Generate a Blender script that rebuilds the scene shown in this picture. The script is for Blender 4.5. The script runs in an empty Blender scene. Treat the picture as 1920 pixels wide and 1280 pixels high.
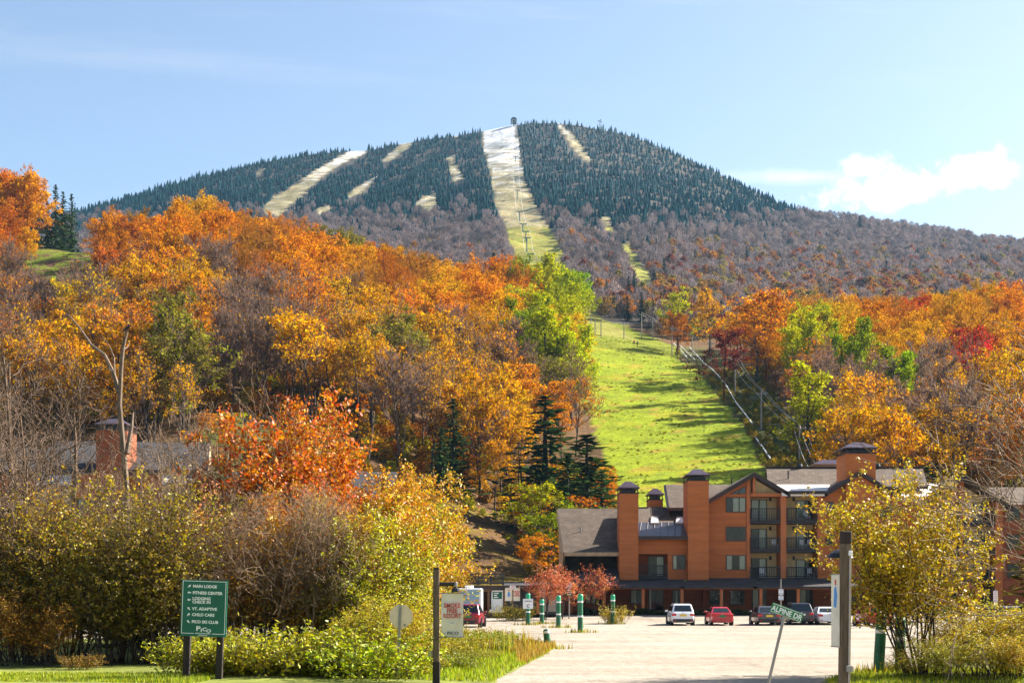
import bpy, bmesh, math, random
import numpy as np
from mathutils import Vector, Matrix

# ------------------------------------------------------------------ camera, sky, sun, exposure
scene = bpy.context.scene
COL = scene.collection
F, HR, CZ = 2667.0, 1110.0, 2.6        # focal length in photo pixels, horizon row, eye height (m)
SUN_AZ, SUN_EL = math.radians(66), math.radians(36)

cam_d = bpy.data.cameras.new('camera')
cam = bpy.data.objects.new('camera', cam_d); COL.objects.link(cam)
cam.location = (0, 0, CZ); cam.rotation_euler = (math.radians(90), 0, 0)
cam_d.sensor_width = 36; cam_d.lens = F / 1920 * 36
cam_d.shift_y = (HR - 640) / 1920
cam_d.clip_start = 0.2; cam_d.clip_end = 9000
scene.camera = cam

scene.view_settings.view_transform = 'Standard'
scene.view_settings.look = 'None'
scene.view_settings.gamma = 1
scene.view_settings.use_curve_mapping = False
scene.view_settings.exposure = 1.88
scene.render.engine = 'CYCLES'
cy = scene.cycles
cy.use_denoising = True
cy.max_bounces = 7; cy.diffuse_bounces = 2; cy.glossy_bounces = 3; cy.transmission_bounces = 4
cy.transparent_max_bounces = 8; cy.volume_bounces = 1
cy.use_adaptive_sampling = True; cy.adaptive_threshold = 0.015
cy.sample_clamp_indirect = 6
cy.caustics_reflective = False; cy.caustics_refractive = False

world = bpy.data.worlds.new('World'); scene.world = world
world.use_nodes = True


class NT:
    """small helper for node trees"""
    def __init__(s, tree): s.t = tree; s.n = tree.nodes; s.l = tree.links
    def node(s, typ, ins=None, **kw):
        nd = s.n.new(typ)
        for k, v in kw.items(): setattr(nd, k, v)
        if ins:
            for k, v in ins.items():
                sock = nd.inputs[k]
                if hasattr(v, 'is_output') or isinstance(v, bpy.types.NodeSocket): s.l.new(v, sock)
                else: sock.default_value = v
        return nd
    def math(s, op, a, b=0.0, clamp=False, c=None):
        ins = {0: a, 1: b}
        if c is not None: ins[2] = c
        return s.node('ShaderNodeMath', ins, operation=op, use_clamp=clamp).outputs[0]
    def mix(s, fac, a, b, blend='MIX'):
        nd = s.node('ShaderNodeMix', {0: fac, 6: a, 7: b}, data_type='RGBA', blend_type=blend)
        return nd.outputs[2]
    def noise(s, vec, scale, detail=3, rough=0.55, out='Fac'):
        ins = {'Scale': scale, 'Detail': detail, 'Roughness': rough}
        if vec is not None: ins['Vector'] = vec
        return s.node('ShaderNodeTexNoise', ins).outputs[out]
    def smooth(s, x, lo, hi, a=0.0, b=1.0):
        return s.node('ShaderNodeMapRange', {0: x, 1: lo, 2: hi, 3: a, 4: b}, interpolation_type='SMOOTHSTEP').outputs[0]


def build_world():
    W = NT(world.node_tree); W.n.clear()
    sky = W.node('ShaderNodeTexSky', sky_type='NISHITA')
    sky.sun_disc = False
    sky.sun_elevation = SUN_EL; sky.sun_rotation = SUN_AZ
    sky.altitude = 600; sky.air_density = 1.0; sky.dust_density = 2.2; sky.ozone_density = 0.3
    tc = W.node('ShaderNodeTexCoord')
    sep = W.node('ShaderNodeSeparateXYZ', {0: tc.outputs['Generated']})
    x, y, z = sep.outputs
    yy = W.math('MAXIMUM', y, 0.05)
    u = W.math('DIVIDE', x, yy); v = W.math('DIVIDE', z, yy)
    vec = W.node('ShaderNodeCombineXYZ', {0: u, 1: v, 2: 0.0}).outputs[0]
    front = W.smooth(y, 0.2, 0.5)
    # fair-weather cloud standing to the right of the mountain
    n1 = W.noise(vec, 21, 10, 0.66); n2 = W.noise(vec, 60, 6, 0.65)
    def blob(cu, cv, ru, rv):
        a = W.math('DIVIDE', W.math('SUBTRACT', u, cu), ru)
        b = W.math('DIVIDE', W.math('SUBTRACT', v, cv), rv)
        d = W.math('SQRT', W.math('ADD', W.math('MULTIPLY', a, a), W.math('MULTIPLY', b, b)))
        return W.math('SUBTRACT', 1.0, d)
    b = W.math('MAXIMUM', blob(0.275, 0.2845, 0.062, 0.0175), blob(0.323, 0.2935, 0.034, 0.0165))
    b = W.math('MAXIMUM', b, blob(0.249, 0.298, 0.022, 0.012))
    m = W.math('ADD', b, W.math('MULTIPLY', W.math('SUBTRACT', n1, 0.5), 3.0))
    m = W.math('ADD', m, W.math('MULTIPLY', W.math('SUBTRACT', n2, 0.5), 1.3))
    m = W.smooth(m, 0.0, 0.9)
    b2 = W.smooth(W.math('ADD', blob(0.20, 0.292, 0.06, 0.008), W.math('MULTIPLY', W.math('SUBTRACT', n1, 0.5), 1.6)), 0.0, 1.0, 0.0, 0.45)
    # thin high streaks
    sv = W.node('ShaderNodeCombineXYZ', {0: W.math('MULTIPLY', u, 3.0), 1: W.math('MULTIPLY', W.math('ADD', v, W.math('MULTIPLY', u, 0.05)), 30.0), 2: 3.3}).outputs[0]
    n3 = W.noise(sv, 1.0, 5, 0.55)
    st = W.smooth(n3, 0.48, 0.78, 0.0, 0.36)
    st = W.math('MULTIPLY', st, W.smooth(v, 0.33, 0.40))
    mask = W.math('MAXIMUM', W.math('MAXIMUM', m, b2), st)
    mask = W.math('MULTIPLY', mask, front, clamp=True)
    lum = W.node('ShaderNodeRGBToBW', {0: sky.outputs[0]}).outputs[0]
    cl = W.node('ShaderNodeCombineColor', {0: W.math('MULTIPLY', lum, 1.75), 1: W.math('MULTIPLY', lum, 1.78), 2: W.math('MULTIPLY', lum, 1.85)}).outputs[0]
    c = W.mix(mask, sky.outputs[0], cl)
    bg = W.node('ShaderNodeBackground', {0: c, 1: 0.060})
    out = W.node('ShaderNodeOutputWorld')
    W.l.new(bg.outputs[0], out.inputs[0])
build_world()

sun_d = bpy.data.lights.new('sun', 'SUN')
sun_d.energy = 5.0; sun_d.angle = math.radians(0.5); sun_d.color = (1.0, 0.93, 0.82)
sun = bpy.data.objects.new('sun', sun_d); COL.objects.link(sun)
SUN_DIR = Vector((math.sin(SUN_AZ) * math.cos(SUN_EL), math.cos(SUN_AZ) * math.cos(SUN_EL), math.sin(SUN_EL)))
sun.rotation_euler = (-SUN_DIR).to_track_quat('-Z', 'Y').to_euler()
sun.location = (120, 40, 200)

R = np.random.default_rng(11)
rnd = random.Random(5)

# ------------------------------------------------------------------ naming helpers
THINGS = []      # (object, px) for the label pass


def wx(px, y): return (px - 960.0) / F * y
def wz(row, y): return CZ + (HR - row) / F * y
def P(px, row, y): return Vector((wx(px, y), y, wz(row, y)))
def to_px(x, y, z): return 960 + F * x / y, HR - F * (z - CZ) / y


def reg(o, label, cat, group=None):
    o['label'] = label; o['category'] = cat
    if group: o['group'] = group
    THINGS.append(o)
    return o


def empty(name, loc, label, cat, group=None, rotz=0.0):
    o = bpy.data.objects.new(name, None); COL.objects.link(o)
    o.location = loc; o.rotation_euler = (0, 0, rotz); o.empty_display_size = 0.3
    return reg(o, label, cat, group)


def link(name, mesh, parent=None, loc=None, rot=None, scale=None):
    o = bpy.data.objects.new(name, mesh); COL.objects.link(o)
    if parent is not None: o.parent = parent
    if loc is not None: o.location = loc
    if rot is not None: o.rotation_euler = rot
    if scale is not None: o.scale = scale
    return o


def structure(o, label):
    o['kind'] = 'structure'; o['label'] = label
    return o


def stuff(o, label=None):
    o['kind'] = 'stuff'
    if label: o['label'] = label
    return o


class MB:
    """collects polygons, builds ONE mesh object"""
    def __init__(s): s.v = []; s.f = []
    def add(s, verts, faces):
        b = len(s.v); s.v += [tuple(p) for p in verts]; s.f += [tuple(i + b for i in f) for f in faces]; return s
    def box(s, x0, x1, y0, y1, z0, z1):
        return s.add([(x0, y0, z0), (x1, y0, z0), (x1, y1, z0), (x0, y1, z0), (x0, y0, z1), (x1, y0, z1), (x1, y1, z1), (x0, y1, z1)],
                     [(3, 2, 1, 0), (4, 5, 6, 7), (0, 1, 5, 4), (1, 2, 6, 5), (2, 3, 7, 6), (3, 0, 4, 7)])
    def prism_xz(s, poly, y0, y1):
        """polygon in the xz plane given counter-clockwise as seen from -y, extruded to y1"""
        n = len(poly)
        v = [(x, y0, z) for x, z in poly] + [(x, y1, z) for x, z in poly]
        f = [tuple(range(n)), tuple(reversed(range(n, 2 * n)))]
        f += [(i, n + i, n + (i + 1) % n, (i + 1) % n) for i in range(n)]
        return s.add(v, f)
    def slab(s, a, b, c, d, t):
        """quad a b c d (top side) thickened downward by t"""
        top = [Vector(p) for p in (a, b, c, d)]
        bot = [p - Vector((0, 0, t)) for p in top]
        return s.add(top + bot, [(0, 1, 2, 3), (7, 6, 5, 4), (0, 4, 5, 1), (1, 5, 6, 2), (2, 6, 7, 3), (3, 7, 4, 0)])
    def tube(s, pts, rad, n=8, cap=True):
        pts = [Vector(p) for p in pts]
        if not hasattr(rad, '__len__'): rad = [rad] * len(pts)
        rings = []
        for i, p in enumerate(pts):
            d = (pts[min(i + 1, len(pts) - 1)] - pts[max(i - 1, 0)]).normalized()
            ref = Vector((0, 0, 1)) if abs(d.z) < 0.9 else Vector((1, 0, 0))
            u = d.cross(ref).normalized(); w = d.cross(u)
            rings.append([p + (u * math.cos(2 * math.pi * k / n) + w * math.sin(2 * math.pi * k / n)) * rad[i] for k in range(n)])
        v = [q for r_ in rings for q in r_]
        f = [(i * n + k, i * n + (k + 1) % n, (i + 1) * n + (k + 1) % n, (i + 1) * n + k) for i in range(len(pts) - 1) for k in range(n)]
        if cap:
            f.append(tuple(reversed(range(n)))); f.append(tuple(range((len(pts) - 1) * n, len(pts) * n)))
        return s.add(v, f)
    def lathe(s, prof, n=16, cx=0, cy=0):
        """prof: list of (r, z)"""
        v = [(cx + r_ * math.cos(2 * math.pi * k / n), cy + r_ * math.sin(2 * math.pi * k / n), z) for r_, z in prof for k in range(n)]
        f = [(i * n + k, i * n + (k + 1) % n, (i + 1) * n + (k + 1) % n, (i + 1) * n + k) for i in range(len(prof) - 1) for k in range(n)]
        return s.add(v, f)
    def mesh(s, name, mat, bevel=0):
        me = bpy.data.meshes.new(name)
        me.from_pydata(s.v, [], s.f); me.update()
        bm = bmesh.new(); bm.from_mesh(me)
        bmesh.ops.recalc_face_normals(bm, faces=bm.faces)
        if bevel: bmesh.ops.bevel(bm, geom=list(bm.edges), offset=bevel, segments=1, affect='EDGES', clamp_overlap=True)
        bm.to_mesh(me); bm.free()
        if mat: me.materials.append(mat)
        return me
    def build(s, name, mat, parent=None, bevel=0, rel=None):
        """vertices are world positions; rel = world location of the parent"""
        if rel is not None:
            r = Vector(rel); s.v = [tuple(Vector(p) - r) for p in s.v]
        return link(name, s.mesh(name, mat, bevel), parent)


def np_mesh(name, verts, quads=None, tris=None, mat=None, fattr=None, smooth=False):
    me = bpy.data.meshes.new(name)
    verts = np.asarray(verts, np.float32)
    nq = 0 if quads is None else len(quads); nt = 0 if tris is None else len(tris)
    me.vertices.add(len(verts)); me.vertices.foreach_set('co', verts.ravel())
    li = []
    if nq: li.append(np.asarray(quads, np.int32).ravel())
    if nt: li.append(np.asarray(tris, np.int32).ravel())
    li = np.concatenate(li)
    me.loops.add(len(li)); me.loops.foreach_set('vertex_index', li)
    me.polygons.add(nq + nt)
    st = np.concatenate([np.arange(nq) * 4, nq * 4 + np.arange(nt) * 3]).astype(np.int32)
    me.polygons.foreach_set('loop_start', st)
    if smooth: me.polygons.foreach_set('use_smooth', np.ones(nq + nt, bool))
    me.update(calc_edges=True)
    if fattr is not None:
        for k, arr in fattr.items():
            a = me.attributes.new(k, 'FLOAT', 'FACE'); a.data.foreach_set('value', np.asarray(arr, np.float32))
    if mat: me.materials.append(mat)
    return me


# ------------------------------------------------------------------ materials
MATS = {}


def new_mat(name):
    m = bpy.data.materials.new(name); m.use_nodes = True
    N = NT(m.node_tree); N.n.clear()
    out = N.node('ShaderNodeOutputMaterial')
    return m, N, out


def mat(name, col, rough=0.75, var=0.15, scale=3.0, bump=0.0, bscale=20.0, metal=0.0, spec=0.4, coat=0.0, stretch=None):
    if name in MATS: return MATS[name]
    m, N, out = new_mat(name)
    tc = N.node('ShaderNodeTexCoord').outputs['Object']
    if stretch: tc = N.node('ShaderNodeMapping', {0: tc, 3: stretch}).outputs[0]
    n = N.noise(tc, scale, 5, 0.6)
    f = N.smooth(n, 0.25, 0.75, 1 - var, 1 + var)
    c = N.mix(1.0, (*col, 1), N.node('ShaderNodeCombineColor', {0: f, 1: f, 2: f}).outputs[0], 'MULTIPLY')
    b = N.node('ShaderNodeBsdfPrincipled', {'Base Color': c, 'Roughness': rough, 'Metallic': metal, 'Specular IOR Level': spec, 'Coat Weight': coat})
    if bump:
        h = N.noise(tc, bscale, 4, 0.65)
        bp = N.node('ShaderNodeBump', {'Strength': bump, 'Distance': 0.05, 'Height': h})
        N.l.new(bp.outputs[0], b.inputs['Normal'])
    N.l.new(b.outputs[0], out.inputs[0])
    MATS[name] = m
    return m


def leaf_mat(name, inst=False, trans=0.36, hue=0.05, val=(0.40, 1.12), gloss=False):
    m, N, out = new_mat(name)
    if inst: base = N.node('ShaderNodeAttribute', attribute_name='col', attribute_type='INSTANCER').outputs['Color']
    else: base = N.node('ShaderNodeObjectInfo').outputs['Color']
    t = N.node('ShaderNodeAttribute', attribute_name='tint', attribute_type='GEOMETRY').outputs['Fac']
    h = N.smooth(t, 0, 1, 0.5 - hue, 0.5 + hue)
    t2 = N.math('FRACT', N.math('MULTIPLY', t, 7.31))
    v = N.smooth(t2, 0, 1, val[0], val[1])
    c = N.node('ShaderNodeHueSaturation', {'Hue': h, 'Saturation': 1.0, 'Value': v, 'Color': base}).outputs[0]
    if gloss: d = N.node('ShaderNodeBsdfPrincipled', {'Base Color': c, 'Roughness': 0.5, 'Specular IOR Level': 0.4})
    else: d = N.node('ShaderNodeBsdfDiffuse', {'Color': c})
    tr = N.node('ShaderNodeBsdfTranslucent', {'Color': c})
    mx = N.node('ShaderNodeMixShader', {0: trans, 1: d.outputs[0], 2: tr.outputs[0]})
    N.l.new(mx.outputs[0], out.inputs[0])
    return m


M_LEAF = leaf_mat('autumn_leaf', hue=0.022)
M_LEAF_NEAR = leaf_mat('near_leaf', hue=0.03, val=(0.38, 1.12), gloss=True)
M_LEAF_FAR = leaf_mat('far_leaf', inst=True, hue=0.015)
M_NEEDLE = leaf_mat('spruce_needle', trans=0.15, hue=0.02)
M_BARK = mat('dark_bark', (0.042, 0.030, 0.023), 0.9, 0.35, 4, stretch=(3, 3, 0.6))
M_BARK_PALE = mat('pale_bark', (0.185, 0.12, 0.07), 0.85, 0.35, 3, stretch=(3, 3, 0.8))
M_BARK_GREY = mat('grey_bark', (0.11, 0.068, 0.042), 0.9, 0.3, 3, stretch=(3, 3, 0.8))
M_BARK_BROWN = mat('brown_bark', (0.085, 0.053, 0.034), 0.9, 0.4, 3, stretch=(3, 3, 0.8))
M_SNAG = mat('weathered_wood', (0.15, 0.105, 0.07), 0.85, 0.45, 3, 0.6, 9, stretch=(3, 3, 0.5))


def siding_mat(name, col, pitch=0.16, dirt=0.25):
    m, N, out = new_mat(name)
    pos = N.node('ShaderNodeNewGeometry').outputs['Position']
    z = N.node('ShaderNodeSeparateXYZ', {0: pos}).outputs[2]
    fr = N.math('FRACT', N.math('DIVIDE', z, pitch))
    line = N.smooth(fr, 0.0, 0.16)
    n = N.noise(N.node('ShaderNodeMapping', {0: pos, 3: (0.5, 0.5, 2.4)}).outputs[0], 1.2, 5, 0.65)
    board = N.node('ShaderNodeTexWhiteNoise', {1: N.math('FLOOR', N.math('DIVIDE', z, pitch))}, noise_dimensions='1D').outputs[0]
    f = N.math('MULTIPLY', N.smooth(n, 0.25, 0.75, 1 - dirt, 1 + dirt * 0.6), N.smooth(board, 0, 1, 0.93, 1.06))
    f = N.math('MULTIPLY', f, N.smooth(line, 0, 1, 0.92, 1.0))
    c = N.mix(1.0, (*col, 1), N.node('ShaderNodeCombineColor', {0: f, 1: f, 2: f}).outputs[0], 'MULTIPLY')
    b = N.node('ShaderNodeBsdfPrincipled', {'Base Color': c, 'Roughness': 0.8, 'Specular IOR Level': 0.3})
    bp = N.node('ShaderNodeBump', {'Strength': 0.7, 'Distance': 0.02, 'Height': N.math('MULTIPLY', fr, -1.0)})
    N.l.new(bp.outputs[0], b.inputs['Normal']); N.l.new(b.outputs[0], out.inputs[0])
    return m


def shingle_mat(name, c1, c2, c3):
    m, N, out = new_mat(name)
    pos = N.node('ShaderNodeNewGeometry').outputs['Position']
    s = N.node('ShaderNodeSeparateXYZ', {0: pos}).outputs
    vec = N.node('ShaderNodeCombineXYZ', {0: N.math('ADD', s[0], N.math('MULTIPLY', s[1], 0.37)), 1: N.math('MULTIPLY', s[2], 1.6), 2: 0.0}).outputs[0]
    br = N.node('ShaderNodeTexBrick', {'Vector': vec, 'Color1': (*c1, 1), 'Color2': (*c2, 1), 'Mortar': (*c3, 1), 'Scale': 1.0,
                                       'Mortar Size': 0.012, 'Bias': 0.0, 'Brick Width': 0.36, 'Row Height': 0.2})
    n = N.noise(pos, 0.7, 5, 0.65)
    f = N.smooth(n, 0.25, 0.75, 0.75, 1.22)
    c = N.mix(1.0, br.outputs[0], N.node('ShaderNodeCombineColor', {0: f, 1: f, 2: f}).outputs[0], 'MULTIPLY')
    b = N.node('ShaderNodeBsdfPrincipled', {'Base Color': c, 'Roughness': 0.9, 'Specular IOR Level': 0.25})
    bp = N.node('ShaderNodeBump', {'Strength': 0.6, 'Distance': 0.02, 'Height': br.outputs[1]})
    bp.invert = True
    N.l.new(bp.outputs[0], b.inputs['Normal']); N.l.new(b.outputs[0], out.inputs[0])
    return m


def glass_mat(name, tint, refl=0.12):
    m, N, out = new_mat(name)
    g = N.node('ShaderNodeBsdfGlossy', {'Color': (0.55, 0.58, 0.6, 1), 'Roughness': 0.03})
    t = N.node('ShaderNodeBsdfTransparent', {'Color': (*tint, 1)})
    fr = N.node('ShaderNodeFresnel', {'IOR': 1.5}).outputs[0]
    mx = N.node('ShaderNodeMixShader', {0: N.math('ADD', fr, refl, clamp=True), 1: t.outputs[0], 2: g.outputs[0]})
    N.l.new(mx.outputs[0], out.inputs[0])
    return m


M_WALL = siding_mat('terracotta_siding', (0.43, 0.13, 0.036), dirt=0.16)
M_WALL_DK = siding_mat('shaded_red_siding', (0.27, 0.078, 0.03))  # darker copy of the terracotta siding, shade put into its colour
M_TRIM = mat('terracotta_trim', (0.42, 0.132, 0.043), 0.7, 0.12, 2)
M_STUCCO = mat('tan_stucco', (0.66, 0.50, 0.26), 0.9, 0.12, 1.5, 0.15, 60)
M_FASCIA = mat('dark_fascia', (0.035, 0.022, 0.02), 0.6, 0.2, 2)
M_TAN = mat('tan_fascia', (0.46, 0.31, 0.17), 0.75, 0.18, 2)
M_SHINGLE = shingle_mat('brown_shingle', (0.125, 0.092, 0.067), (0.088, 0.064, 0.048), (0.045, 0.034, 0.027))
M_SHINGLE_DK = shingle_mat('dark_shingle', (0.062, 0.055, 0.055), (0.045, 0.04, 0.042), (0.02, 0.018, 0.018))
M_SEAM = mat('standing_seam_metal', (0.085, 0.08, 0.09), 0.35, 0.2, 1.2, metal=0.6)
M_CAP = mat('purple_brown_metal', (0.09, 0.06, 0.075), 0.4, 0.2, 2, metal=0.5)
M_WHITEROOF = mat('white_membrane', (0.72, 0.66, 0.6), 0.7, 0.12, 1.0)
M_RAIL = mat('black_railing', (0.018, 0.014, 0.016), 0.55, 0.2, 3)
M_FRAME = mat('bronze_window_frame', (0.06, 0.035, 0.025), 0.5, 0.15, 3)
M_GLASS = glass_mat('window_glass', (0.93, 0.96, 0.94), 0.0)
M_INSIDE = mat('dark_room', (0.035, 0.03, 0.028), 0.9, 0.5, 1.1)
M_CURTAIN = mat('cream_curtain', (0.62, 0.6, 0.5), 0.9, 0.25, 6, stretch=(6, 6, 0.2))
M_CONC = mat('concrete', (0.40, 0.38, 0.36), 0.9, 0.15, 2, 0.2, 30)
M_LOG = siding_mat('dark_log_siding', (0.04, 0.038, 0.042), 0.24, 0.3)
M_WOODBR = mat('brown_timber', (0.16, 0.075, 0.04), 0.85, 0.3, 3, stretch=(1, 1, 4))
M_GREEN = mat('green_paint', (0.012, 0.115, 0.05), 0.5, 0.25, 2, 0.1, 30)
M_GREENDK = mat('sign_green', (0.0, 0.105, 0.062), 0.45, 0.12, 2)
M_STGREEN = mat('street_sign_green', (0.015, 0.20, 0.06), 0.4, 0.1, 2)
M_WHITE = mat('white_paint', (0.8, 0.8, 0.78), 0.55, 0.06, 2)
M_PLATEW = mat('white_lettering', (0.85, 0.85, 0.83), 0.5, 0.03, 2)
M_REDINK = mat('red_lettering', (0.50, 0.05, 0.035), 0.6, 0.1, 2)
M_DKINK = mat('dark_lettering', (0.03, 0.06, 0.06), 0.6, 0.1, 2)
M_BLUEINK = mat('blue_print', (0.08, 0.25, 0.6), 0.6, 0.1, 2)
M_BANNER = mat('cream_banner_cloth', (0.62, 0.58, 0.47), 0.85, 0.18, 1.6)
M_ALU = mat('bare_aluminium_back', (0.72, 0.58, 0.40), 0.55, 0.12, 2, metal=0.0)
M_STEEL = mat('galvanised_steel', (0.28, 0.26, 0.23), 0.5, 0.2, 4, metal=0.5)
M_POST = mat('weathered_post', (0.12, 0.085, 0.052), 0.85, 0.4, 4, 0.5, 14, stretch=(4, 4, 0.5))
M_POSTDK = mat('black_brown_post', (0.03, 0.02, 0.015), 0.85, 0.4, 4, 0.4, 14, stretch=(4, 4, 0.5))
M_BLACK = mat('black_metal', (0.015, 0.014, 0.016), 0.45, 0.2, 3)
M_TYRE = mat('tyre_rubber', (0.018, 0.018, 0.018), 0.85, 0.2, 8)
M_RIM = mat('alloy_rim', (0.38, 0.38, 0.39), 0.35, 0.1, 5, metal=0.8)
M_PLASTIC = mat('black_plastic', (0.025, 0.025, 0.027), 0.6, 0.15, 5)
M_TAIL = mat('red_tail_lamp', (0.55, 0.012, 0.012), 0.2, 0.1, 8, spec=0.6)
M_CARGLASS = mat('car_glass', (0.012, 0.016, 0.018), 0.06, 0.1, 2, spec=0.8)
M_SIGNRED = mat('sign_red', (0.6, 0.03, 0.03), 0.5, 0.1, 2)
M_YELLOW = mat('yellow_plate', (0.75, 0.5, 0.05), 0.5, 0.1, 3)
M_WIRE = mat('glint_wire', (0.55, 0.52, 0.5), 0.4, 0.1, 3, metal=0.3)  # pale tone stands for sun glint on the wires
M_POLE = mat('grey_utility_pole', (0.36, 0.31, 0.28), 0.8, 0.25, 2, stretch=(3, 3, 0.3))
M_TOWER = mat('green_lift_steel', (0.05, 0.13, 0.13), 0.6, 0.2, 2)
M_PIPE = mat('white_snowmaking_pipe', (0.78, 0.74, 0.7), 0.5, 0.12, 2)


def paint(name, col): return mat(name, col, 0.28, 0.05, 1.5, coat=0.6, spec=0.5)


# ------------------------------------------------------------------ terrain
def interp_rows(pts, px):
    p = np.array(pts, float); return np.interp(px, p[:, 0], p[:, 1])


GPX = np.arange(-1400, 3360, 20.0)
SKY = [(-1400, 700), (-400, 520), (-100, 455), (0, 430), (160, 394), (250, 368), (330, 344), (420, 319), (500, 302), (580, 288), (665, 281), (690, 283),
       (760, 266), (850, 254), (900, 247), (935, 237), (962, 233), (985, 230), (1050, 229), (1120, 240), (1180, 252), (1250, 280), (1320, 311),
       (1400, 352), (1450, 375), (1500, 396), (1560, 406), (1620, 414), (1700, 427), (1800, 442), (1920, 459), (2100, 490), (2400, 545), (3360, 720)]
ROWV = [(-1400, 700), (0, 570), (600, 562), (1000, 600), (1090, 594), (1130, 598), (1450, 622), (1900, 598), (3360, 720)]
LINES = [
    (160, [(-1400, 1120), (0, 1110), (400, 1105), (900, 1100), (1010, 1100), (1130, 1128), (3360, 1130)]),
    (190, [(-1400, 1000), (0, 960), (400, 900), (600, 930), (870, 1000), (1000, 1045), (1130, 1040), (1450, 1040), (3360, 1045)]),
    (230, [(-1400, 900), (0, 830), (380, 778), (420, 784), (500, 800), (600, 834), (700, 864), (870, 930), (950, 960), (1050, 965), (1150, 940), (1450, 935), (1900, 935), (3360, 960)]),
    (300, [(-1400, 800), (0, 690), (400, 645), (600, 684), (870, 780), (1000, 820), (1080, 822), (1250, 822), (1450, 828), (1900, 815), (3360, 860)]),
    (380, [(-1400, 720), (0, 530), (90, 518), (190, 530), (400, 535), (600, 575), (870, 662), (1000, 705), (1080, 722), (1250, 722), (1450, 730), (1900, 718), (3360, 800)]),
    (420, [(-1400, 700), (0, 482), (90, 466), (190, 474), (400, 508), (600, 556), (870, 632), (1000, 668), (1080, 678), (1250, 690), (1450, 695), (1900, 680), (3360, 770)]),
    (480, [(-1400, 690), (0, 470), (100, 472), (190, 504), (260, 488), (350, 464), (450, 484), (600, 522), (700, 545), (800, 572), (900, 592), (1000, 612), (1060, 624),
           (1090, 627), (1200, 645), (1300, 662), (1450, 660), (1600, 652), (1750, 645), (1900, 630), (3360, 740)]),
    (560, [(-1400, 700), (0, 530), (350, 500), (600, 556), (900, 612), (1060, 622), (1090, 620), (1200, 642), (1300, 652), (1450, 655), (1900, 634), (3360, 730)]),
]


def build_height():
    ys, zs = [], []
    for y in (100, 112): ys.append(y); zs.append(np.zeros_like(GPX))
    for y, z in ((122, 0.25), (131, 0.5), (148, 0.6)): ys.append(y); zs.append(np.full_like(GPX, z))
    for y, pts in LINES: ys.append(y); zs.append(wz(interp_rows(pts, GPX), y))
    rv, sk = interp_rows(ROWV, GPX), interp_rows(SKY, GPX)
    for y in (650, 800, 1000, 1200, 1400, 1600, 1750, 1850, 1900):
        t = (y - 650) / 1250.0
        ys.append(y); zs.append(wz(rv + (sk - rv) * (t * 0.9 + 0.1 * t * t), y))
    ztop = wz(sk, 1900)
    for y, k in ((1950, -6), (2050, -40), (2300, -190), (2700, -420)): ys.append(y); zs.append(ztop + k)
    ys = np.array(ys, float); zs = np.array(zs)
    yy = np.concatenate([np.arange(100, 600, 5.0), np.arange(600, 2700, 12.0)])
    tab = np.empty((len(yy), len(GPX)))
    for i in range(len(GPX)): tab[:, i] = np.interp(yy, ys, zs[:, i])
    # soften the creases (not across the summit line)
    for _ in range(5):
        t2 = tab.copy()
        t2[1:-1] = (tab[:-2] + 2 * tab[1:-1] + tab[2:]) / 4
        keep = (yy > 1840) & (yy < 1960) | (yy < 150)
        t2[keep] = tab[keep]; tab = t2
    for _ in range(2): tab[:, 1:-1] = (tab[:, :-2] + 2 * tab[:, 1:-1] + tab[:, 2:]) / 4
    return yy, tab


HY, HT = build_height()
_ph = R.uniform(0, 6.28, (14, 2)); _dr = R.uniform(0, 6.28, 14)


def wob(x, y, wl):
    """smooth pseudo noise, roughly -1..1"""
    s = 0
    for i in range(7):
        k = 2 * math.pi / (wl * (0.6 + 0.25 * i))
        s = s + np.sin(k * (x * math.cos(_dr[i]) + y * math.sin(_dr[i])) + _ph[i, 0]) / (1 + 0.3 * i)
    return s / 3.2


def height(x, y):
    x = np.asarray(x, float); y = np.asarray(y, float)
    px = 960 + F * x / np.maximum(y, 20)
    yi = np.interp(y, HY, np.arange(len(HY))); xi = np.clip((px - GPX[0]) / 20.0, 0, len(GPX) - 1.001)
    y0 = np.clip(yi.astype(int), 0, len(HY) - 2); x0 = xi.astype(int)
    fy, fx = yi - y0, xi - x0
    z = (HT[y0, x0] * (1 - fx) + HT[y0, x0 + 1] * fx) * (1 - fy) + (HT[y0 + 1, x0] * (1 - fx) + HT[y0 + 1, x0 + 1] * fx) * fy
    amp = np.clip((y - 160) / 120, 0, 1) * 0.9 + np.clip((y - 600) / 500, 0, 1) * 4.0
    amp = amp * np.where((y > 1780), np.clip((1900 - y) / 120, 0.12, 1), 1)
    return z + amp * wob(x, y, 55) * np.where(y > 600, 1, 0.9)


# lowest visible row of the ground for every column, and a pixel -> ground lookup
VY = np.concatenate([np.arange(105, 600, 2.0), np.arange(600, 1960, 5.0)])
VPX = np.arange(-600, 2520, 10.0)
_gx = (VPX[None, :] - 960) / F * VY[:, None]
VROW = HR - F * (height(_gx, np.repeat(VY[:, None], len(VPX), 1)) - CZ) / VY[:, None]
VMIN = np.minimum.accumulate(VROW, 0)


def ground_y(px, row, ymin=105.0):
    i = int(np.clip((px - VPX[0]) / 10, 0, len(VPX) - 1))
    ok = np.where((VROW[:, i] <= row) & (VY >= ymin))[0]
    return float(VY[ok[0]]) if len(ok) else 1890.0


def ground_pt(px, row, ymin=105.0):
    y = ground_y(px, row, ymin); x = wx(px, y)
    return Vector((x, y, float(height(x, y))))


def vis_row(px, y):
    """smallest ground row in front of depth y at column px"""
    i = np.clip(((np.asarray(px) - VPX[0]) / 10).astype(int), 0, len(VPX) - 1)
    j = np.clip(np.searchsorted(VY, np.asarray(y) - 4) - 1, 0, len(VY) - 1)
    return VMIN[j, i]


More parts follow.
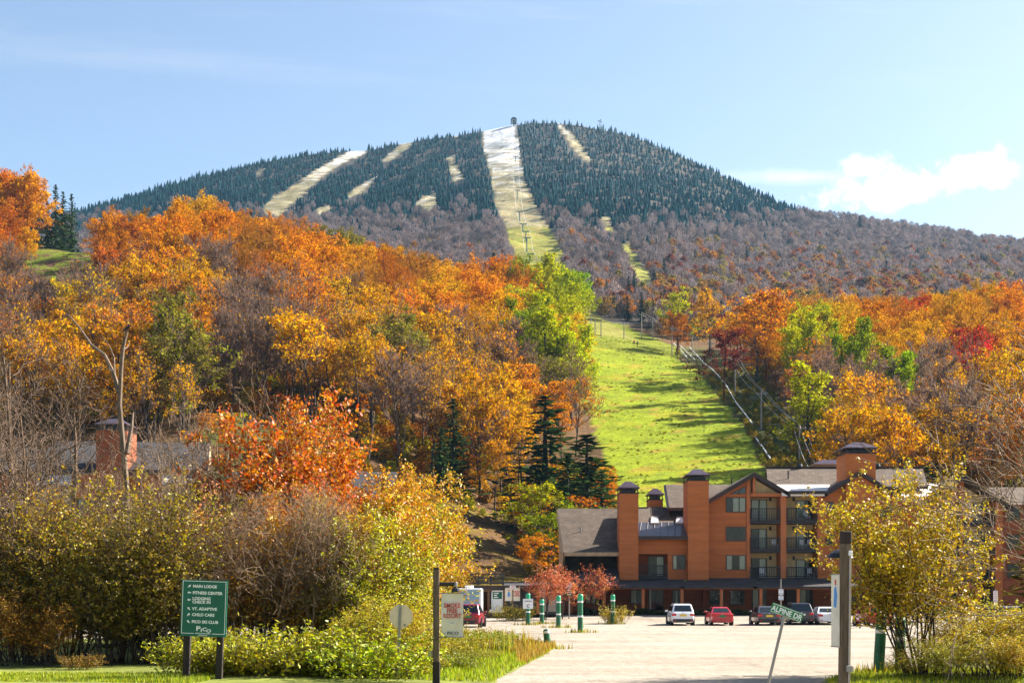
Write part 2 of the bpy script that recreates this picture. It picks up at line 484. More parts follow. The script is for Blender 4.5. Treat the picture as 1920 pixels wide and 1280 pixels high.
def inside(poly, px, py):
    p = np.array(poly, float); n = len(p); r = np.zeros(np.shape(px), bool)
    j = n - 1
    for i in range(n):
        xi, yi, xj, yj = p[i, 0], p[i, 1], p[j, 0], p[j, 1]
        with np.errstate(divide='ignore', invalid='ignore'):
            c = ((yi > py) != (yj > py)) & (px < (xj - xi) * (py - yi) / (yj - yi + 1e-12) + xi)
        r ^= c; j = i
    return r


MEADOW = [(1072, 622), (1130, 622), (1200, 644), (1262, 664), (1310, 695), (1348, 745), (1392, 795), (1425, 860), (1450, 950), (1470, 1125), (1130, 1125), (1150, 940), (1135, 870), (1112, 800), (1082, 740), (1085, 680)]
BUSHSTRIP = [(1262, 650), (1345, 655), (1425, 700), (1478, 780), (1525, 880), (1560, 1000), (1470, 1000), (1440, 900), (1415, 830), (1390, 790), (1345, 740), (1310, 695)]
PATCH = [(30, 492), (70, 468), (120, 462), (192, 466), (190, 500), (178, 520), (120, 528), (55, 515)]
BANK = [(405, 770), (520, 800), (640, 842), (760, 885), (880, 935), (960, 990), (1010, 1035), (1015, 1130), (300, 1130), (330, 900)]
RUNS = {
    'main': [(903, 262), (905, 246), (935, 232), (966, 229), (973, 270), (980, 320), (990, 355), (1010, 395), (1035, 435), (1055, 470), (1064, 540), (962, 545), (958, 470), (941, 412), (926, 378), (921, 330), (910, 290)],
    'l1': [(650, 286), (695, 274), (692, 288), (645, 308), (610, 333), (590, 352), (560, 380), (540, 405), (486, 405), (486, 386), (505, 370), (540, 352), (568, 328), (620, 298)],
    'l2': [(748, 270), (777, 260), (770, 275), (748, 291), (722, 306), (718, 300)],
    'l3': [(700, 334), (712, 328), (695, 350), (665, 370), (640, 372), (665, 350)],
    'l4': [(590, 392), (622, 384), (618, 396), (600, 402)],
    'l5': [(778, 379), (815, 361), (820, 370), (812, 395), (780, 387)],
    'c1': [(836, 297), (857, 290), (852, 308), (866, 322), (876, 335), (846, 340), (842, 320)],
    'c2': [(848, 245), (862, 243), (864, 256), (852, 260)],
    'r1': [(1042, 232), (1058, 236), (1084, 260), (1104, 290), (1112, 303), (1092, 300), (1073, 276), (1056, 254)],
    'r2': [(1124, 405), (1142, 409), (1154, 430), (1142, 437), (1130, 422)],
    'r3': [(1160, 458), (1186, 458), (1197, 488), (1228, 520), (1224, 545), (1190, 535), (1178, 500)],
    'valley': [(1082, 556), (1104, 558), (1120, 590), (1150, 612), (1200, 640), (1080, 640)],
    'spk': [(478, 328), (490, 314), (496, 318), (484, 333)],
}
def shrink(poly, f):
    p = np.array(poly, float); q = p.copy()
    lo, hi = p[:, 1].min(), p[:, 1].max()
    for i, (a, b) in enumerate(p):       # pull every rim point towards the middle of the run at its own height
        near_ = np.abs(p[:, 1] - b) < max(8, (hi - lo) * .18)
        q[i, 0] = a + (p[near_, 0].mean() - a) * (1 - f)
    return [tuple(t) for t in q]


for _k in ('l1', 'l2', 'l3', 'l5', 'c1', 'c2', 'r1', 'r2', 'r3'): RUNS[_k] = shrink(RUNS[_k], 0.74)
SNOWY = {'main': (250, 420), 'l1': (270, 400), 'l2': (200, 330), 'l3': (300, 420), 'l4': (300, 430), 'l5': (300, 420), 'c1': (200, 400), 'c2': (200, 400), 'r1': (200, 340), 'spk': (200, 400)}


def terrain():
    ys = np.concatenate([np.arange(-60, 100, 8.0), np.arange(100, 300, 2.2), np.arange(300, 620, 2.8), np.arange(620, 1900, 6.0), np.arange(1900, 2000, 5.0), np.arange(2000, 2720, 60.0)])
    ss = np.linspace(-0.66, 0.66, 470)
    Y = np.repeat(ys[:, None], len(ss), 1); X = ss[None, :] * (Y + 75)
    Z = height(X, Y)
    Z = np.where(Y < 100, 0.0, Z)
    px, row = to_px(X, np.maximum(Y, 20), Z)
    n1, n2 = wob(X, Y, 23), wob(X + 300, Y * 1.3, 9)
    c = np.empty(X.shape + (4,)); c[..., 3] = 1
    c[..., :3] = np.array((0.17, 0.095, 0.038)) * (1 + 0.25 * n1[..., None])           # leaf litter
    far = Y > 620
    c[far, :3] = np.array((0.09, 0.075, 0.06))
    pxw = px + 6 * n2; roww = row + 4 * n1
    def put(mask, col): c[mask, :3] = col
    bank = inside(BANK, pxw, roww) & (Y < 260) & (Y > 150)
    put(bank, (0.27, 0.15, 0.05)); put(bank & (n1 > 0.15), (0.29, 0.20, 0.03)); put(bank & (n2 < -0.35), (0.17, 0.09, 0.045))
    put(bank & (pxw < 540) & (n1 > -0.5), (0.17, 0.20, 0.03))
    c[bank, :3] *= 0.72
    g = (inside(BUSHSTRIP, pxw, roww)) & (Y < 600) & (Y > 150); put(g, (0.13, 0.13, 0.03))
    mead = inside(MEADOW, pxw, roww) & (Y < 560) & (Y > 140)
    put(mead, (0.225, 0.275, 0.006)); put(mead & (n1 > 0.35), (0.275, 0.275, 0.007)); put(mead & (n2 > 0.45) & (n1 > 0), (0.30, 0.22, 0.025))
    put(mead & (n2 < -0.4), (0.19, 0.245, 0.008)); c[mead, :3] *= 1.3
    put(inside([(1070, 590), (1130, 596), (1215, 628), (1280, 655), (1270, 672), (1070, 650)], pxw, roww) & (Y < 640) & (Y > 400), (0.22, 0.25, 0.01))
    p = inside(PATCH, pxw, roww) & (Y < 500) & (Y > 300); put(p, (0.20, 0.25, 0.015)); put(p & (n2 > 0.2), (0.17, 0.09, 0.05))
    snow = np.zeros(X.shape)
    for k, poly in RUNS.items():
        r = inside(poly, px + 2 * n2, row + 2 * n1) & (Y > 520)
        put(r, (0.36, 0.31, 0.15)); put(r & (n1 > 0.2), (0.36, 0.28, 0.13)); put(r & (row > 425), (0.30, 0.29, 0.045)); put(r & (row > 425) & (n1 > .3), (0.34, 0.28, 0.06))
        if k in SNOWY:
            lo, hi = SNOWY[k]
            snow = np.where(r, np.clip((hi - row) / (hi - lo), 0.0 if k == 'main' else 0.25 if k == 'l1' else 0.5, 1) * 0.9, snow)
    c[..., :3] *= 0.70
    nr, nc = X.shape
    verts = np.stack([X, Y, Z], -1).reshape(-1, 3)
    i = np.arange(nr - 1)[:, None] * nc + np.arange(nc - 1)[None, :]
    quads = np.stack([i, i + 1, i + nc + 1, i + nc], -1).reshape(-1, 4)
    m, N, out = new_mat('hillside_ground')
    ca = N.node('ShaderNodeAttribute', attribute_name='ground', attribute_type='GEOMETRY').outputs['Color']
    sa = N.node('ShaderNodeAttribute', attribute_name='snow', attribute_type='GEOMETRY').outputs['Fac']
    pos = N.node('ShaderNodeNewGeometry').outputs['Position']
    a = N.noise(pos, 0.16, 6, 0.7); b_ = N.noise(pos, 1.1, 5, 0.75)
    f = N.math('MULTIPLY', N.smooth(a, 0.25, 0.75, 0.72, 1.3), N.smooth(b_, 0.22, 0.78, 0.55, 1.45))
    col = N.mix(1.0, ca, N.node('ShaderNodeCombineColor', {0: f, 1: f, 2: N.math('MULTIPLY', f, f)}).outputs[0], 'MULTIPLY')
    wv = N.node('ShaderNodeMapping', {0: pos, 3: (0.25, 1.0, 1.6)}).outputs[0]
    sn = N.noise(wv, 0.12, 7, 0.72)
    sf = N.smooth(N.math('ADD', sn, N.math('MULTIPLY', sa, 0.44)), 0.66, 0.92, 0.0, 0.85)
    sf = N.math('MULTIPLY', sf, N.smooth(sa, 0.0, 0.08))
    bar = N.smooth(N.noise(N.node('ShaderNodeMapping', {0: pos, 2: (0, 0, 0.12), 3: (0.045, 0.38, 0.9)}).outputs[0], 1.0, 5, 0.7), 0.55, 0.72, 0.0, 0.55)
    col = N.mix(bar, col, N.mix(1.0, col, (0.62, 0.5, 0.5, 1), 'MULTIPLY'))
    col = N.mix(sf, col, (0.66, 0.66, 0.68, 1))
    bs = N.node('ShaderNodeBsdfPrincipled', {'Base Color': col, 'Roughness': 0.95, 'Specular IOR Level': 0.1})
    bp = N.node('ShaderNodeBump', {'Strength': 0.9, 'Distance': 0.6, 'Height': N.math('ADD', b_, N.math('MULTIPLY', N.noise(pos, 4.0, 3), 0.4))})
    N.l.new(bp.outputs[0], bs.inputs['Normal']); N.l.new(bs.outputs[0], out.inputs[0])
    me = np_mesh('terrain', verts, quads, mat=m, smooth=True)
    at = me.attributes.new('ground', 'FLOAT_COLOR', 'POINT'); at.data.foreach_set('color', c.reshape(-1).astype(np.float32))
    at = me.attributes.new('snow', 'FLOAT', 'POINT'); at.data.foreach_set('value', snow.ravel().astype(np.float32))
    structure(link('terrain', me), 'hill and mountain ground with a green ski meadow and snowy ski runs')
terrain()


def parking_lot():
    m, N, out = new_mat('pale_gravel')
    pos = N.node('ShaderNodeNewGeometry').outputs['Position']
    big = N.noise(N.node('ShaderNodeMapping', {0: pos, 3: (0.05, 0.22, 1)}).outputs[0], 1.0, 6, 0.65)
    trk = N.noise(N.node('ShaderNodeMapping', {0: pos, 2: (0, 0, 0.22), 3: (0.14, 1.6, 1)}).outputs[0], 1.0, 5, 0.7)
    fine = N.noise(pos, 9, 5, 0.8)
    c = N.mix(N.smooth(big, 0.3, 0.7), (0.26, 0.215, 0.165, 1), (0.37, 0.325, 0.265, 1))
    c = N.mix(N.smooth(trk, 0.50, 0.72, 0, 0.5), c, (0.16, 0.115, 0.08, 1))
    f = N.smooth(fine, 0.2, 0.8, 0.6, 1.3)
    f = N.math('MULTIPLY', f, N.smooth(N.noise(N.node('ShaderNodeMapping', {0: pos, 3: (1, 0.45, 1)}).outputs[0], 2.3, 6, 0.8), 0.3, 0.7, 0.8, 1.15))
    rut = N.noise(N.node('ShaderNodeMapping', {0: pos, 2: (0, 0, -0.5), 3: (0.5, 0.06, 1)}).outputs[0], 1.0, 6, 0.75)
    f = N.math('MULTIPLY', f, N.smooth(rut, 0.52, 0.68, 1.0, 0.78))
    c = N.mix(1.0, c, N.node('ShaderNodeCombineColor', {0: f, 1: f, 2: f}).outputs[0], 'MULTIPLY')
    b = N.node('ShaderNodeBsdfPrincipled', {'Base Color': c, 'Roughness': 0.95, 'Specular IOR Level': 0.15})
    bp = N.node('ShaderNodeBump', {'Strength': 0.6, 'Distance': 0.06, 'Height': N.math('ADD', fine, N.math('MULTIPLY', trk, 0.5))})
    N.l.new(bp.outputs[0], b.inputs['Normal']); N.l.new(b.outputs[0], out.inputs[0])
    xs = np.linspace(-80, 80, 50); ys = np.concatenate([np.arange(-50, 100, 10.0), np.arange(100, 132.1, 1.0)])
    X, Y = np.meshgrid(xs, ys); Z = np.where(Y < 100, 0, np.interp(Y, [100, 112, 122, 131, 148], [0, 0, 0.25, 0.5, 0.6])) + 0.03
    nr, nc = X.shape; i = np.arange(nr - 1)[:, None] * nc + np.arange(nc - 1)[None, :]
    me = np_mesh('parking_lot', np.stack([X, Y, Z], -1).reshape(-1, 3), np.stack([i, i + 1, i + nc + 1, i + nc], -1).reshape(-1, 4), mat=m, smooth=True)
    structure(link('parking_lot', me), 'pale sunlit gravel parking lot in front of the terracotta building')
parking_lot()

VERGE_L = [(-60, 26), (-1.0, 26), (-0.75, 36), (-0.45, 41), (0.0, 46), (0.8, 53), (1.55, 60), (2.05, 66), (1.7, 70), (0.3, 72.5), (-2.5, 74), (-8, 76), (-20, 78), (-60, 80)]
VERGE_R = [(7.4, 22), (8.1, 34), (9.0, 41), (10.8, 45), (13, 48), (17, 53), (22, 58), (40, 62), (40, 22)]


def poly_sheet(name, poly, zfun, mt, step=1.2):
    """grass sheet over a polygon, mounded away from its rim"""
    p = np.array(poly, float)
    # resample and jitter the rim
    q = []
    for i in range(len(p)):
        a, b = p[i], p[(i + 1) % len(p)]
        n = max(2, int(np.linalg.norm(b - a) / step))
        for k in range(n): q.append(a + (b - a) * k / n + R.normal(0, 0.06, 2))
    q = np.array(q)
    bm = bmesh.new()
    vs = [bm.verts.new((x, y, 0)) for x, y in q]
    bm.faces.new(vs)
    bmesh.ops.triangulate(bm, faces=bm.faces)
    bmesh.ops.subdivide_edges(bm, edges=[e for e in bm.edges if e.calc_length() > 3], cuts=3, use_grid_fill=False)
    bmesh.ops.triangulate(bm, faces=bm.faces)
    rim = {v for e in bm.edges if e.is_boundary for v in e.verts}
    for v in bm.verts:
        v.co.z = 0.036 if v in rim else zfun(v.co.x, v.co.y)
    me = bpy.data.meshes.new(name); bm.to_mesh(me); bm.free(); me.materials.append(mt)
    return link(name, me)


M_LAWN = mat('lawn', (0.14, 0.16, 0.014), 0.95, 0.35, 0.8, 0.6, 12)
structure(poly_sheet('verge', VERGE_L, lambda x, y: 0.12 + 0.22 * min(1, max(0, (-x - 1) / 8)), M_LAWN), 'grassy verge under the bushes left of the lot')
structure(poly_sheet('verge', VERGE_R, lambda x, y: 0.1, M_LAWN), 'grassy corner verge at the right of the lot')


def zone_z(x, y):
    """ground under the foreground planting"""
    if inside(VERGE_L, np.array(x), np.array(y)): return 0.12 + 0.22 * min(1, max(0, (-x - 1) / 8))
    if inside(VERGE_R, np.array(x), np.array(y)): return 0.1
    if y < 100: return 0.03
    if y < 132: return float(np.interp(y, [100, 112, 122, 131], [0, 0, 0.25, 0.5])) + 0.03
    return float(height(x, y))

# ------------------------------------------------------------------ plant generators
def unit(v): return v / (np.linalg.norm(v, axis=-1, keepdims=True) + 1e-9)


def grow(rng, p, d, L, r, lvl, pr, out):
    n = pr['seg'][lvl]
    pts = [p]; dd = d
    for i in range(n):
        dd = dd + rng.normal(0, pr['wander'][lvl], 3); dd[2] += pr['up'][lvl]
        dd = dd / np.linalg.norm(dd)
        pts.append(pts[-1] + dd * (L / n))
    pts = np.array(pts)
    tip = pr.get('tip', 0.25)
    rad = np.maximum(r * (1 - (1 - tip) * np.linspace(0, 1, n + 1) ** 0.8), pr.get('rmin', 0.005))
    out.append((pts, rad, lvl))
    if lvl + 1 >= pr['levels']: return
    k = pr['n'][lvl]; az = rng.uniform(0, 6.28)
    for j in range(k):
        t = pr['t0'][lvl] + (1 - pr['t0'][lvl]) * (j + rng.uniform(0.1, 0.9)) / k
        f = t * n; i = min(int(f), n - 1); q = pts[i] + (pts[i + 1] - pts[i]) * (f - i)
        tg = unit(pts[i + 1] - pts[i])
        az += 2.4 + rng.normal(0, 0.35)
        ref = np.array((0, 0, 1.0)) if abs(tg[2]) < 0.9 else np.array((1.0, 0, 0))
        u = unit(np.cross(tg, ref)); w = np.cross(tg, u)
        a = math.radians(rng.uniform(*pr['ang'][lvl]))
        nd = tg * math.cos(a) + (u * math.cos(az) + w * math.sin(az)) * math.sin(a)
        sh = pr['shape'][lvl]
        ll = L * pr['lr'][lvl] * (1 + sh * (0.5 - t)) * rng.uniform(0.75, 1.2)
        rr = min(r * (1 - 0.75 * t), r) * pr['rr'][lvl]
        grow(rng, q, unit(nd), ll, rr, lvl + 1, pr, out)


def tubes_np(branches, sides):
    V, Q, o = [], [], 0
    for pts, rad, lvl in branches:
        n = len(pts); s = sides[min(lvl, len(sides) - 1)]
        tg = unit(np.gradient(pts, axis=0))
        ref = np.array((0.31, 0.17, 0.93)) if abs(tg[0, 2]) < 0.8 else np.array((0.97, 0.2, 0.1))
        u = unit(np.cross(tg, ref)); w = np.cross(tg, u)
        a = np.arange(s) * 2 * math.pi / s
        ring = pts[:, None] + rad[:, None, None] * (np.cos(a)[None, :, None] * u[:, None] + np.sin(a)[None, :, None] * w[:, None])
        V.append(ring.reshape(-1, 3))
        i = np.arange(n - 1)[:, None] * s; k = np.arange(s)[None, :]; k2 = (k + 1) % s
        Q.append((np.stack([i + k, i + k2, i + s + k2, i + s + k], -1) + o).reshape(-1, 4)); o += n * s
    return np.concatenate(V), np.concatenate(Q)


def leaf_quads(rng, c, size, asp=0.6, flat=0.0, jit=0.35):
    n = len(c)
    a = rng.normal(0, 1, (n, 3)); a[:, 2] *= (1 - flat); a = unit(a)
    b = unit(np.cross(a, rng.normal(0, 1, (n, 3)) * np.array((1 - flat, 1 - flat, 1)) + np.array((0, 0, flat))))
    s = size * rng.uniform(1 - jit, 1 + jit, (n, 1)) * 0.5
    a = a * s; b = b * s * asp
    v = np.stack([c - a, c + b * rng.uniform(0.7, 1.2, (n, 1)) - a * 0.15, c + a, c - b + a * 0.1], 1).reshape(-1, 3)
    return v, np.arange(4 * n).reshape(-1, 4)


def twig_tris(rng, base, d, L, w):
    n = len(base)
    d = unit(d); side = unit(np.cross(d, rng.normal(0, 1, (n, 3)))) * np.reshape(w, (-1, 1))
    v = np.stack([base - side, base + side, base + d * np.reshape(L, (-1, 1))], 1).reshape(-1, 3)
    return v, np.arange(3 * n).reshape(-1, 3)


def along(rng, branches, per, t0=0.1):
    """sample points (and directions) along branches, `per` per metre"""
    C, D = [], []
    for pts, rad, lvl in branches:
        L = np.linalg.norm(np.diff(pts, axis=0), axis=1).sum()
        k = max(1, int(L * per + rng.uniform()))
        f = rng.uniform(t0, 1, k) * (len(pts) - 1); i = np.minimum(f.astype(int), len(pts) - 2)
        C.append(pts[i] + (pts[i + 1] - pts[i]) * (f - i)[:, None]); D.append(pts[i + 1] - pts[i])
    return np.concatenate(C), unit(np.concatenate(D))


def leaf_mesh(name, v, q, mt, rng):
    return np_mesh(name, v, q, mat=mt, fattr={'tint': rng.uniform(0, 1, len(q))})


HILL = dict(levels=3, seg=[7, 5, 4], wander=[0.05, 0.14, 0.2], up=[0.02, 0.10, 0.08], n=[11, 7], t0=[0.3, 0.3], ang=[(35, 70), (30, 60)],
            lr=[0.46, 0.48], shape=[0.7, 0.3], rr=[0.5, 0.55], rmin=0.035)


def hill_tree(seed, form):
    """16 m hardwood: wood, leaves, twigs. form: full / sparse / bare / poplar / tall"""
    rng = np.random.default_rng(seed)
    pr = dict(HILL)
    H = 14.0
    if form == 'poplar':
        pr.update(n=[14, 6], t0=[0.16, 0.25], ang=[(22, 42), (25, 50)], lr=[0.30, 0.45], shape=[0.9, 0.3]); H = 15.5
    if form == 'tall':
        pr.update(n=[10, 7], t0=[0.5, 0.3], lr=[0.36, 0.5]); H = 15.5
    if form == 'bare': pr.update(n=[12, 8], ang=[(25, 55), (25, 55)])
    br = []
    grow(rng, np.zeros(3), np.array((0, 0, 1.0)), H, 0.27, 0, pr, br)
    v, q = tubes_np([b for b in br], [6, 4, 3])
    v[v[:, 2] < 0.3, 2] -= 1.5
    wood = np_mesh('trunk', v, q, mat=M_BARK_GREY if form == 'bare' else M_BARK)
    tips = [b for b in br if b[2] == 2]
    crown = twigs = None
    nt = {'full': 350, 'tall': 600, 'poplar': 0, 'sparse': 900, 'bare': 2300}[form]
    nl = {'full': 42, 'tall': 32, 'poplar': 48, 'sparse': 17, 'bare': 3}[form]
    if nt:
        c, d = along(rng, tips + [b for b in br if b[2] == 1], nt / 180.0, 0.15)
        d = unit(d + rng.normal(0, 0.45, d.shape) + np.array((0, 0, 0.35)))
        tv, tt = twig_tris(rng, c, d, rng.uniform(0.6, 1.7, len(c)), rng.uniform(0.03, 0.055, len(c)))
        twigs = np_mesh('twigs', tv, tris=tt, mat=M_LEAF, fattr={'tint': rng.uniform(0, 1, len(tt))})
    C = []
    for pts, rad, lvl in tips:
        k = rng.poisson(nl)
        if k == 0: continue
        e = pts[-1] * 0.6 + pts[len(pts) // 2] * 0.4
        sp = 0.46 if form != 'poplar' else 0.46
        C.append(e + rng.normal(0, 1, (k, 3)) * np.array((sp, sp, sp * 0.7)))
    C = np.concatenate(C)
    lv, lq = leaf_quads(rng, C, 0.40 if form != 'sparse' else 0.36, 0.75, 0.2, 0.5)
    crown = leaf_mesh('crown', lv, lq, M_LEAF, rng)
    return dict(wood=wood, crown=crown, twigs=twigs)


def spruce(seed, H=16.0, Rb=3.0, whorls=24, mt=None):
    rng = np.random.default_rng(seed)
    v, q = tubes_np([(np.array([(0, 0, -1.0), (0, 0, H * 0.5), (0, 0, H * 0.98)]), np.array([0.26, 0.15, 0.03]), 0)], [6])
    trunk = np_mesh('trunk', v, q, mat=M_BARK)
    C, A, B = [], [], []
    for i in range(whorls):
        t = i / (whorls - 1); z = H * (0.07 + 0.91 * t)
        rad = Rb * (1 - t) ** 0.68 * rng.uniform(0.75, 1.15) + 0.12
        for k in range(int(5 + 5 * (1 - t))):
            az = rng.uniform(0, 6.28); dr = rng.uniform(0.1, 0.5)
            rr = rad * rng.uniform(0.65, 1.15)
            d = np.array((math.cos(az), math.sin(az), 0.0)); n = max(2, int(rr / 0.42))
            for j in range(n):
                f = (j + 0.8) / n
                p = np.array((0, 0, z)) + d * rr * f + np.array((0, 0, -dr * rr * f + 0.25 * rr * f * f))
                C.append(p + rng.normal(0, 0.07, 3)); A.append(unit(d + rng.normal(0, 0.35, 3)) * rng.uniform(0.3, 0.5))
                s = np.array((-d[1], d[0], 0)); B.append(unit(s + np.array((0, 0, rng.normal(-0.3, 0.6)))) * rng.uniform(0.2, 0.36) * (1.15 - 0.5 * f))
    C, A, B = np.array(C), np.array(A), np.array(B)
    v = np.stack([C - A, C + B - np.array((0, 0, 0.1)), C + A - np.array((0, 0, 0.06)), C - B - np.array((0, 0, 0.1))], 1).reshape(-1, 3)
    crown = leaf_mesh('crown', v, np.arange(len(v)).reshape(-1, 4), mt or M_NEEDLE, rng)
    return dict(wood=trunk, crown=crown, twigs=None)


def far_conifer(seed):
    """light spruce for the distant mountain: ragged tiers with real branch tips, 9 m"""
    rng = np.random.default_rng(seed); V, T = [], []
    H = 9.0; nt = 7
    for i in range(nt):
        t = i / nt; z0 = H * (0.05 + 0.95 * t); r = 1.75 * (1 - t) ** 0.9 + 0.15; h = H / nt * 1.7
        n = 7; a0 = rng.uniform(0, 6.28); b = len(V)
        V.append((0, 0, z0 + h))
        for k in range(2 * n):
            rr = r * (rng.uniform(0.8, 1.2) if k % 2 == 0 else rng.uniform(0.35, 0.6)); a = a0 + math.pi * k / n
            V.append((rr * math.cos(a), rr * math.sin(a), z0 + (rng.uniform(-0.35, 0.1) if k % 2 == 0 else 0.35)))
        for k in range(2 * n): T.append((b, b + 1 + k, b + 1 + (k + 1) % (2 * n)))
    return np_mesh('far_conifer_%02d' % seed, np.array(V), tris=np.array(T), mat=M_LEAF_FAR, fattr={'tint': rng.uniform(0, 1, len(T))})


def far_hardwood(seed, leafy):
    rng = np.random.default_rng(seed)
    n = 170
    a = rng.uniform(0, 6.28, n); s = rng.uniform(0, 1, n) ** 0.5; z = rng.uniform(0, 1, n)
    rad = 4.0 * np.sqrt(np.clip(1 - (z * 1.9 - 0.85) ** 2, 0.06, 1)) * s
    c = np.stack([rad * np.cos(a), rad * np.sin(a), 3.6 + 7.4 * z], 1)
    if leafy:
        v, q = leaf_quads(rng, np.repeat(c, 2, 0) + rng.normal(0, 0.4, (2 * n, 3)), 1.15, 0.75, 0.2)
        V, Q, T = [v], [q], None
        o = len(v)
    d = unit(c - np.array((0, 0, 2.0))) + rng.normal(0, 0.25, c.shape) + np.array((0, 0, 0.4))
    tv, tt = twig_tris(rng, c - unit(d) * 0.9, d, rng.uniform(1.6, 3.0, n), rng.uniform(0.10, 0.2, n))
    lv = np.array([(-0.16, 0, -1.0), (0.16, 0, -1.0), (0, 0, 8.0), (0, -0.16, -1), (0, 0.16, -1), (0, 0, 8.0)])
    lt = np.array([(0, 1, 2), (3, 4, 5)])
    if leafy:
        verts = np.concatenate([v, tv, lv]); tris = np.concatenate([tt + len(v), lt + len(v) + len(tv)])
        return np_mesh('far_leafy_%02d' % seed, verts, q, tris, mat=M_LEAF_FAR, fattr={'tint': rng.uniform(0, 1, len(q) + len(tris))})
    tv2, tt2 = twig_tris(rng, c + rng.normal(0, 0.6, c.shape), d + rng.normal(0, 0.5, d.shape), rng.uniform(1.0, 2.2, n), rng.uniform(0.09, 0.17, n))
    verts = np.concatenate([tv, tv2, lv]); tris = np.concatenate([tt, tt2 + len(tv), lt + len(tv) * 2])
    return np_mesh('far_bare_%02d' % seed, verts, tris=tris, mat=M_LEAF_FAR, fattr={'tint': rng.uniform(0, 1, len(tris))})


def make_collection(name, meshes):
    c = bpy.data.collections.new(name)
    for i, me in enumerate(meshes):
        o = bpy.data.objects.new('%s_%02d' % (name, i), me); c.objects.link(o)
    return c


def scatter(name, label, coll, pts, rotz, sc, col, idx):
    me = bpy.data.meshes.new(name)
    n = len(pts)
    me.vertices.add(n); me.vertices.foreach_set('co', np.asarray(pts, np.float32).ravel())
    rot = np.zeros((n, 3), np.float32); rot[:, 2] = rotz
    a = me.attributes.new('rot', 'FLOAT_VECTOR', 'POINT'); a.data.foreach_set('vector', rot.ravel())
    sc = np.asarray(sc, np.float32)
    if sc.ndim == 1: sc = np.repeat(sc[:, None], 3, 1)
    a = me.attributes.new('sc', 'FLOAT_VECTOR', 'POINT'); a.data.foreach_set('vector', np.ascontiguousarray(sc).ravel())
    a = me.attributes.new('idx', 'INT', 'POINT'); a.data.foreach_set('value', np.asarray(idx, np.int32))
    cc = np.ones((n, 4), np.float32); cc[:, :3] = col
    a = me.attributes.new('col', 'FLOAT_COLOR', 'POINT'); a.data.foreach_set('color', cc.ravel())
    g = bpy.data.node_groups.new(name, 'GeometryNodeTree')
    g.interface.new_socket('Geometry', in_out='INPUT', socket_type='NodeSocketGeometry')
    g.interface.new_socket('Geometry', in_out='OUTPUT', socket_type='NodeSocketGeometry')
    N = NT(g)
    gi, go = N.node('NodeGroupInput'), N.node('NodeGroupOutput')
    ci = N.node('GeometryNodeCollectionInfo', {0: coll, 1: True, 2: True})
    def at(nm, typ): return N.node('GeometryNodeInputNamedAttribute', {'Name': nm}, data_type=typ).outputs[0]
    ip = N.node('GeometryNodeInstanceOnPoints')
    N.l.new(gi.outputs[0], ip.inputs['Points']); N.l.new(ci.outputs[0], ip.inputs['Instance'])
    ip.inputs['Pick Instance'].default_value = True
    N.l.new(at('idx', 'INT'), ip.inputs['Instance Index'])
    N.l.new(at('rot', 'FLOAT_VECTOR'), ip.inputs['Rotation']); N.l.new(at('sc', 'FLOAT_VECTOR'), ip.inputs['Scale'])
    N.l.new(ip.outputs[0], go.inputs[0])
    o = link(name, me); stuff(o, label)
    md = o.modifiers.new('scatter', 'NODES'); md.node_group = g
    return o


# ------------------------------------------------------------------ mountain woods (distant masses)
def jitter_points(y0, y1, base, grow_k):
    """jittered rows; spacing grows with distance"""
    out = []
    y = y0
    while y < y1:
        s = base + grow_k * (y - y0)
        xs = np.arange(-0.44 * y, 0.44 * y, s)
        out.append(np.stack([xs + R.uniform(-0.5, 0.5, len(xs)) * s, y + R.uniform(-0.5, 0.5, len(xs)) * s], 1))
        y += s
    return np.concatenate(out)


CONE_SHIFT = 15
CONE = [(-400, 470), (160, 420), (330, 408), (480, 398), (560, 392), (640, 402), (760, 402), (850, 398), (940, 402), (1000, 395), (1040, 398), (1120, 412), (1200, 418), (1260, 416), (1330, 408), (1400, 410), (1460, 400), (1520, 402), (1620, 412), (2400, 560)]


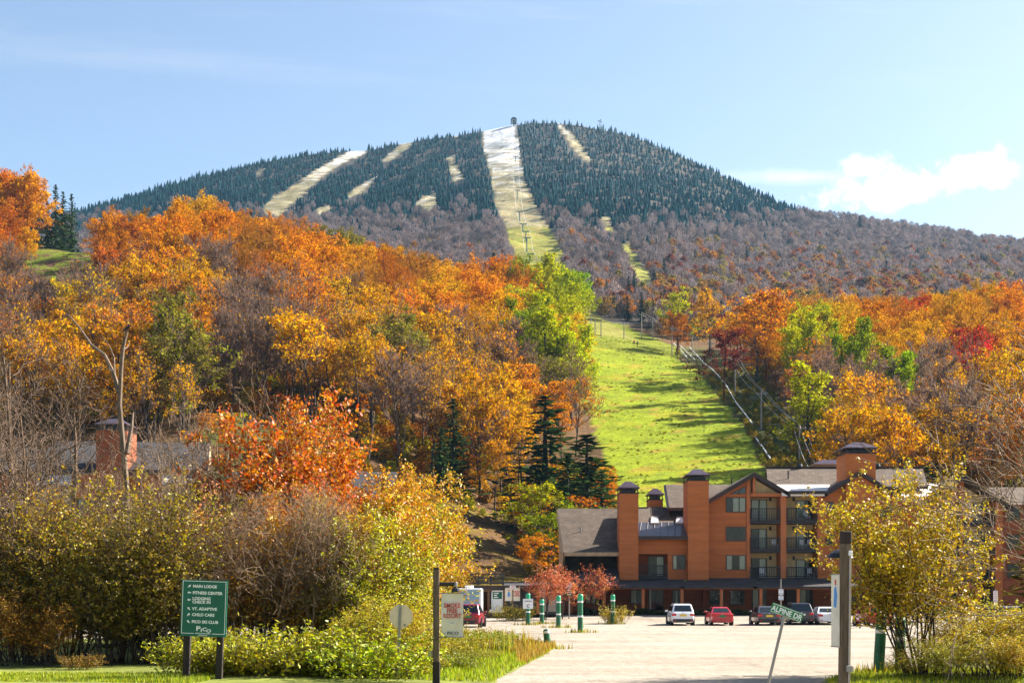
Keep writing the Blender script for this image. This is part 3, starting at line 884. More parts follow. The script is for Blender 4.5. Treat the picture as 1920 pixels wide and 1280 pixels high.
def mountain_woods():
    p = jitter_points(575, 1895, 5.0, 0.0006)
    x, y = p[:, 0], p[:, 1]; z = height(x, y); px, row = to_px(x, y, z)
    ok = (px > -60) & (px < 1980) & (row < 640)
    dens = np.clip((y - 600) / 900, 0, 1)
    for poly in RUNS.values():
        for k in (0.0, 4.0, 7.5):
            pk, rk = to_px(x, y, z + k); ok &= ~inside(poly, pk, rk)
    # behind a nearer crest: keep only trees whose tops can show
    _, rt = to_px(x, y, z + 13)
    ok &= rt < vis_row(px, y) + 6
    ok &= ~((px > 1070) & (px < 1215) & (y < 640))
    x, y, z, px, row = x[ok], y[ok], z[ok], px[ok], row[ok]
    cone = np.interp(px, [c[0] for c in CONE], [c[1] for c in CONE])
    nz = wob(x, y, 60) * 16 + wob(x * 1.7, y, 24) * 10
    dd = (row + nz - cone - CONE_SHIFT)
    pc = np.interp(dd, [-40, -25, -8, 10, 30, 60], [1.0, 0.95, 0.75, 0.42, 0.15, 0.035])
    strip = (px > 1140) & (px < 1235) & (row > 395) & (row < 470); pc = np.where(strip, np.maximum(pc, 0.5), pc)
    pc = np.where((px > 1480) & (row > 405), np.minimum(pc, 0.03), pc)
    isc = R.uniform(0, 1, len(x)) < pc
    isb = ~isc & (R.uniform(0, 1, len(x)) < np.where(y < 1000, 0.55, 0.62))
    # conifers: the lone ones among the bare woods become individual spruces
    lone = isc & (dd > 18) & (row > 405)
    li = np.where(lone)[0]; li = li[np.argsort(y[li])][:130]
    lm = np.zeros(len(x), bool); lm[li] = True
    mass = isc & ~lm
    i = np.where(mass)[0]; i = i[R.uniform(0, 1, len(i)) < 0.92]
    frost = np.clip((400 - row[i]) / 150, 0, 1) * R.uniform(0.05, 0.75, len(i)) * np.where(px[i] > 900, 1, 0.5)
    c = np.array((0.014, 0.048, 0.052)) * R.uniform(0.7, 1.4, (len(i), 1))
    c = c * (1 - frost[:, None] * 0.75) + np.array((0.26, 0.34, 0.36)) * frost[:, None] * 0.75
    s = np.clip(R.uniform(0.40, 1.0, len(i)) * (1 + 0.35 * wob(x[i], y[i], 40)), .3, 1.25) * np.where(row[i] < 330, 0.85, 1.0)
    scatter('conifer_forest', 'dark frosted spruce forest covering the upper mountain', make_collection('spruce_source', [far_conifer(k) for k in range(6)]),
            np.stack([x[i], y[i], z[i] - 0.3], 1), R.uniform(0, 6.28, len(i)), np.stack([s * R.uniform(1.15, 1.9, len(i))] * 2 + [s], 1), c, R.integers(0, 6, len(i)))
    b = np.where(isb)[0]
    pg = np.clip((row[b] - 445) / 125, 0, 1) ** 1.3 * 0.62 * np.clip((px[b] - 950) / 300, 0.35, 1) * (0.6 + 0.8 * (wob(x[b], y[b], 70) > 0))
    leafy = R.uniform(0, 1, len(b)) < pg
    c = np.array((0.22, 0.172, 0.165)) * R.uniform(0.55, 1.45, (len(b), 1)) * np.array((1, 1, 1)) + R.uniform(-0.02, 0.03, (len(b), 1)) * np.array((1.2, 0.5, 0))
    pal = np.array([(0.55, 0.24, 0.03), (0.45, 0.16, 0.04), (0.42, 0.24, 0.05), (0.28, 0.09, 0.05), (0.36, 0.28, 0.05)])
    c[leafy] = pal[R.integers(0, 5, leafy.sum())] * R.uniform(0.7, 1.1, (leafy.sum(), 1))
    s = R.uniform(0.5, 1.05, len(b))
    idx = np.where(leafy, R.integers(5, 8, len(b)), R.integers(0, 5, len(b)))
    scatter('bare_forest', 'grey leafless hardwood forest on the lower mountain with scattered gold trees',
            make_collection('hardwood_source', [far_hardwood(20 + k, False) for k in range(5)] + [far_hardwood(30 + k, True) for k in range(3)]),
            np.stack([x[b], y[b], z[b] - 0.3], 1), R.uniform(0, 6.28, len(b)), np.stack([s * 1.05, s * 1.05, s], 1), np.clip(c, 0.01, 1), idx)
    print('mountain: conifers', len(i), 'bare', len(b), 'lone', len(li))
    return [(x[k], y[k], z[k], px[k], row[k]) for k in li]


LONE = mountain_woods()

# ------------------------------------------------------------------ the hillside trees one by one
KC = {'gold': (0.72, 0.36, 0.004), 'yellow': (0.70, 0.46, 0.006), 'orange': (0.74, 0.275, 0.003), 'rust': (0.58, 0.18, 0.008), 'red': (0.56, 0.05, 0.012),
      'ygreen': (0.50, 0.50, 0.008), 'green': (0.30, 0.38, 0.008), 'olive': (0.27, 0.235, 0.025), 'maroon': (0.24, 0.045, 0.03),
      'bare': (0.46, 0.21, 0.02), 'baregold': (0.66, 0.32, 0.006), 'barerust': (0.56, 0.19, 0.008)}
TWIG = (0.26, 0.175, 0.135)
A_LEFT = '''345,372,gold 240,400,orange 290,385,bare 395,395,gold 430,430,orange 480,425,orange 545,420,bare 600,410,rust 645,440,olive 690,440,orange 745,468,gold 800,460,gold 850,490,orange
900,515,orange 930,490,green 965,505,green 1010,510,ygreen 1050,545,green 1030,590,ygreen 1065,610,ygreen 1000,640,green 1045,670,ygreen 1075,640,yellow 1030,715,olive 1060,730,olive
210,480,rust 190,520,rust 260,500,orange 310,470,orange 350,485,orange 420,520,bare 385,560,gold 470,480,bare 500,530,barerust 560,500,orange 600,540,orange 640,520,orange 690,560,bare 740,540,barerust 780,520,bare 830,550,gold
880,560,orange 925,555,orange 970,560,barerust 180,585,yellow 250,545,gold 320,565,orange 380,610,orange 330,640,olive 450,600,bare 500,600,bare 560,610,barerust 540,655,bare 600,570,orange 640,610,gold 700,600,gold
760,600,orange 800,590,gold 850,600,orange 900,610,baregold 950,610,gold 100,640,gold 60,600,barerust 50,555,bare 120,575,bare 150,545,bare 250,640,orange 300,690,olive 420,650,bare 480,650,bare 600,690,gold 560,700,gold
650,680,gold 720,700,gold 755,665,olive 820,690,gold 870,660,baregold 920,660,baregold 965,690,bare 900,735,baregold 690,745,gold 725,770,orange 780,750,baregold 860,770,gold 930,780,gold 960,735,orange
1060,780,orange 1085,850,orange 850,850,baregold 905,830,baregold 950,850,gold 830,930,olive 890,900,gold 240,740,gold 280,775,gold 335,795,ygreen 395,815,red 430,820,ygreen 20,400,rust 60,390,orange 10,450,rust
120,430,yellow 70,470,gold 150,430,bare 0,520,bare 90,545,bare 10,600,barerust 180,440,orange 190,560,bare 40,640,bare 150,650,gold 60,680,gold 30,730,bare 190,700,orange 130,700,gold 0,690,barerust 960,930,gold 985,980,olive 1020,950,gold'''
A_RIGHT = '''1110,570,bare 1150,590,baregold 1265,590,ygreen 1225,600,baregold 1330,590,gold 1340,650,maroon 1310,545,maroon 1420,600,orange 1390,650,rust 1460,560,barerust 1500,580,bare 1560,590,gold 1520,650,ygreen
1515,770,ygreen 1610,670,green 1590,615,gold 1625,600,orange 1680,610,barerust 1700,565,red 1740,560,gold 1690,640,gold 1740,650,gold 1790,680,orange 1830,690,red 1860,680,gold 1900,600,orange 1890,560,orange
1600,720,bare 1650,700,baregold 1680,735,green 1725,720,bare 1640,775,gold 1600,785,gold 1560,760,bare 1755,760,gold 1820,770,gold 1880,740,gold 1650,845,gold 1700,830,bare 1760,850,gold 1850,860,orange 1800,800,bare
1900,850,orange 1480,640,baregold 1450,700,orange 1490,730,barerust 1570,835,barerust 1380,560,barerust 1540,540,barerust 1650,570,bare 1800,600,baregold 1850,620,bare 1760,610,barerust 1920,700,gold 1280,640,rust 1430,760,rust'''


def anchors(s): return [(float(a), float(b), k) for a, b, k in (t.split(',') for t in s.split())]


ANC = {'l': anchors(A_LEFT), 'r': anchors(A_RIGHT)}
PROTO = {'full': [hill_tree(100 + k, 'full') for k in range(5)], 'sparse': [hill_tree(120 + k, 'sparse') for k in range(3)], 'bare': [hill_tree(140 + k, 'bare') for k in range(4)],
         'poplar': [hill_tree(160 + k, 'poplar') for k in range(2)], 'tall': [hill_tree(180 + k, 'tall') for k in range(3)], 'spruce': [spruce(200 + k, whorls=36) for k in range(3)]}
KWORD = {'gold': 'golden maple', 'yellow': 'bright yellow maple', 'orange': 'orange maple', 'rust': 'rust red maple', 'red': 'red maple', 'ygreen': 'yellow green aspen', 'green': 'green poplar',
         'olive': 'olive green tree', 'maroon': 'maroon oak', 'bare': 'leafless grey tree', 'baregold': 'half bare golden tree', 'barerust': 'half bare rusty tree'}


def plant(name, proto, loc, s, rz, col, label, cat, group, wid=1.0, twig=TWIG, lean=(0, 0)):
    t = empty(name, loc, label, cat, group, rz)
    t.rotation_euler = (lean[0], lean[1], rz); t.scale = (s * wid, s * wid, s)
    link('trunk', proto['wood'], t)
    if proto.get('twigs'):
        w = link('twigs', proto['twigs'], t); w['kind'] = 'stuff'; w.color = (*twig, 1)
    if proto.get('crown'):
        c = link('crown', proto['crown'], t); c.color = (*col, 1)
    return t


def region(px, row):
    if px < 200 and row < 500: return 'by the high clearing'
    if px < 220: return 'over the left condominium' if row > 600 else 'below the high clearing'
    if px < 1085:
        if px > 930 and row < 740: return 'left of meadow top'
        if row < 470: return 'on left hill crest'
        if row > 700 and px > 960: return 'behind dark meadow spruces'
        if row > 690: return 'over the brown bank'
        if px < 480: return 'above the grey roofs'
        if px < 720: return 'on middle left hill'
        return 'on hill beside meadow'
    if px < 1300: return 'at far meadow end'
    if row < 600: return 'on right wood ridge'
    if px < 1480: return 'along the meadow wires'
    if px < 1660: return 'behind the tallest chimney'
    return 'above the far wing'


def kind_for(px, row, side):
    best = sorted(ANC[side], key=lambda a: (a[0] - px) ** 2 + (1.15 * (a[1] - row)) ** 2)[:2]
    d0 = math.hypot(best[0][0] - px, best[0][1] - row); d1 = math.hypot(best[1][0] - px, best[1][1] - row)
    return best[0][2] if rnd.random() < 0.9 * d1 / (d0 + d1 + 1) + 0.25 else best[1][2]


def hillside_trees():
    cand = []
    y = 205.0
    while y < 545:
        s = 6.0 + (y - 205) * 0.0055
        for x in np.arange(-0.40 * y, 0.40 * y, s):
            xx, yy = x + R.uniform(-0.42, 0.42) * s, y + R.uniform(-0.42, 0.42) * s
            cand.append((xx, yy))
        y += s
    c = np.array(cand); x, y = c[:, 0], c[:, 1]; z = height(x, y); px, row = to_px(x, y, z)
    ok = (px > -70) & (px < 1985)
    ok &= ~inside(MEADOW, px, row) & ~inside(BUSHSTRIP, px, row) & ~inside(BANK, px, row) & ~inside(PATCH, px, row)
    ok &= ~((px > 1080) & (px < 1270) & (row > 600)) & ~((px > 960) & (px < 1480) & (row > 900) & (px > 1090))
    ok &= ~((px < 1000) & (px > 380) & (row > np.interp(px, [380, 420, 500, 600, 700, 800, 870, 950, 1010], [772, 780, 798, 832, 862, 900, 928, 980, 1025])))
    ok &= ~((px > 985) & (px < 1160) & (row > 872)) & ~((px > 1462) & (px < 1575) & (row > 835))
    ok &= ~((px <= 380) & (row > 860)) & ~((px > 1400) & (row > 985)) & ~((px > 60) & (px < 205) & (row > 440) & (row < 475))
    ok &= ~((px > 20) & (px < 190) & (row > 525) & (row < 640))         # low ground in front of the clearing
    sc = np.clip(R.normal(0.86, 0.13, len(x)), .6, 1.2)
    sc = np.where((px < 100) & (row < 480), 1.38, sc); sc = np.where((px >= 100) & (px < 215) & (row < 500), 0.62, sc)
    sc = np.where((px > 1085) & (px < 1400) & (row < 700), sc * 0.8, sc)
    sc = np.where((px > 1395) & (px < 1580) & (row > 690) & (row < 960), sc * 1.12, sc)
    sc = np.where((px > 195) & (px < 330) & (row < 520), sc * .8, sc)
    sc = np.where((px > 930) & (px < 1095) & (row < 800), sc * 1.18, sc)
    _, rt = to_px(x, y, z + 16 * sc)
    ok &= rt < vis_row(px, y) - 12
    idx = np.where(ok)[0]
    info = []
    for i in idx:
        side = 'l' if px[i] < 1090 else 'r'
        rc = to_px(x[i], y[i], z[i] + 11 * sc[i])[1]
        k = kind_for(px[i], rc, side)
        info.append((y[i], i, k, rc))
    info.sort()
    # near trees: one object each; the far rows of the same wood: one mass
    lim = {'maple': 285, 'bare': 175, 'aspen': 70}
    cnt = dict.fromkeys(lim, 0); rest = []
    for yy, i, k, rc in info:
        fam = 'bare' if k.startswith('bare') else 'aspen' if k in ('ygreen', 'green', 'olive') else 'maple'
        col = np.array(KC[k]) * R.uniform(0.82, 1.15) * (1 + R.normal(0, 0.06, 3)); col = np.clip(col, 0.005, 0.9)
        edge = px[i] < 1000 and px[i] > 380 and row[i] > np.interp(px[i], [380, 600, 870, 1010], [735, 785, 875, 965])
        if k == 'bare': form = 'bare'
        elif fam == 'bare': form = 'sparse' if R.uniform() < 0.75 else 'bare'
        elif k in ('ygreen', 'green'): form = 'poplar' if px[i] > 900 else 'full'
        elif edge and px[i] < 690: form = 'tall'
        else: form = 'full' if R.uniform() < 0.74 else 'sparse'
        pi = int(R.integers(0, len(PROTO[form])))
        wid = R.uniform(0.78, 1.08); s = sc[i] * (1.08 if form in ('tall', 'poplar') else 1)
        if cnt[fam] < lim[fam]:
            cnt[fam] += 1
            size = 'tall' if s > 1.1 else 'small' if s < 0.94 else 'broad' if wid > 1.08 else 'slim' if wid < 0.95 else 'rounded'
            if fam == 'bare':
                nm, cat = 'bare_tree', 'bare tree'
            elif fam == 'aspen': nm, cat = 'aspen_tree', 'tree'
            else: nm, cat = 'maple_tree', 'tree'
            rg = region(px[i], rc)
            plant(nm, PROTO[form][pi], (x[i], y[i], z[i]), s, R.uniform(0, 6.28), col, f'{size} {KWORD[k]} {rg}', cat, 'autumn trees ' + rg, wid)
        else:
            rest.append((x[i], y[i], z[i], s, col, {'full': 0, 'tall': 0, 'sparse': 2, 'bare': 4, 'poplar': 0}[form] + pi % 2))
    print('hill trees', cnt, 'rest', len(rest))
    if rest:
        far = []
        for key, k in (('full', 0), ('full', 1), ('sparse', 0), ('sparse', 1), ('bare', 0), ('bare', 1)):
            pr = PROTO[key][k]; far.append(join_far('hill_%s_%d' % (key, k), pr))
        rr = np.array([(a, b, c_, s) for a, b, c_, s, _, _ in rest])
        scatter('autumn_forest', 'far rows of the autumn wood behind the nearest hillside trees', make_collection('hill_source', far), rr[:, :3], R.uniform(0, 6.28, len(rest)), rr[:, 3],
                np.array([c_ for _, _, _, _, c_, _ in rest]), [q[5] for q in rest])


def join_far(name, pr):
    """crown, twigs and trunk of a prototype in one mesh with the instance-coloured leaf material"""
    me = pr['crown'].copy(); me.name = name
    bm = bmesh.new(); bm.from_mesh(me)
    n0 = len(bm.faces)
    if pr['twigs']: bm.from_mesh(pr['twigs'])
    n1 = len(bm.faces)
    bm.from_mesh(pr['wood'])
    for i, f in enumerate(bm.faces): f.material_index = 0 if i < n0 else 1
    bm.to_mesh(me); bm.free()
    me.materials.clear(); me.materials.append(M_LEAF_FAR); me.materials.append(M_BARK_GREY)
    return me


hillside_trees()


def undergrowth():
    ms = []
    for k in range(4):
        rng = np.random.default_rng(500 + k); n = 170
        a = rng.uniform(0, 6.28, n); r = rng.uniform(0, 1, n) ** .6; z = rng.uniform(.05, 1, n)
        c = np.stack([r * np.cos(a) * 1.3 * np.sqrt(1.05 - z * .8), r * np.sin(a) * 1.3 * np.sqrt(1.05 - z * .8), z * 1.9], 1)
        v, q = leaf_quads(rng, c, .42, .65, .15)
        tv, tt = twig_tris(rng, c[:60] * np.array((.3, .3, .1)), c[:60] - c[:60] * np.array((.3, .3, .1)), rng.uniform(.8, 1.8, 60), np.full(60, .025))
        ms.append(np_mesh('undergrowth_%02d' % k, np.concatenate([v, tv]), q, tt + len(v), mat=M_LEAF_FAR, fattr={'tint': rng.uniform(0, 1, n + 60)}))
    n = 15000
    y = R.uniform(170, 420, n) ; x = R.uniform(-.40, .40, n) * y; z = height(x, y); px, row = to_px(x, y, z)
    edge = np.interp(px, [300, 380, 420, 500, 600, 700, 800, 870, 950, 1010, 1090], [800, 768, 776, 794, 828, 858, 896, 925, 965, 1000, 1050])
    left = (px < 1085) & (row < edge) & (row > edge - 95) & ~inside(MEADOW, px, row) & ~inside(PATCH, px, row)
    low = (px > 990) & (px < 1140) & (row > 900) & (row < 1090) & ~inside(MEADOW, px, row) & ~inside(BANK, px, row)
    fringe = inside(BANK, px, row) & (row < edge + 26) & (px > 640)
    strip = inside(BUSHSTRIP, px, row)
    crest = (px > 1250) & (px < 1440) & (row > 640) & (row < 705) & (y > 380) & ~inside(MEADOW, px, row)
    right = crest | (px > 1440) & (row > 820) & (row < 1010) & ~strip
    ok = (left & (R.uniform(0, 1, n) < .5)) | low | (fringe & (R.uniform(0, 1, n) < .45)) | strip | (right & (R.uniform(0, 1, n) < .5))
    pal = np.array([(.60, .33, .012), (.50, .25, .012), (.34, .28, .015), (.55, .19, .012), (.30, .27, .015), (.40, .15, .015)])
    c = pal[R.integers(0, 6, n)]; dk = np.array([(.30, .27, .02), (.38, .28, .02), (.22, .22, .02), (.45, .30, .03)])[R.integers(0, 4, n)]
    c = np.where((strip | right)[:, None], dk, c) * R.uniform(.75, 1.15, (n, 1))
    gy = fringe & (px < 1000); c[gy] = np.array((.36, .33, .015)) * R.uniform(.8, 1.1, (gy.sum(), 1))
    s = np.where(strip, R.uniform(.3, .8, n), R.uniform(.45, 1.5, n)); s = np.where(fringe, s * .6, s); s = np.where(low, s * 1.4, s)
    scatter('undergrowth', 'golden and olive undergrowth at the feet of the hillside trees', make_collection('undergrowth_source', ms), np.stack([x, y, z - .1], 1)[ok], R.uniform(0, 6.28, ok.sum()), s[ok], c[ok], R.integers(0, 4, ok.sum()))

    n = 9000
    y = R.uniform(165, 520, n); x = R.uniform(.03, .22, n) * y; z = height(x, y); px, row = to_px(x, y, z)
    w = wob(x, y, 14) + wob(x * 1.3, y, 5) * .6
    ok = inside(MEADOW, px, row) & (w > .2)
    c = np.where((w > .75)[:, None], np.array((.34, .22, .03)), np.array((.30, .33, .008))) * R.uniform(.85, 1.2, (n, 1))
    s = R.uniform(.06, .17, n)
    scatter('meadow_tufts', 'uneven tufts of grass and weeds on the ski meadow', make_collection('tuft_source', ms), np.stack([x, y, z - .03], 1)[ok], R.uniform(0, 6.28, ok.sum()), np.stack([s * 2, s * 2, s * .8], 1)[ok], c[ok], R.integers(0, 4, ok.sum()))


undergrowth()

# spruces that stand by themselves
SPR = (0.045, 0.078, 0.022)


def place_spruce(px, top, base, depth, label, group, col=SPR, wid=1.0, proto=0):
    z1 = wz(top, depth)
    x = wx(px, depth); z0 = float(height(x, depth)) if depth > 100 else zone_z(x, depth)
    s = (z1 - z0) / 16.0
    return plant('spruce_tree', PROTO['spruce'][proto % 3], (x, depth, z0), s, R.uniform(0, 6.28), np.array(col) * R.uniform(0.85, 1.15), label, 'spruce', group, wid)


G1 = 'spruces by the meadow edge'
place_spruce(1022, 738, 960, 212, 'tallest dark spruce at the left edge of the meadow', G1, wid=2.3)
place_spruce(1100, 812, 960, 196, 'broad dark spruce nearest the brown roof beside the meadow', G1, wid=2.6, proto=1)
place_spruce(1065, 850, 960, 190, 'lower dark spruce between two larger spruces by the meadow', G1, wid=1.9, proto=2)
place_spruce(1128, 880, 960, 178, 'small dark spruce touching the grey roof by the meadow', G1, wid=1.8)
place_spruce(850, 745, 900, 222, 'slim dark spruce among golden trees above the brown bank', G1, wid=1.35, proto=1)
place_spruce(828, 800, 930, 214, 'short dark spruce at the foot of the golden wood', G1, wid=1.5, proto=2)
place_spruce(1755, 865, 900, 165, 'small dark spruce behind the far wing roof', G1, col=(0.03, 0.05, 0.03), wid=1.0)
place_spruce(1738, 872, 900, 168, 'small green fir left of the dark one behind the roof', G1, col=(0.07, 0.10, 0.02), wid=1.3, proto=1)
G2 = 'spruces beside the high clearing'
for k, (px, top) in enumerate(((104, 345), (118, 358), (134, 362), (88, 372), (66, 348))):
    place_spruce(px, top, 470, 455 + 6 * k, ['tallest dark spruce on the skyline by the high clearing', 'second dark spruce from the tallest by the high clearing', 'outermost dark spruce of the skyline clump by the clearing',
                 'dark spruce half hidden by orange leaves at the clearing', 'spruce tip rising over the orange maples at the far left'][k], G2, wid=0.85, proto=k)
place_spruce(578, 478, 560, 400, 'dark spruce top poking out of the orange crowns', 'lone spruces in the left wood', wid=1.2)
place_spruce(632, 490, 560, 404, 'lower dark spruce tip beside a rust maple', 'lone spruces in the left wood', wid=1.2, proto=1)
place_spruce(925, 472, 560, 500, 'small dark spruce above the green poplars', 'lone spruces in the left wood', proto=2)
place_spruce(470, 396, 480, 490, 'dark spruce tip on the crest before the ski run', 'lone spruces in the left wood', proto=2)


for k, (px, base, d, h, kind, lab) in enumerate(((1012, 985, 180, 9.5, 'ygreen', 'bright green tree under the tallest spruce'), (1078, 1000, 172, 8.5, 'green', 'dark green tree between the spruces and the grey roof'), (1040, 1010, 168, 7.5, 'green', 'round green tree low before the spruces'),
                                                  (1008, 1035, 160, 5.5, 'orange', 'small orange tree beside the grey roof gable'), (990, 985, 188, 8.0, 'gold', 'golden tree at the end of the brown bank'), (1110, 960, 182, 8.0, 'rust', 'rust orange tree behind the spruces at the meadow'))):
    x = wx(px, d); plant('maple_tree', PROTO['full'][k % 5], (x, d, float(height(x, d))), h / 16.0, k * 1.3, np.array(KC[kind]) * (0.75 if 'green' in kind else 1), lab, 'tree', 'small trees at the foot of the wood', 1.35)


for k, (px, top, base, kind, form, wid, nm, lab) in enumerate((
        (1518, 704, 878, 'ygreen', 'poplar', 1.25, 'aspen_tree', 'tall yellow green aspen standing alone behind the tallest chimney'), (1524, 622, 745, 'ygreen', 'poplar', 1.15, 'aspen_tree', 'slim yellow green aspen uphill of the lone tall aspen'),
        (1612, 645, 742, 'green', 'full', 1.2, 'aspen_tree', 'rounded green aspen among golden maples on the right hillside'), (1684, 688, 800, 'ygreen', 'poplar', .8, 'aspen_tree', 'thin green aspen in the leafless patch on the right hillside'),
        (1270, 553, 655, 'ygreen', 'full', 1.0, 'aspen_tree', 'yellow green aspen at the far right end of the meadow'), (1330, 560, 668, 'gold', 'full', .95, 'maple_tree', 'golden maple behind the pole line at the meadow crest'),
        (182, 553, 668, 'yellow', 'full', 1.35, 'maple_tree', 'bright lemon yellow maple above the crow on the left slope'), (1418, 553, 722, 'orange', 'full', 1.15, 'maple_tree', 'large orange maple towering beside the meadow wires'),
        (335, 745, 812, 'ygreen', 'full', 1.2, 'aspen_tree', 'yellow green tree at the left forest edge'), (395, 778, 850, 'orange', 'full', .95, 'maple_tree', 'small red orange maple beside the condominium roof end'), (432, 782, 862, 'ygreen', 'full', 1.1, 'aspen_tree', 'light green tree right of the condominium roof end'),
        (1010, 492, 625, 'ygreen', 'poplar', 1.3, 'aspen_tree', 'tallest yellow green poplar at the crest beside the big run'), (1048, 515, 640, 'ygreen', 'poplar', 1.3, 'aspen_tree', 'yellow green poplar at the crest right of the tallest poplar'), (1005, 598, 715, 'green', 'full', 1.25, 'aspen_tree', 'dark green poplar below the crest poplars'),
        (1058, 570, 690, 'ygreen', 'poplar', 1.4, 'aspen_tree', 'broad yellow green poplar at the meadow corner'), (1035, 668, 790, 'olive', 'full', 1.2, 'aspen_tree', 'olive yellow tree midway down the meadow edge'), (1070, 625, 735, 'ygreen', 'poplar', 1.3, 'aspen_tree', 'yellow green poplar leaning over the meadow edge'), (978, 545, 672, 'ygreen', 'full', 1.1, 'aspen_tree', 'yellow green tree inside the wood left of the poplars'), (1072, 690, 800, 'ygreen', 'full', 1.1, 'aspen_tree', 'lowest yellow green tree on the meadow edge'), (1032, 615, 745, 'green', 'full', 1.2, 'aspen_tree', 'deep green tree in the middle of the poplar stand'), (985, 500, 628, 'green', 'full', 1.0, 'aspen_tree', 'green tree on the crest left of the tallest poplar'))):
    g = ground_pt(px, base, 150); h = wz(top, g.y) - g.z
    plant(nm, PROTO[form][k % len(PROTO[form])], g, h / 16.0, k * 1.7, np.array(KC[kind]) * (1.05 if kind == 'ygreen' else 1), lab, 'tree', 'outstanding trees of the hillsides', wid * 16.0 / max(h, 12) * .9 if h < 16 else wid)
for k, (px, base, top, dx, lab) in enumerate(((752, 868, 790, 8, 'short pale leaning trunk at the forest edge above the brown bank'), (585, 806, 700, 20, 'long pale leaning birch trunk at the forest edge'), (690, 862, 770, 12, 'pale slanting trunk between dark trunks at the forest edge'))):
    g = ground_pt(px, base, 150); q = P(px + dx, top, g.y) - g
    t = empty('leaning_trunk', g, lab, 'dead tree', 'pale trunks at the forest edge')
    link('trunk', MB().tube([(0, 0, -.4), q * .5 + Vector((.15, 0, 0)), q], [.17, .13, .06], 7).mesh('trunk', M_BARK_PALE), t)


def mountain_spot(px, row):
    if px < 700: s = 'left mountain flank'
    elif px < 960: s = 'woods left of big run'
    elif px < 1180: s = 'woods right of big run'
    elif px < 1450: s = 'woods beside narrow run'
    else: s = 'right grey shoulder'
    return s


for i, (x, y, z, px, row) in enumerate(LONE):
    s = R.uniform(0.55, 0.95) * (1.0 if y < 900 else 0.8)
    plant('spruce_tree', PROTO['spruce'][i % 3], (x, y, z), s, R.uniform(0, 6.28), np.array((0.03, 0.05, 0.03)) * R.uniform(0.8, 1.3),
          'dark spruce on the ' + mountain_spot(px, row), 'spruce', 'lone spruces on the mountain', 1.1)
for k, (px, row) in enumerate(((1612, 437), (1840, 505), (1462, 500), (1303, 500), (1345, 455), (1400, 500), (1255, 470), (1245, 530), (1225, 555), (1662, 520), (1706, 525), (1500, 515))):
    g = ground_pt(px, row, 560)
    plant('spruce_tree', PROTO['spruce'][k % 3], g, R.uniform(0.9, 1.15) * (1.25 if k == 0 else 1), R.uniform(0, 6.28), (0.03, 0.05, 0.03), 'large dark spruce on the ' + mountain_spot(px, row), 'spruce', 'lone spruces on the mountain', 1.15)

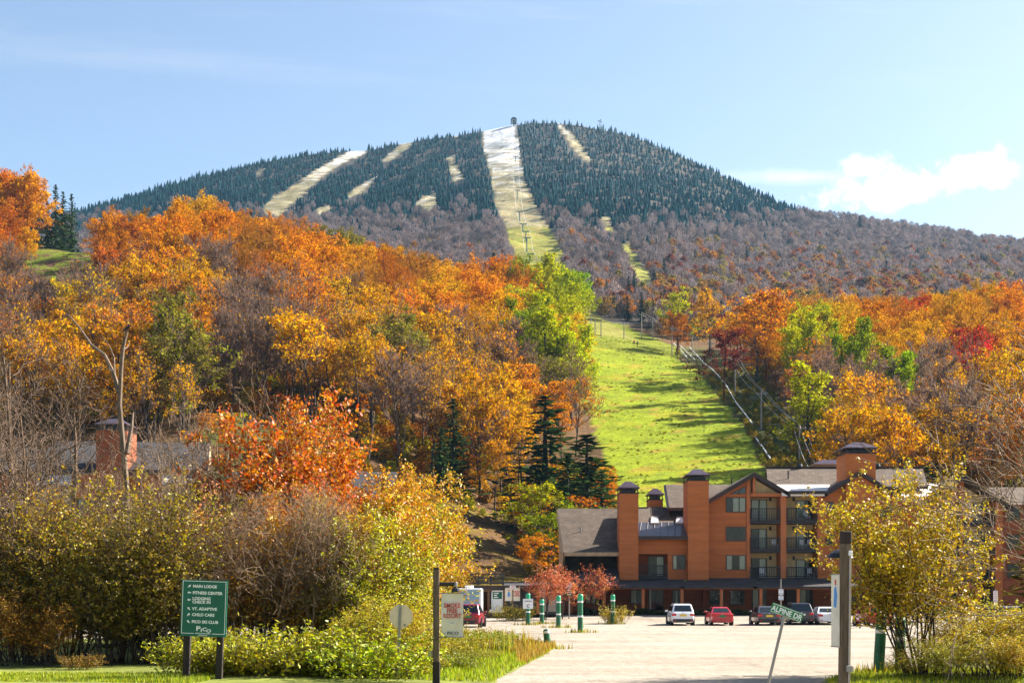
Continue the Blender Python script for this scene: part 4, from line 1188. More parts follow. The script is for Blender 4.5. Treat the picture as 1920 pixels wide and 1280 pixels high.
# ------------------------------------------------------------------ buildings
class Bld:
    def __init__(s, name, loc, label, cat, group=None):
        s.root = empty(name, loc, label, cat, group); s.rel = Vector(loc)
    def part(s, name, mb, mt, parent=None, bevel=0):
        return mb.build(name, mt, parent or s.root, bevel, s.rel)
    def pbox(s, name, px0, px1, r0, r1, y0, y1, mt, parent=None, yref=None, bevel=0):
        """box given by photo pixels at depth yref (default the front face)"""
        yr = yref or y0
        return s.part(name, MB().box(wx(px0, yr), wx(px1, yr), y0, y1, wz(r1, yr), wz(r0, yr)), mt, parent, bevel)
    def window(s, px0, px1, r0, r1, y, lites=2, curtains=(), name='window', frame=M_FRAME, label=None):
        x0, x1, z0, z1 = wx(px0, y), wx(px1, y), wz(r1, y), wz(r0, y)
        t = 0.07; mb = MB()
        mb.box(x0, x1, y - 0.09, y, z0, z0 + t); mb.box(x0, x1, y - 0.09, y, z1 - t, z1)
        w = (x1 - x0) / lites
        for k in range(lites + 1):
            xa = x0 + k * w; a, b = (xa, xa + t) if k == 0 else (xa - t, xa) if k == lites else (xa - t / 2, xa + t / 2)
            mb.box(a, b, y - 0.085, y, z0 + t, z1 - t)
        fr = s.part(name, mb, frame)
        if label: fr['label'] = label
        s.part('backing', MB().box(x0 + 0.02, x1 - 0.02, y - 0.012, y - 0.002, z0 + 0.02, z1 - 0.02), M_INSIDE, fr)
        for k in range(lites):
            s.part('pane', MB().box(x0 + k * w + 0.03, x0 + (k + 1) * w - 0.03, y - 0.06, y - 0.05, z0 + 0.05, z1 - 0.05), M_GLASS, fr)
        for a, b in curtains:
            s.part('curtain', MB().box(x0 + (x1 - x0) * a, x0 + (x1 - x0) * b, y - 0.035, y - 0.022, z0 + 0.06, z1 - 0.06), M_CURTAIN, fr)
        return fr
    def chimney(s, px0, px1, r0, r1, y0, y1, cap=True, mt=None):
        ch = s.pbox('chimney', px0, px1, r0, r1, y0, y1, mt or M_WALL)
        if cap:
            x0, x1, z = wx(px0, y0), wx(px1, y0), wz(r0, y0)
            mb = MB(); e = 0.12
            mb.box(x0 - 0.06, x1 + 0.06, y0 - 0.06, y1 + 0.06, z, z + 0.1)
            h = 0.5
            for k in range(5):
                for yy in (y0 + 0.02, y1 - 0.1):
                    xx = x0 + 0.02 + (x1 - x0 - 0.12) * k / 4; mb.box(xx, xx + 0.08, yy, yy + 0.08, z + 0.1, z + h)
            mb.box(x0 + 0.25, x1 - 0.25, y0 + 0.25, y1 - 0.25, z + 0.1, z + h - 0.1)
            s.part('flue_guard', mb, M_BLACK, ch)
            cx, cyy = (x0 + x1) / 2, (y0 + y1) / 2; rx, ry = (x1 - x0) * 0.16, (y1 - y0) * 0.16
            zz = z + h; b = [(x0 - e, y0 - e), (x1 + e, y0 - e), (x1 + e, y1 + e), (x0 - e, y1 + e)]
            t = [(cx - rx, cyy - ry), (cx + rx, cyy - ry), (cx + rx, cyy + ry), (cx - rx, cyy + ry)]
            v = [(*p, zz) for p in b] + [(*p, zz + 0.1) for p in b] + [(*p, zz + 0.72) for p in t]
            f = [(3, 2, 1, 0), (8, 9, 10, 11)]
            for k in range(4):
                j = (k + 1) % 4; f += [(k, j, 4 + j, 4 + k), (4 + k, 4 + j, 8 + j, 8 + k)]
            s.part('chimney_cap', MB().add(v, f), M_CAP, ch)
        return ch
    def balcony(s, px0, px1, r0, r1, yf, yb, parent=None):
        """r0 top rail row, r1 underside of the deck fascia"""
        x0, x1 = wx(px0, yf), wx(px1, yf); zt, zb = wz(r0, yf), wz(r1, yf)
        mb = MB(); mb.box(x0, x1, yf, yb, zb, zb + 0.34)
        mb.box(x0, x1, yf, yf + 0.09, zt - 0.09, zt); mb.box(x0, x1, yf + 0.02, yf + 0.07, zb + 0.42, zb + 0.5)
        mb.box(x0, x0 + 0.09, yf, yf + 0.09, zb + 0.34, zt - 0.09); mb.box(x1 - 0.09, x1, yf, yf + 0.09, zb + 0.34, zt - 0.09)
        o = s.part('balcony', mb, M_RAIL)
        m2 = MB(); n = int((x1 - x0) / 0.16)
        for k in range(1, n):
            xx = x0 + (x1 - x0) * k / n; m2.box(xx - 0.022, xx + 0.022, yf + 0.025, yf + 0.065, zb + 0.5, zt - 0.09)
        b = s.part('balusters', m2, M_RAIL, o); b['kind'] = 'stuff'
        return o
    def roof(s, pts, t, mt, name='roof', parent=None):
        """pts: four (px,row,y) corners of the top face"""
        return s.part(name, MB().slab(*[P(*p) for p in pts], t), mt, parent)


def patio_chair(px, r):
    fl = {1000: 1035, 1001: 1035, 946: 981, 1055: 1089, 1056: 1089}[r]
    x, y = wx(px, 136.8), 136.7; z = wz(fl, 135.7) + .34
    t = empty('patio_chair', (x, y, z), {1000: 'white chair on the middle floor balcony', 1001: 'white chair on the middle floor balcony', 946: 'pale chair on the top right balcony', 1055: 'pale chair on the lowest left balcony', 1056: 'pale chair on the lowest right balcony'}[r], 'chair', 'chairs on the balconies', .3)
    link('seat', MB().box(-.24, .24, -.24, .24, .42, .46).mesh('seat', M_WHITE), t); link('backrest', MB().box(-.24, .24, .2, .24, .46, .92).mesh('backrest', M_WHITE), t)
    for a in (-.21, .21):
        for b in (-.21, .21): link('leg', MB().box(a - .02, a + .02, b - .02, b + .02, 0, .42).mesh('leg', M_WHITE), t)


def main_building():
    y = 136.0
    B = Bld('apartment_building', (wx(1400, y), y, 0.55), 'long terracotta apartment building with tall chimneys and two gables behind the parked cars', 'building')
    # ground floor behind the porch
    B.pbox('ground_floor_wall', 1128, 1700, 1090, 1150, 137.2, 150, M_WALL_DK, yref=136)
    B.pbox('floor_slab', 1100, 1702, 1148.5, 1153, 131.4, 137.3, M_CONC, yref=132)
    # main gable block, left solid half
    zb = wz(1087, y); z = lambda r: wz(r, y); x = lambda p: wx(p, y)
    B.part('gable_wall', MB().prism_xz([(x(1320), zb), (x(1405), zb), (x(1405), z(897)), (x(1320), z(942))], y, 150), M_WALL)
    # recessed bays with tan stucco
    B.pbox('stucco_wall', 1405, 1545, 928, 1087, 138, 150, M_STUCCO, yref=y)
    B.part('gable_stucco', MB().prism_xz([(x(1409), z(926)), (x(1466), z(926)), (x(1416), z(897)), (x(1409), z(896.5))], 136.6, 138), M_STUCCO)
    B.pbox('gable_beam', 1405, 1467, 924, 930.5, 135.9, 138, M_TRIM, yref=y)
    B.pbox('gable_post', 1410.5, 1415, 893, 924, 135.6, 136.5, M_TRIM, yref=y)
    B.pbox('pier', 1463, 1474, 924, 1087, 135.8, 138.2, M_TRIM, yref=y)
    B.pbox('pier', 1532, 1546, 926, 1087, 135.8, 138.2, M_WALL, yref=y)
    B.pbox('pier', 1400, 1406.5, 897, 1087, 135.9, 138.2, M_TRIM, yref=y)
    B.part('gable_wall', MB().prism_xz([(x(1546), zb), (x(1690), zb), (x(1690), z(935)), (x(1614), z(892)), (x(1546), z(927))], y + 0.1, 150), M_WALL)
    for r0, r1 in ((952, 981), (1007, 1035), (1062, 1089)):
        B.balcony(1407, 1463, r0, r1, 135.7, 138); B.balcony(1475, 1532, r0, r1, 135.7, 138)
        d = r0 - 952
        B.window(1408, 1438, 936 + d, 979 + d, 137.99, 2, ((0.52, 0.9),) if d else ((0.05, 0.45), (0.55, 0.95)), 'sliding_door')
        B.window(1492, 1526, 938 + d, 979 + d, 137.99, 2, ((0.05, 0.5),), 'sliding_door')
        for px in (1444, 1488):
            B.pbox('wall_lamp', px - 2, px + 2, 932 + d, 939 + d, 137.85, 138, M_BLACK, yref=138)
    for px, r in ((1452, 1000), (1520, 1000), (1505, 1001), (1512, 946), (1430, 1055), (1520, 1056)):
        patio_chair(px, r)
    # windows of the solid half
    W = B.window(1361, 1398, 932, 960, y, 3, ((0.36, 0.64), (0.7, 0.97)))
    B.window(1361, 1398, 987, 1014, y, 3)
    B.window(1361, 1398, 1040, 1068, y, 3, ((0.05, 0.3), (0.68, 0.96)))
    # triangular gable window
    zz = [(x(1368), z(926)), (x(1398), z(926)), (x(1398), z(911)), (x(1385), z(917))]
    tw = B.part('gable_window', MB().prism_xz(zz, y - 0.05, y), M_FRAME)
    B.part('pane', MB().prism_xz([(x(1372), z(925)), (x(1384), z(925)), (x(1384), z(919))], y - 0.07, y - 0.052), M_CARGLASS, tw)
    B.part('pane', MB().prism_xz([(x(1386), z(925)), (x(1396.5), z(925)), (x(1396.5), z(913)), (x(1386), z(918))], y - 0.07, y - 0.052), M_CARGLASS, tw)
    B.window(1548, 1562, 940, 966, y + 0.1, 1); B.window(1650, 1672, 945, 972, y + 0.1, 2); B.window(1650, 1672, 1000, 1026, y + 0.1, 2)
    B.window(1548, 1562, 995, 1021, y + 0.1, 1); B.window(1600, 1630, 1000, 1028, y + 0.1, 2, ((0.1, 0.4),))
    # gable roofs
    def gable(pl, pr, pk, y0=135.2, y1=147, t=0.42):
        for a, b in ((pl, pk), (pk, pr)):
            A, C = P(*a, y0), P(*b, y0)
            B.part('roof', MB().slab(A, C, C + Vector((0, y1 - y0, 0)), A + Vector((0, y1 - y0, 0)), t), M_FASCIA)
            e = Vector((0, 0, 0.03)); o = Vector((0, 0.3, 0))
            B.part('shingles', MB().slab(A + e + o, C + e + o, C + e + Vector((0, y1 - y0, 0)), A + e + Vector((0, y1 - y0, 0)), 0.025), M_SHINGLE)
    gable((1312, 946), (1482, 923), (1415, 885)); gable((1546, 924), (1692, 930), (1614, 882))
    B.part('valley_roof', MB().slab(P(1466, 921.5, 135.2), P(1551, 921.5, 135.2), P(1555, 908, 141), P(1452, 908, 141), 0.4), M_WHITEROOF)
    B.part('valley_fascia', MB().box(x(1474), x(1548), 135.05, 135.18, z(927), z(921)), M_FASCIA)
    # long ridge roof behind
    B.roof([(1440, 911, 141.2), (1740, 911, 141.2), (1730, 877, 147), (1437, 877, 147)], 0.3, M_SHINGLE)
    B.part('ridge_gable_end', MB().add([P(1441, 911, 141.5), P(1441, 911, 147), P(1438, 879, 146.9)], [(0, 1, 2)]), M_FASCIA)
    B.part('ridge_cap', MB().box(wx(1436, 147), wx(1731, 147), 146.8, 147.2, wz(877, 147) - 0.05, wz(877, 147) + 0.12), M_FASCIA)
    for px, r in ((1478, 891), (1372, 905)): B.part('vent_pipe', MB().tube([P(px, r, 143.5) - Vector((0, 0, .6)), P(px, r - 9, 143.5)], 0.07), M_BLACK)
    for px in (1499, 1645):
        p = P(px, 874, 146.9); B.part('roof_vent', MB().lathe([(0.0, p.z + .3), (.28, p.z + .25), (.34, p.z + 0.0), (.3, p.z - .15)], 10, p.x, p.y), M_BLACK)
    # upper left roof between the two chimneys, with its gable end
    B.roof([(1255, 951, 139.5), (1352, 951, 139.5), (1375, 908, 146), (1248, 908, 146)], 0.3, M_SHINGLE)
    B.part('verge_board', MB().add([P(1255, 951, 139.4), P(1248, 908, 145.9), P(1244, 910, 145.9), P(1250, 953, 139.4)], [(0, 1, 2, 3)]), M_FASCIA)
    B.part('wall_under_roof', MB().add([P(1255, 953, 139.6), P(1255, 980, 139.6), P(1251, 980, 146), P(1249, 910, 146)], [(0, 1, 2, 3)]), M_WALL_DK)
    B.roof([(1160, 981, 138), (1292, 981, 138), (1300, 950, 142.5), (1160, 950, 142.5)], 0.3, M_SHINGLE)
    for px in (1228, 1275):
        fr = B.part('skylight', MB().slab(P(px - 9, 980, 137.75), P(px + 8, 980, 137.75), P(px + 6, 967, 139.6), P(px - 7, 967, 139.6), 0.25), M_STEEL)
        B.part('pane', MB().slab(P(px - 7, 979, 137.72), P(px + 6, 979, 137.72), P(px + 4.5, 968.5, 139.4), P(px - 5.5, 968.5, 139.4), 0.06), M_WHITE, fr)
    # block between the chimneys
    yc = 135.3
    B.pbox('upper_wall', 1176, 1292, 1006, 1038, yc, 142, M_WALL)
    B.pbox('wall', 1252, 1292, 1038, 1087, yc, 142, M_WALL, yref=yc); B.pbox('wall', 1176, 1182, 1038, 1087, yc, 142, M_WALL, yref=yc)
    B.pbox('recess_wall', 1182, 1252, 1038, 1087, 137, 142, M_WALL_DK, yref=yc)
    B.window(1215, 1245, 1042, 1080, 136.98, 2, ((0.55, 0.95),), 'sliding_door'); B.window(1261, 1285, 1040, 1067, yc, 2, ((0.05, 0.3),))
    B.balcony(1182, 1252, 1059, 1085, yc - 0.05, 137)
    ms = B.roof([(1170, 1005, 134.6), (1292, 1005, 134.6), (1292, 979, 138.2), (1176, 979, 138.2)], 0.12, M_SEAM, 'metal_roof')
    B.part('roof_fascia', MB().box(wx(1171, 134.6), wx(1291, 134.6), 134.45, 134.58, wz(1011, 134.6), wz(1004.5, 134.6)), M_FASCIA)
    for k in range(10):
        a, b = 1172 + 120 * k / 9.0, 1177 + 114 * k / 9.0
        p, q = P(a, 1005, 134.6), P(b, 979, 138.2)
        B.part('roof_seam', MB().tube([p + Vector((0, 0, .03)), q + Vector((0, 0, .03))], 0.05, 4), M_SEAM, ms)
    # chimneys
    B.chimney(1161.5, 1197, 925, 1087, 134.4, 137.4); B.chimney(1290, 1329, 901, 1087, 134.3, 138)
    B.chimney(1586, 1642, 850, 1000, 135.6, 139.5); B.chimney(1217, 1243, 937, 955, 143, 145.5)
    p = P(1556, 872, 149); B.part('cupola_roof', MB().add([(p.x - 2, 147.5, p.z), (p.x + 2, 147.5, p.z), (p.x + 2, 151, p.z), (p.x - 2, 151, p.z), (p.x - .9, 148.6, p.z + .55), (p.x + .9, 148.6, p.z + .55), (p.x + .9, 150, p.z + .55), (p.x - .9, 150, p.z + .55)],
                                                         [(0, 1, 5, 4), (1, 2, 6, 5), (2, 3, 7, 6), (3, 0, 4, 7), (4, 5, 6, 7), (3, 2, 1, 0)]), M_CAP)
    # left wing with the big grey roof
    B.roof([(1057, 1035, 135.4), (1162, 1035, 135.4), (1162, 953, 144), (1045, 953, 144)], 0.35, M_SHINGLE)
    B.part('eave_board', MB().box(wx(1058, 135.3), wx(1161, 135.3), 135.15, 135.38, wz(1042, 135.3), wz(1035, 135.3)), M_TAN)
    B.part('verge_board', MB().add([P(1057, 1035, 135.35), P(1045, 953, 143.9), P(1043, 957, 143.9), P(1046, 985, 141), P(1053, 1040, 135.35)], [(0, 1, 2, 3, 4)]), M_TAN)
    B.part('gable_end_wall', MB().add([P(1056, 1040, 136), P(1054, 1070, 136), P(1048, 1070, 144), P(1047, 960, 144)], [(0, 1, 2, 3)]), M_TAN)
    B.pbox('wing_wall', 1060, 1165, 1040, 1090, 138.5, 144, M_INSIDE, yref=138.5)  # near-black colour stands for the shade in the void under the eave
    B.part('vent_pipe', MB().tube([P(1089, 996, 139.3), P(1089, 988, 139.3)], 0.06), M_STEEL)
    # low entry wing at the left with hipped roof
    B.roof([(1040, 1097, 131), (1160, 1097, 131), (1160, 1063, 137.5), (1104, 1066, 137.5)], 0.25, M_SHINGLE_DK, 'entry_roof')
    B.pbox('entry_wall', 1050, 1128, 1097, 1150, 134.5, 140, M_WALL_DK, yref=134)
    B.window(1097, 1128, 1104, 1131, 134.4, 3, ((0.05, 0.35), (0.4, 0.62)))
    for px in (1052, 1072): B.pbox('porch_column', px - 2.2, px + 2.2, 1098, 1149, 131.6, 131.95, M_TRIM, yref=131.6)
    # porch
    for a, b, r in ((1128, 1284, 1084), (1281, 1420, 1083), (1418, 1565, 1083.5), (1562, 1705, 1084)):
        B.roof([(a - 6, 1098.5, 131), (b, 1098.5, 131), (b, r, 135.9), (a + 10, r, 135.9)], 0.22, M_SHINGLE_DK, 'porch_roof')
    B.pbox('porch_beam', 1128, 1702, 1099, 1104, 131.55, 131.85, M_WALL, yref=131.5)
    for px in (1133, 1206, 1279, 1353, 1427, 1497, 1568, 1640): B.pbox('porch_column', px - 2.6, px + 2.6, 1104, 1149, 131.5, 131.9, M_TRIM, yref=131.5)
    B.window(1182, 1206, 1105, 1131, 137.2, 2, ((0.05, 0.45),)); B.window(1215, 1244, 1104, 1144, 137.2, 2, ((0.1, 0.2),), 'sliding_door')
    B.window(1260, 1283, 1105, 1132, 137.2, 2, ((0.3, 0.45), (0.8, 0.95)))
    for a in (1330, 1368): 
        w = B.window(a, a + 28, 1106, 1133, 137.2, 2)
        for k in range(5):
            B.part('ornament', MB().lathe([(0, -.0), (.07, .03), (.07, .08), (0, .11)], 6).__class__().lathe([(0.0, wz(1109 + (k * 7) % 17, 137)), (.07, wz(1109 + (k * 7) % 17, 137) + .05), (0.0, wz(1109 + (k * 7) % 17, 137) + .1)], 6, wx(a + 3 + k * 5.2, 137), 137.12), M_WHITE, w)
    B.window(1409, 1437, 1104, 1146, 137.2, 2, ((0.1, 0.45),), 'sliding_door'); B.window(1498, 1524, 1104, 1146, 137.2, 2, ((0.1, 0.5),), 'sliding_door'); B.window(1590, 1618, 1106, 1134, 137.2, 2)
    B.pbox('partition', 1476, 1494, 1104, 1149, 136, 137.3, M_FASCIA, yref=136); B.pbox('partition', 1320, 1324, 1104, 1149, 136.6, 137.3, M_WALL_DK, yref=136)
    return B
main_building()


def right_wing():
    y = 140.0
    B = Bld('apartment_building', (wx(1820, y), y, 0.55), 'far right terracotta apartment wing with arched entrance and tan gable behind bare branches', 'building')
    z = lambda r: wz(r, y); x = lambda p: wx(p, y)
    B.part('gable_wall', MB().prism_xz([(x(1690), z(1150)), (x(1806), z(1150)), (x(1806), z(898)), (x(1740), z(935)), (x(1690), z(940))], y + 0.4, 154), M_WALL)
    B.part('stucco_wall', MB().prism_xz([(x(1806), z(1092)), (x(1866), z(1092)), (x(1866), z(934)), (x(1812), z(899)), (x(1806), z(899))], y + 1.6, 154), M_STUCCO)
    B.pbox('pier', 1801, 1807, 898, 1092, y, y + 1.8, M_TRIM); B.pbox('pier', 1866, 1880, 940, 1150, y, y + 1.8, M_WALL)
    B.part('side_wall', MB().box(x(1880), x(1990), y + 0.5, 154, z(1150), z(945)), M_WALL_DK)
    B.pbox('shaded_side_slab', 1762, 1800, 944, 1092, y + 0.25, y + 0.5, M_FASCIA, yref=y)  # flat near-black slab; shade of the side wall put into its colour
    for r0, r1 in ((958, 985), (1012, 1040), (1066, 1092)):
        d = r0 - 958
        B.balcony(1807, 1866, r0, r1, y - 0.1, y + 1.6); B.window(1824, 1853, 942 + d, 982 + d, y + 1.59, 2, ((0.05, 0.5),), 'sliding_door')
        B.window(1888, 1912, 948 + d, 975 + d, y + 0.49, 2)
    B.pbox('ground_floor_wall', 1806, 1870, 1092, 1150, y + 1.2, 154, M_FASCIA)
    # arched entrance
    cx, hw = x(1796), 1.45; zs, zt = z(1118), z(1100)
    arch = []
    for k in range(13):
        a = math.pi * k / 12; arch.append((cx + hw * math.cos(a), zs + (zt - zs) * math.sin(a) * 1.0))
    mb = MB()
    ro = [(cx + 2.0 * math.cos(math.pi * k / 12), zs + (z(1091) - zs) * math.sin(math.pi * k / 12)) for k in range(13)]
    for k in range(12): mb.prism_xz([arch[k], ro[k], ro[k + 1], arch[k + 1]][::-1], y - 0.8, y + 0.3)
    mb.box(cx + hw, cx + 2.0, y - 0.8, y + 0.3, z(1152), zs); mb.box(cx - 2.0, cx - hw, y - 0.8, y + 0.3, z(1152), zs)
    ent = B.part('entrance_arch', mb, M_TRIM)
    B.pbox('entrance_door', 1776, 1815, 1104, 1150, y + 0.2, y + 0.35, M_INSIDE, yref=y)
    B.pbox('door_leaf', 1796, 1812, 1106, 1150, y + 0.1, y + 0.19, M_WALL_DK, yref=y)
    B.pbox('number_plate', 1813.5, 1819.5, 1108.5, 1111, y - 0.83, y - 0.8, M_STGREEN, yref=y)
    B.part('walkway', MB().slab(P(1784, 1162, 128), P(1838, 1161, 128), P(1826, 1152, 138), P(1782, 1152, 138), 0.1), M_CONC)
    for a, b in (((1738, 932), (1808, 892)), ((1808, 892), (1900, 950))):
        A, C = P(*a, y - 0.7), P(*b, y - 0.7)
        B.part('roof', MB().slab(A, C, C + Vector((0, 13, 0)), A + Vector((0, 13, 0)), 0.4), M_FASCIA)
        e = Vector((0, .3, .03)); B.part('shingles', MB().slab(A + e, C + e, C + Vector((0, 13, .03)), A + Vector((0, 13, .03)), 0.025), M_SHINGLE)
    B.part('valley_roof', MB().slab(P(1690, 932, y - .5), P(1745, 932, y - .5), P(1765, 906, y + 5), P(1690, 906, y + 5), 0.35), M_WHITEROOF)
    B.roof([(1860, 948, 142), (2010, 948, 142), (2000, 913, 148), (1846, 913, 148)], 0.3, M_SHINGLE)
right_wing()


def left_condo():
    y = 134.0
    B = Bld('apartment_building', (wx(200, y), y, 0.55), 'left terracotta condominium mostly hidden behind leafless trees', 'building')
    z = lambda r: wz(r, y); x = lambda p: wx(p, y)
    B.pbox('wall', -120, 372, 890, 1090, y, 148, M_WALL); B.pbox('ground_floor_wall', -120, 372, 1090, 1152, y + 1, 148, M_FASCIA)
    B.chimney(180, 236, 806, 1010, y - 1.2, y + 2.6, mt=M_WALL_DK)  # chimney in the darker siding: its shade is put into the colour
    B.roof([(68, 880, y - .4), (390, 880, y - .4), (394, 830, y + 8), (98, 826, y + 8)], 0.3, M_SHINGLE_DK)
    B.roof([(-140, 880, y - .4), (70, 880, y - .4), (70, 838, y + 8), (-140, 838, y + 8)], 0.3, M_SHINGLE_DK)
    B.part('gable_end_wall', MB().add([P(390, 882, y - .2), P(398, 882, y + 10), P(394, 833, y + 8)], [(0, 1, 2)]), M_TAN)
    for a, b in ((66, 134), (304, 364)):
        B.roof([(a, 903, y - 1.6), (b, 903, y - 1.6), (b, 884, y + .5), (a, 884, y + .5)], 0.25, M_WHITEROOF, 'flat_roof')
        B.pbox('stucco_wall', a, b, 908, 1090, y - 0.12, y, M_STUCCO, yref=y)
    for px in (0, 66, 300):
        for r in (952, 1008, 1062):
            B.balcony(px, px + 62, r, r + 28, y - 1.4, y - 0.15); B.window(px + 14, px + 44, r - 16, r + 24, y - 0.13, 2, ((0.1, 0.5),), 'sliding_door')
    for px in (145, 250):
        for r in (935, 990, 1044): B.window(px, px + 26, r, r + 27, y, 2, ((0.1, 0.4),))
    B.window(15, 40, 1104, 1146, y + 1, 2, ((.1, .5),), 'sliding_door')
left_condo()


def small_lodge():
    y = 126.0
    B = Bld('timber_lodge', (wx(930, y), y, 0.4), 'low dark timber lodge with roof deck and white door beyond the parking lot', 'lodge')
    B.pbox('log_wall', 943, 1050, 1096, 1150, y, y + 6, M_LOG)
    B.pbox('deck_beam', 835, 944, 1097, 1104, y - 0.3, y + 5, M_FASCIA); B.pbox('timber_beam', 845, 922, 1104, 1108.5, y - 0.1, y + 0.3, M_WOODBR)
    B.pbox('back_wall', 835, 925, 1104, 1150, y + 5, y + 5.4, M_WOODBR); B.pbox('door_wall', 918, 944, 1104, 1150, y + 0.3, y + 4, M_INSIDE)
    rl = MB(); n = 0
    z0, z1 = wz(1096, y), wz(1074, y)
    rl.box(wx(835, y), wx(944, y), y - .25, y - .12, z1 - .12, z1); rl.box(wx(835, y), wx(944, y), y - .23, y - .14, z0 + .1, z0 + .2)
    for px in (836, 866, 896, 920, 943): rl.box(wx(px, y) - .09, wx(px, y) + .09, y - .27, y - .1, z0, z1 + .05)
    r = B.part('deck_railing', rl, M_LOG)
    mb = MB()
    for k in range(54):
        xx = wx(836 + k * 2.0, y); mb.box(xx - .02, xx + .02, y - .2, y - .16, z0 + .2, z1 - .12)
    b = B.part('balusters', mb, M_LOG, r); b['kind'] = 'stuff'
    for px in (916, 946): B.pbox('timber_post', px - 2, px + 2, 1104, 1150, y - 0.2, y + 0.2, M_WOODBR)
    d = B.pbox('door', 921, 943, 1106, 1142, y + 0.2, y + 0.32, M_WHITE)
    B.pbox('door_sign', 924, 941, 1109, 1122, y + 0.16, y + 0.2, M_GREENDK, d)
    mb = MB()
    for k, w in enumerate((9, 6, 8)): mb.box(wx(926, y), wx(926 + w, y), y + .145, y + .158, wz(1112.6 + k * 3.6, y), wz(1111 + k * 3.6, y))
    B.part('sign_lettering', mb, M_PLATEW, d)
    B.pbox('door_step', 918, 948, 1142, 1148, y - 1.2, y + 0.3, M_CONC)
    B.pbox('corner_post', 1006, 1011, 1096, 1150, y - 0.15, y + .2, M_TRIM)
    B.pbox('white_panel', 1028, 1042, 1106, 1146, y - 0.05, y, M_STEEL); B.pbox('white_panel', 1016, 1024, 1106, 1146, y - 0.05, y, M_STEEL)
    B.roof([(944, 1097, y - .5), (1052, 1097, y - .5), (1052, 1090, y + 6), (944, 1090, y + 6)], 0.2, M_SHINGLE_DK)
    return B
small_lodge()


def back_lodge():
    y = 118.0
    B = Bld('lodge_building', (wx(620, y), y, 0.2), 'long low lodge with grey roof behind the orange bushes', 'lodge')
    B.roof([(415, 1010, y - 6), (720, 1010, y - 6), (745, 884, y + 6), (425, 884, y + 6)], 0.3, M_SHINGLE_DK)
    B.roof([(690, 1064, y - 4), (826, 1064, y - 4), (812, 975, y + 4), (700, 975, y + 4)], 0.3, M_SHINGLE_DK)
    B.pbox('wall', 425, 735, 1012, 1155, y - 5, y + 6, M_WALL_DK); B.pbox('wall', 735, 822, 1066, 1155, y - 3, y + 4, M_WALL_DK)
    for px in (450, 520, 590, 760): B.window(px, px + 30, 1080, 1110, y - 5 if px < 735 else y - 3, 2, ((.1, .4),))
    return B
back_lodge()

# ------------------------------------------------------------------ vehicles (rear towards the lot)
def quad_lerp(a, b, c, d, u, v): return (a * (1 - u) + b * u) * (1 - v) + (d * (1 - u) + c * u) * v


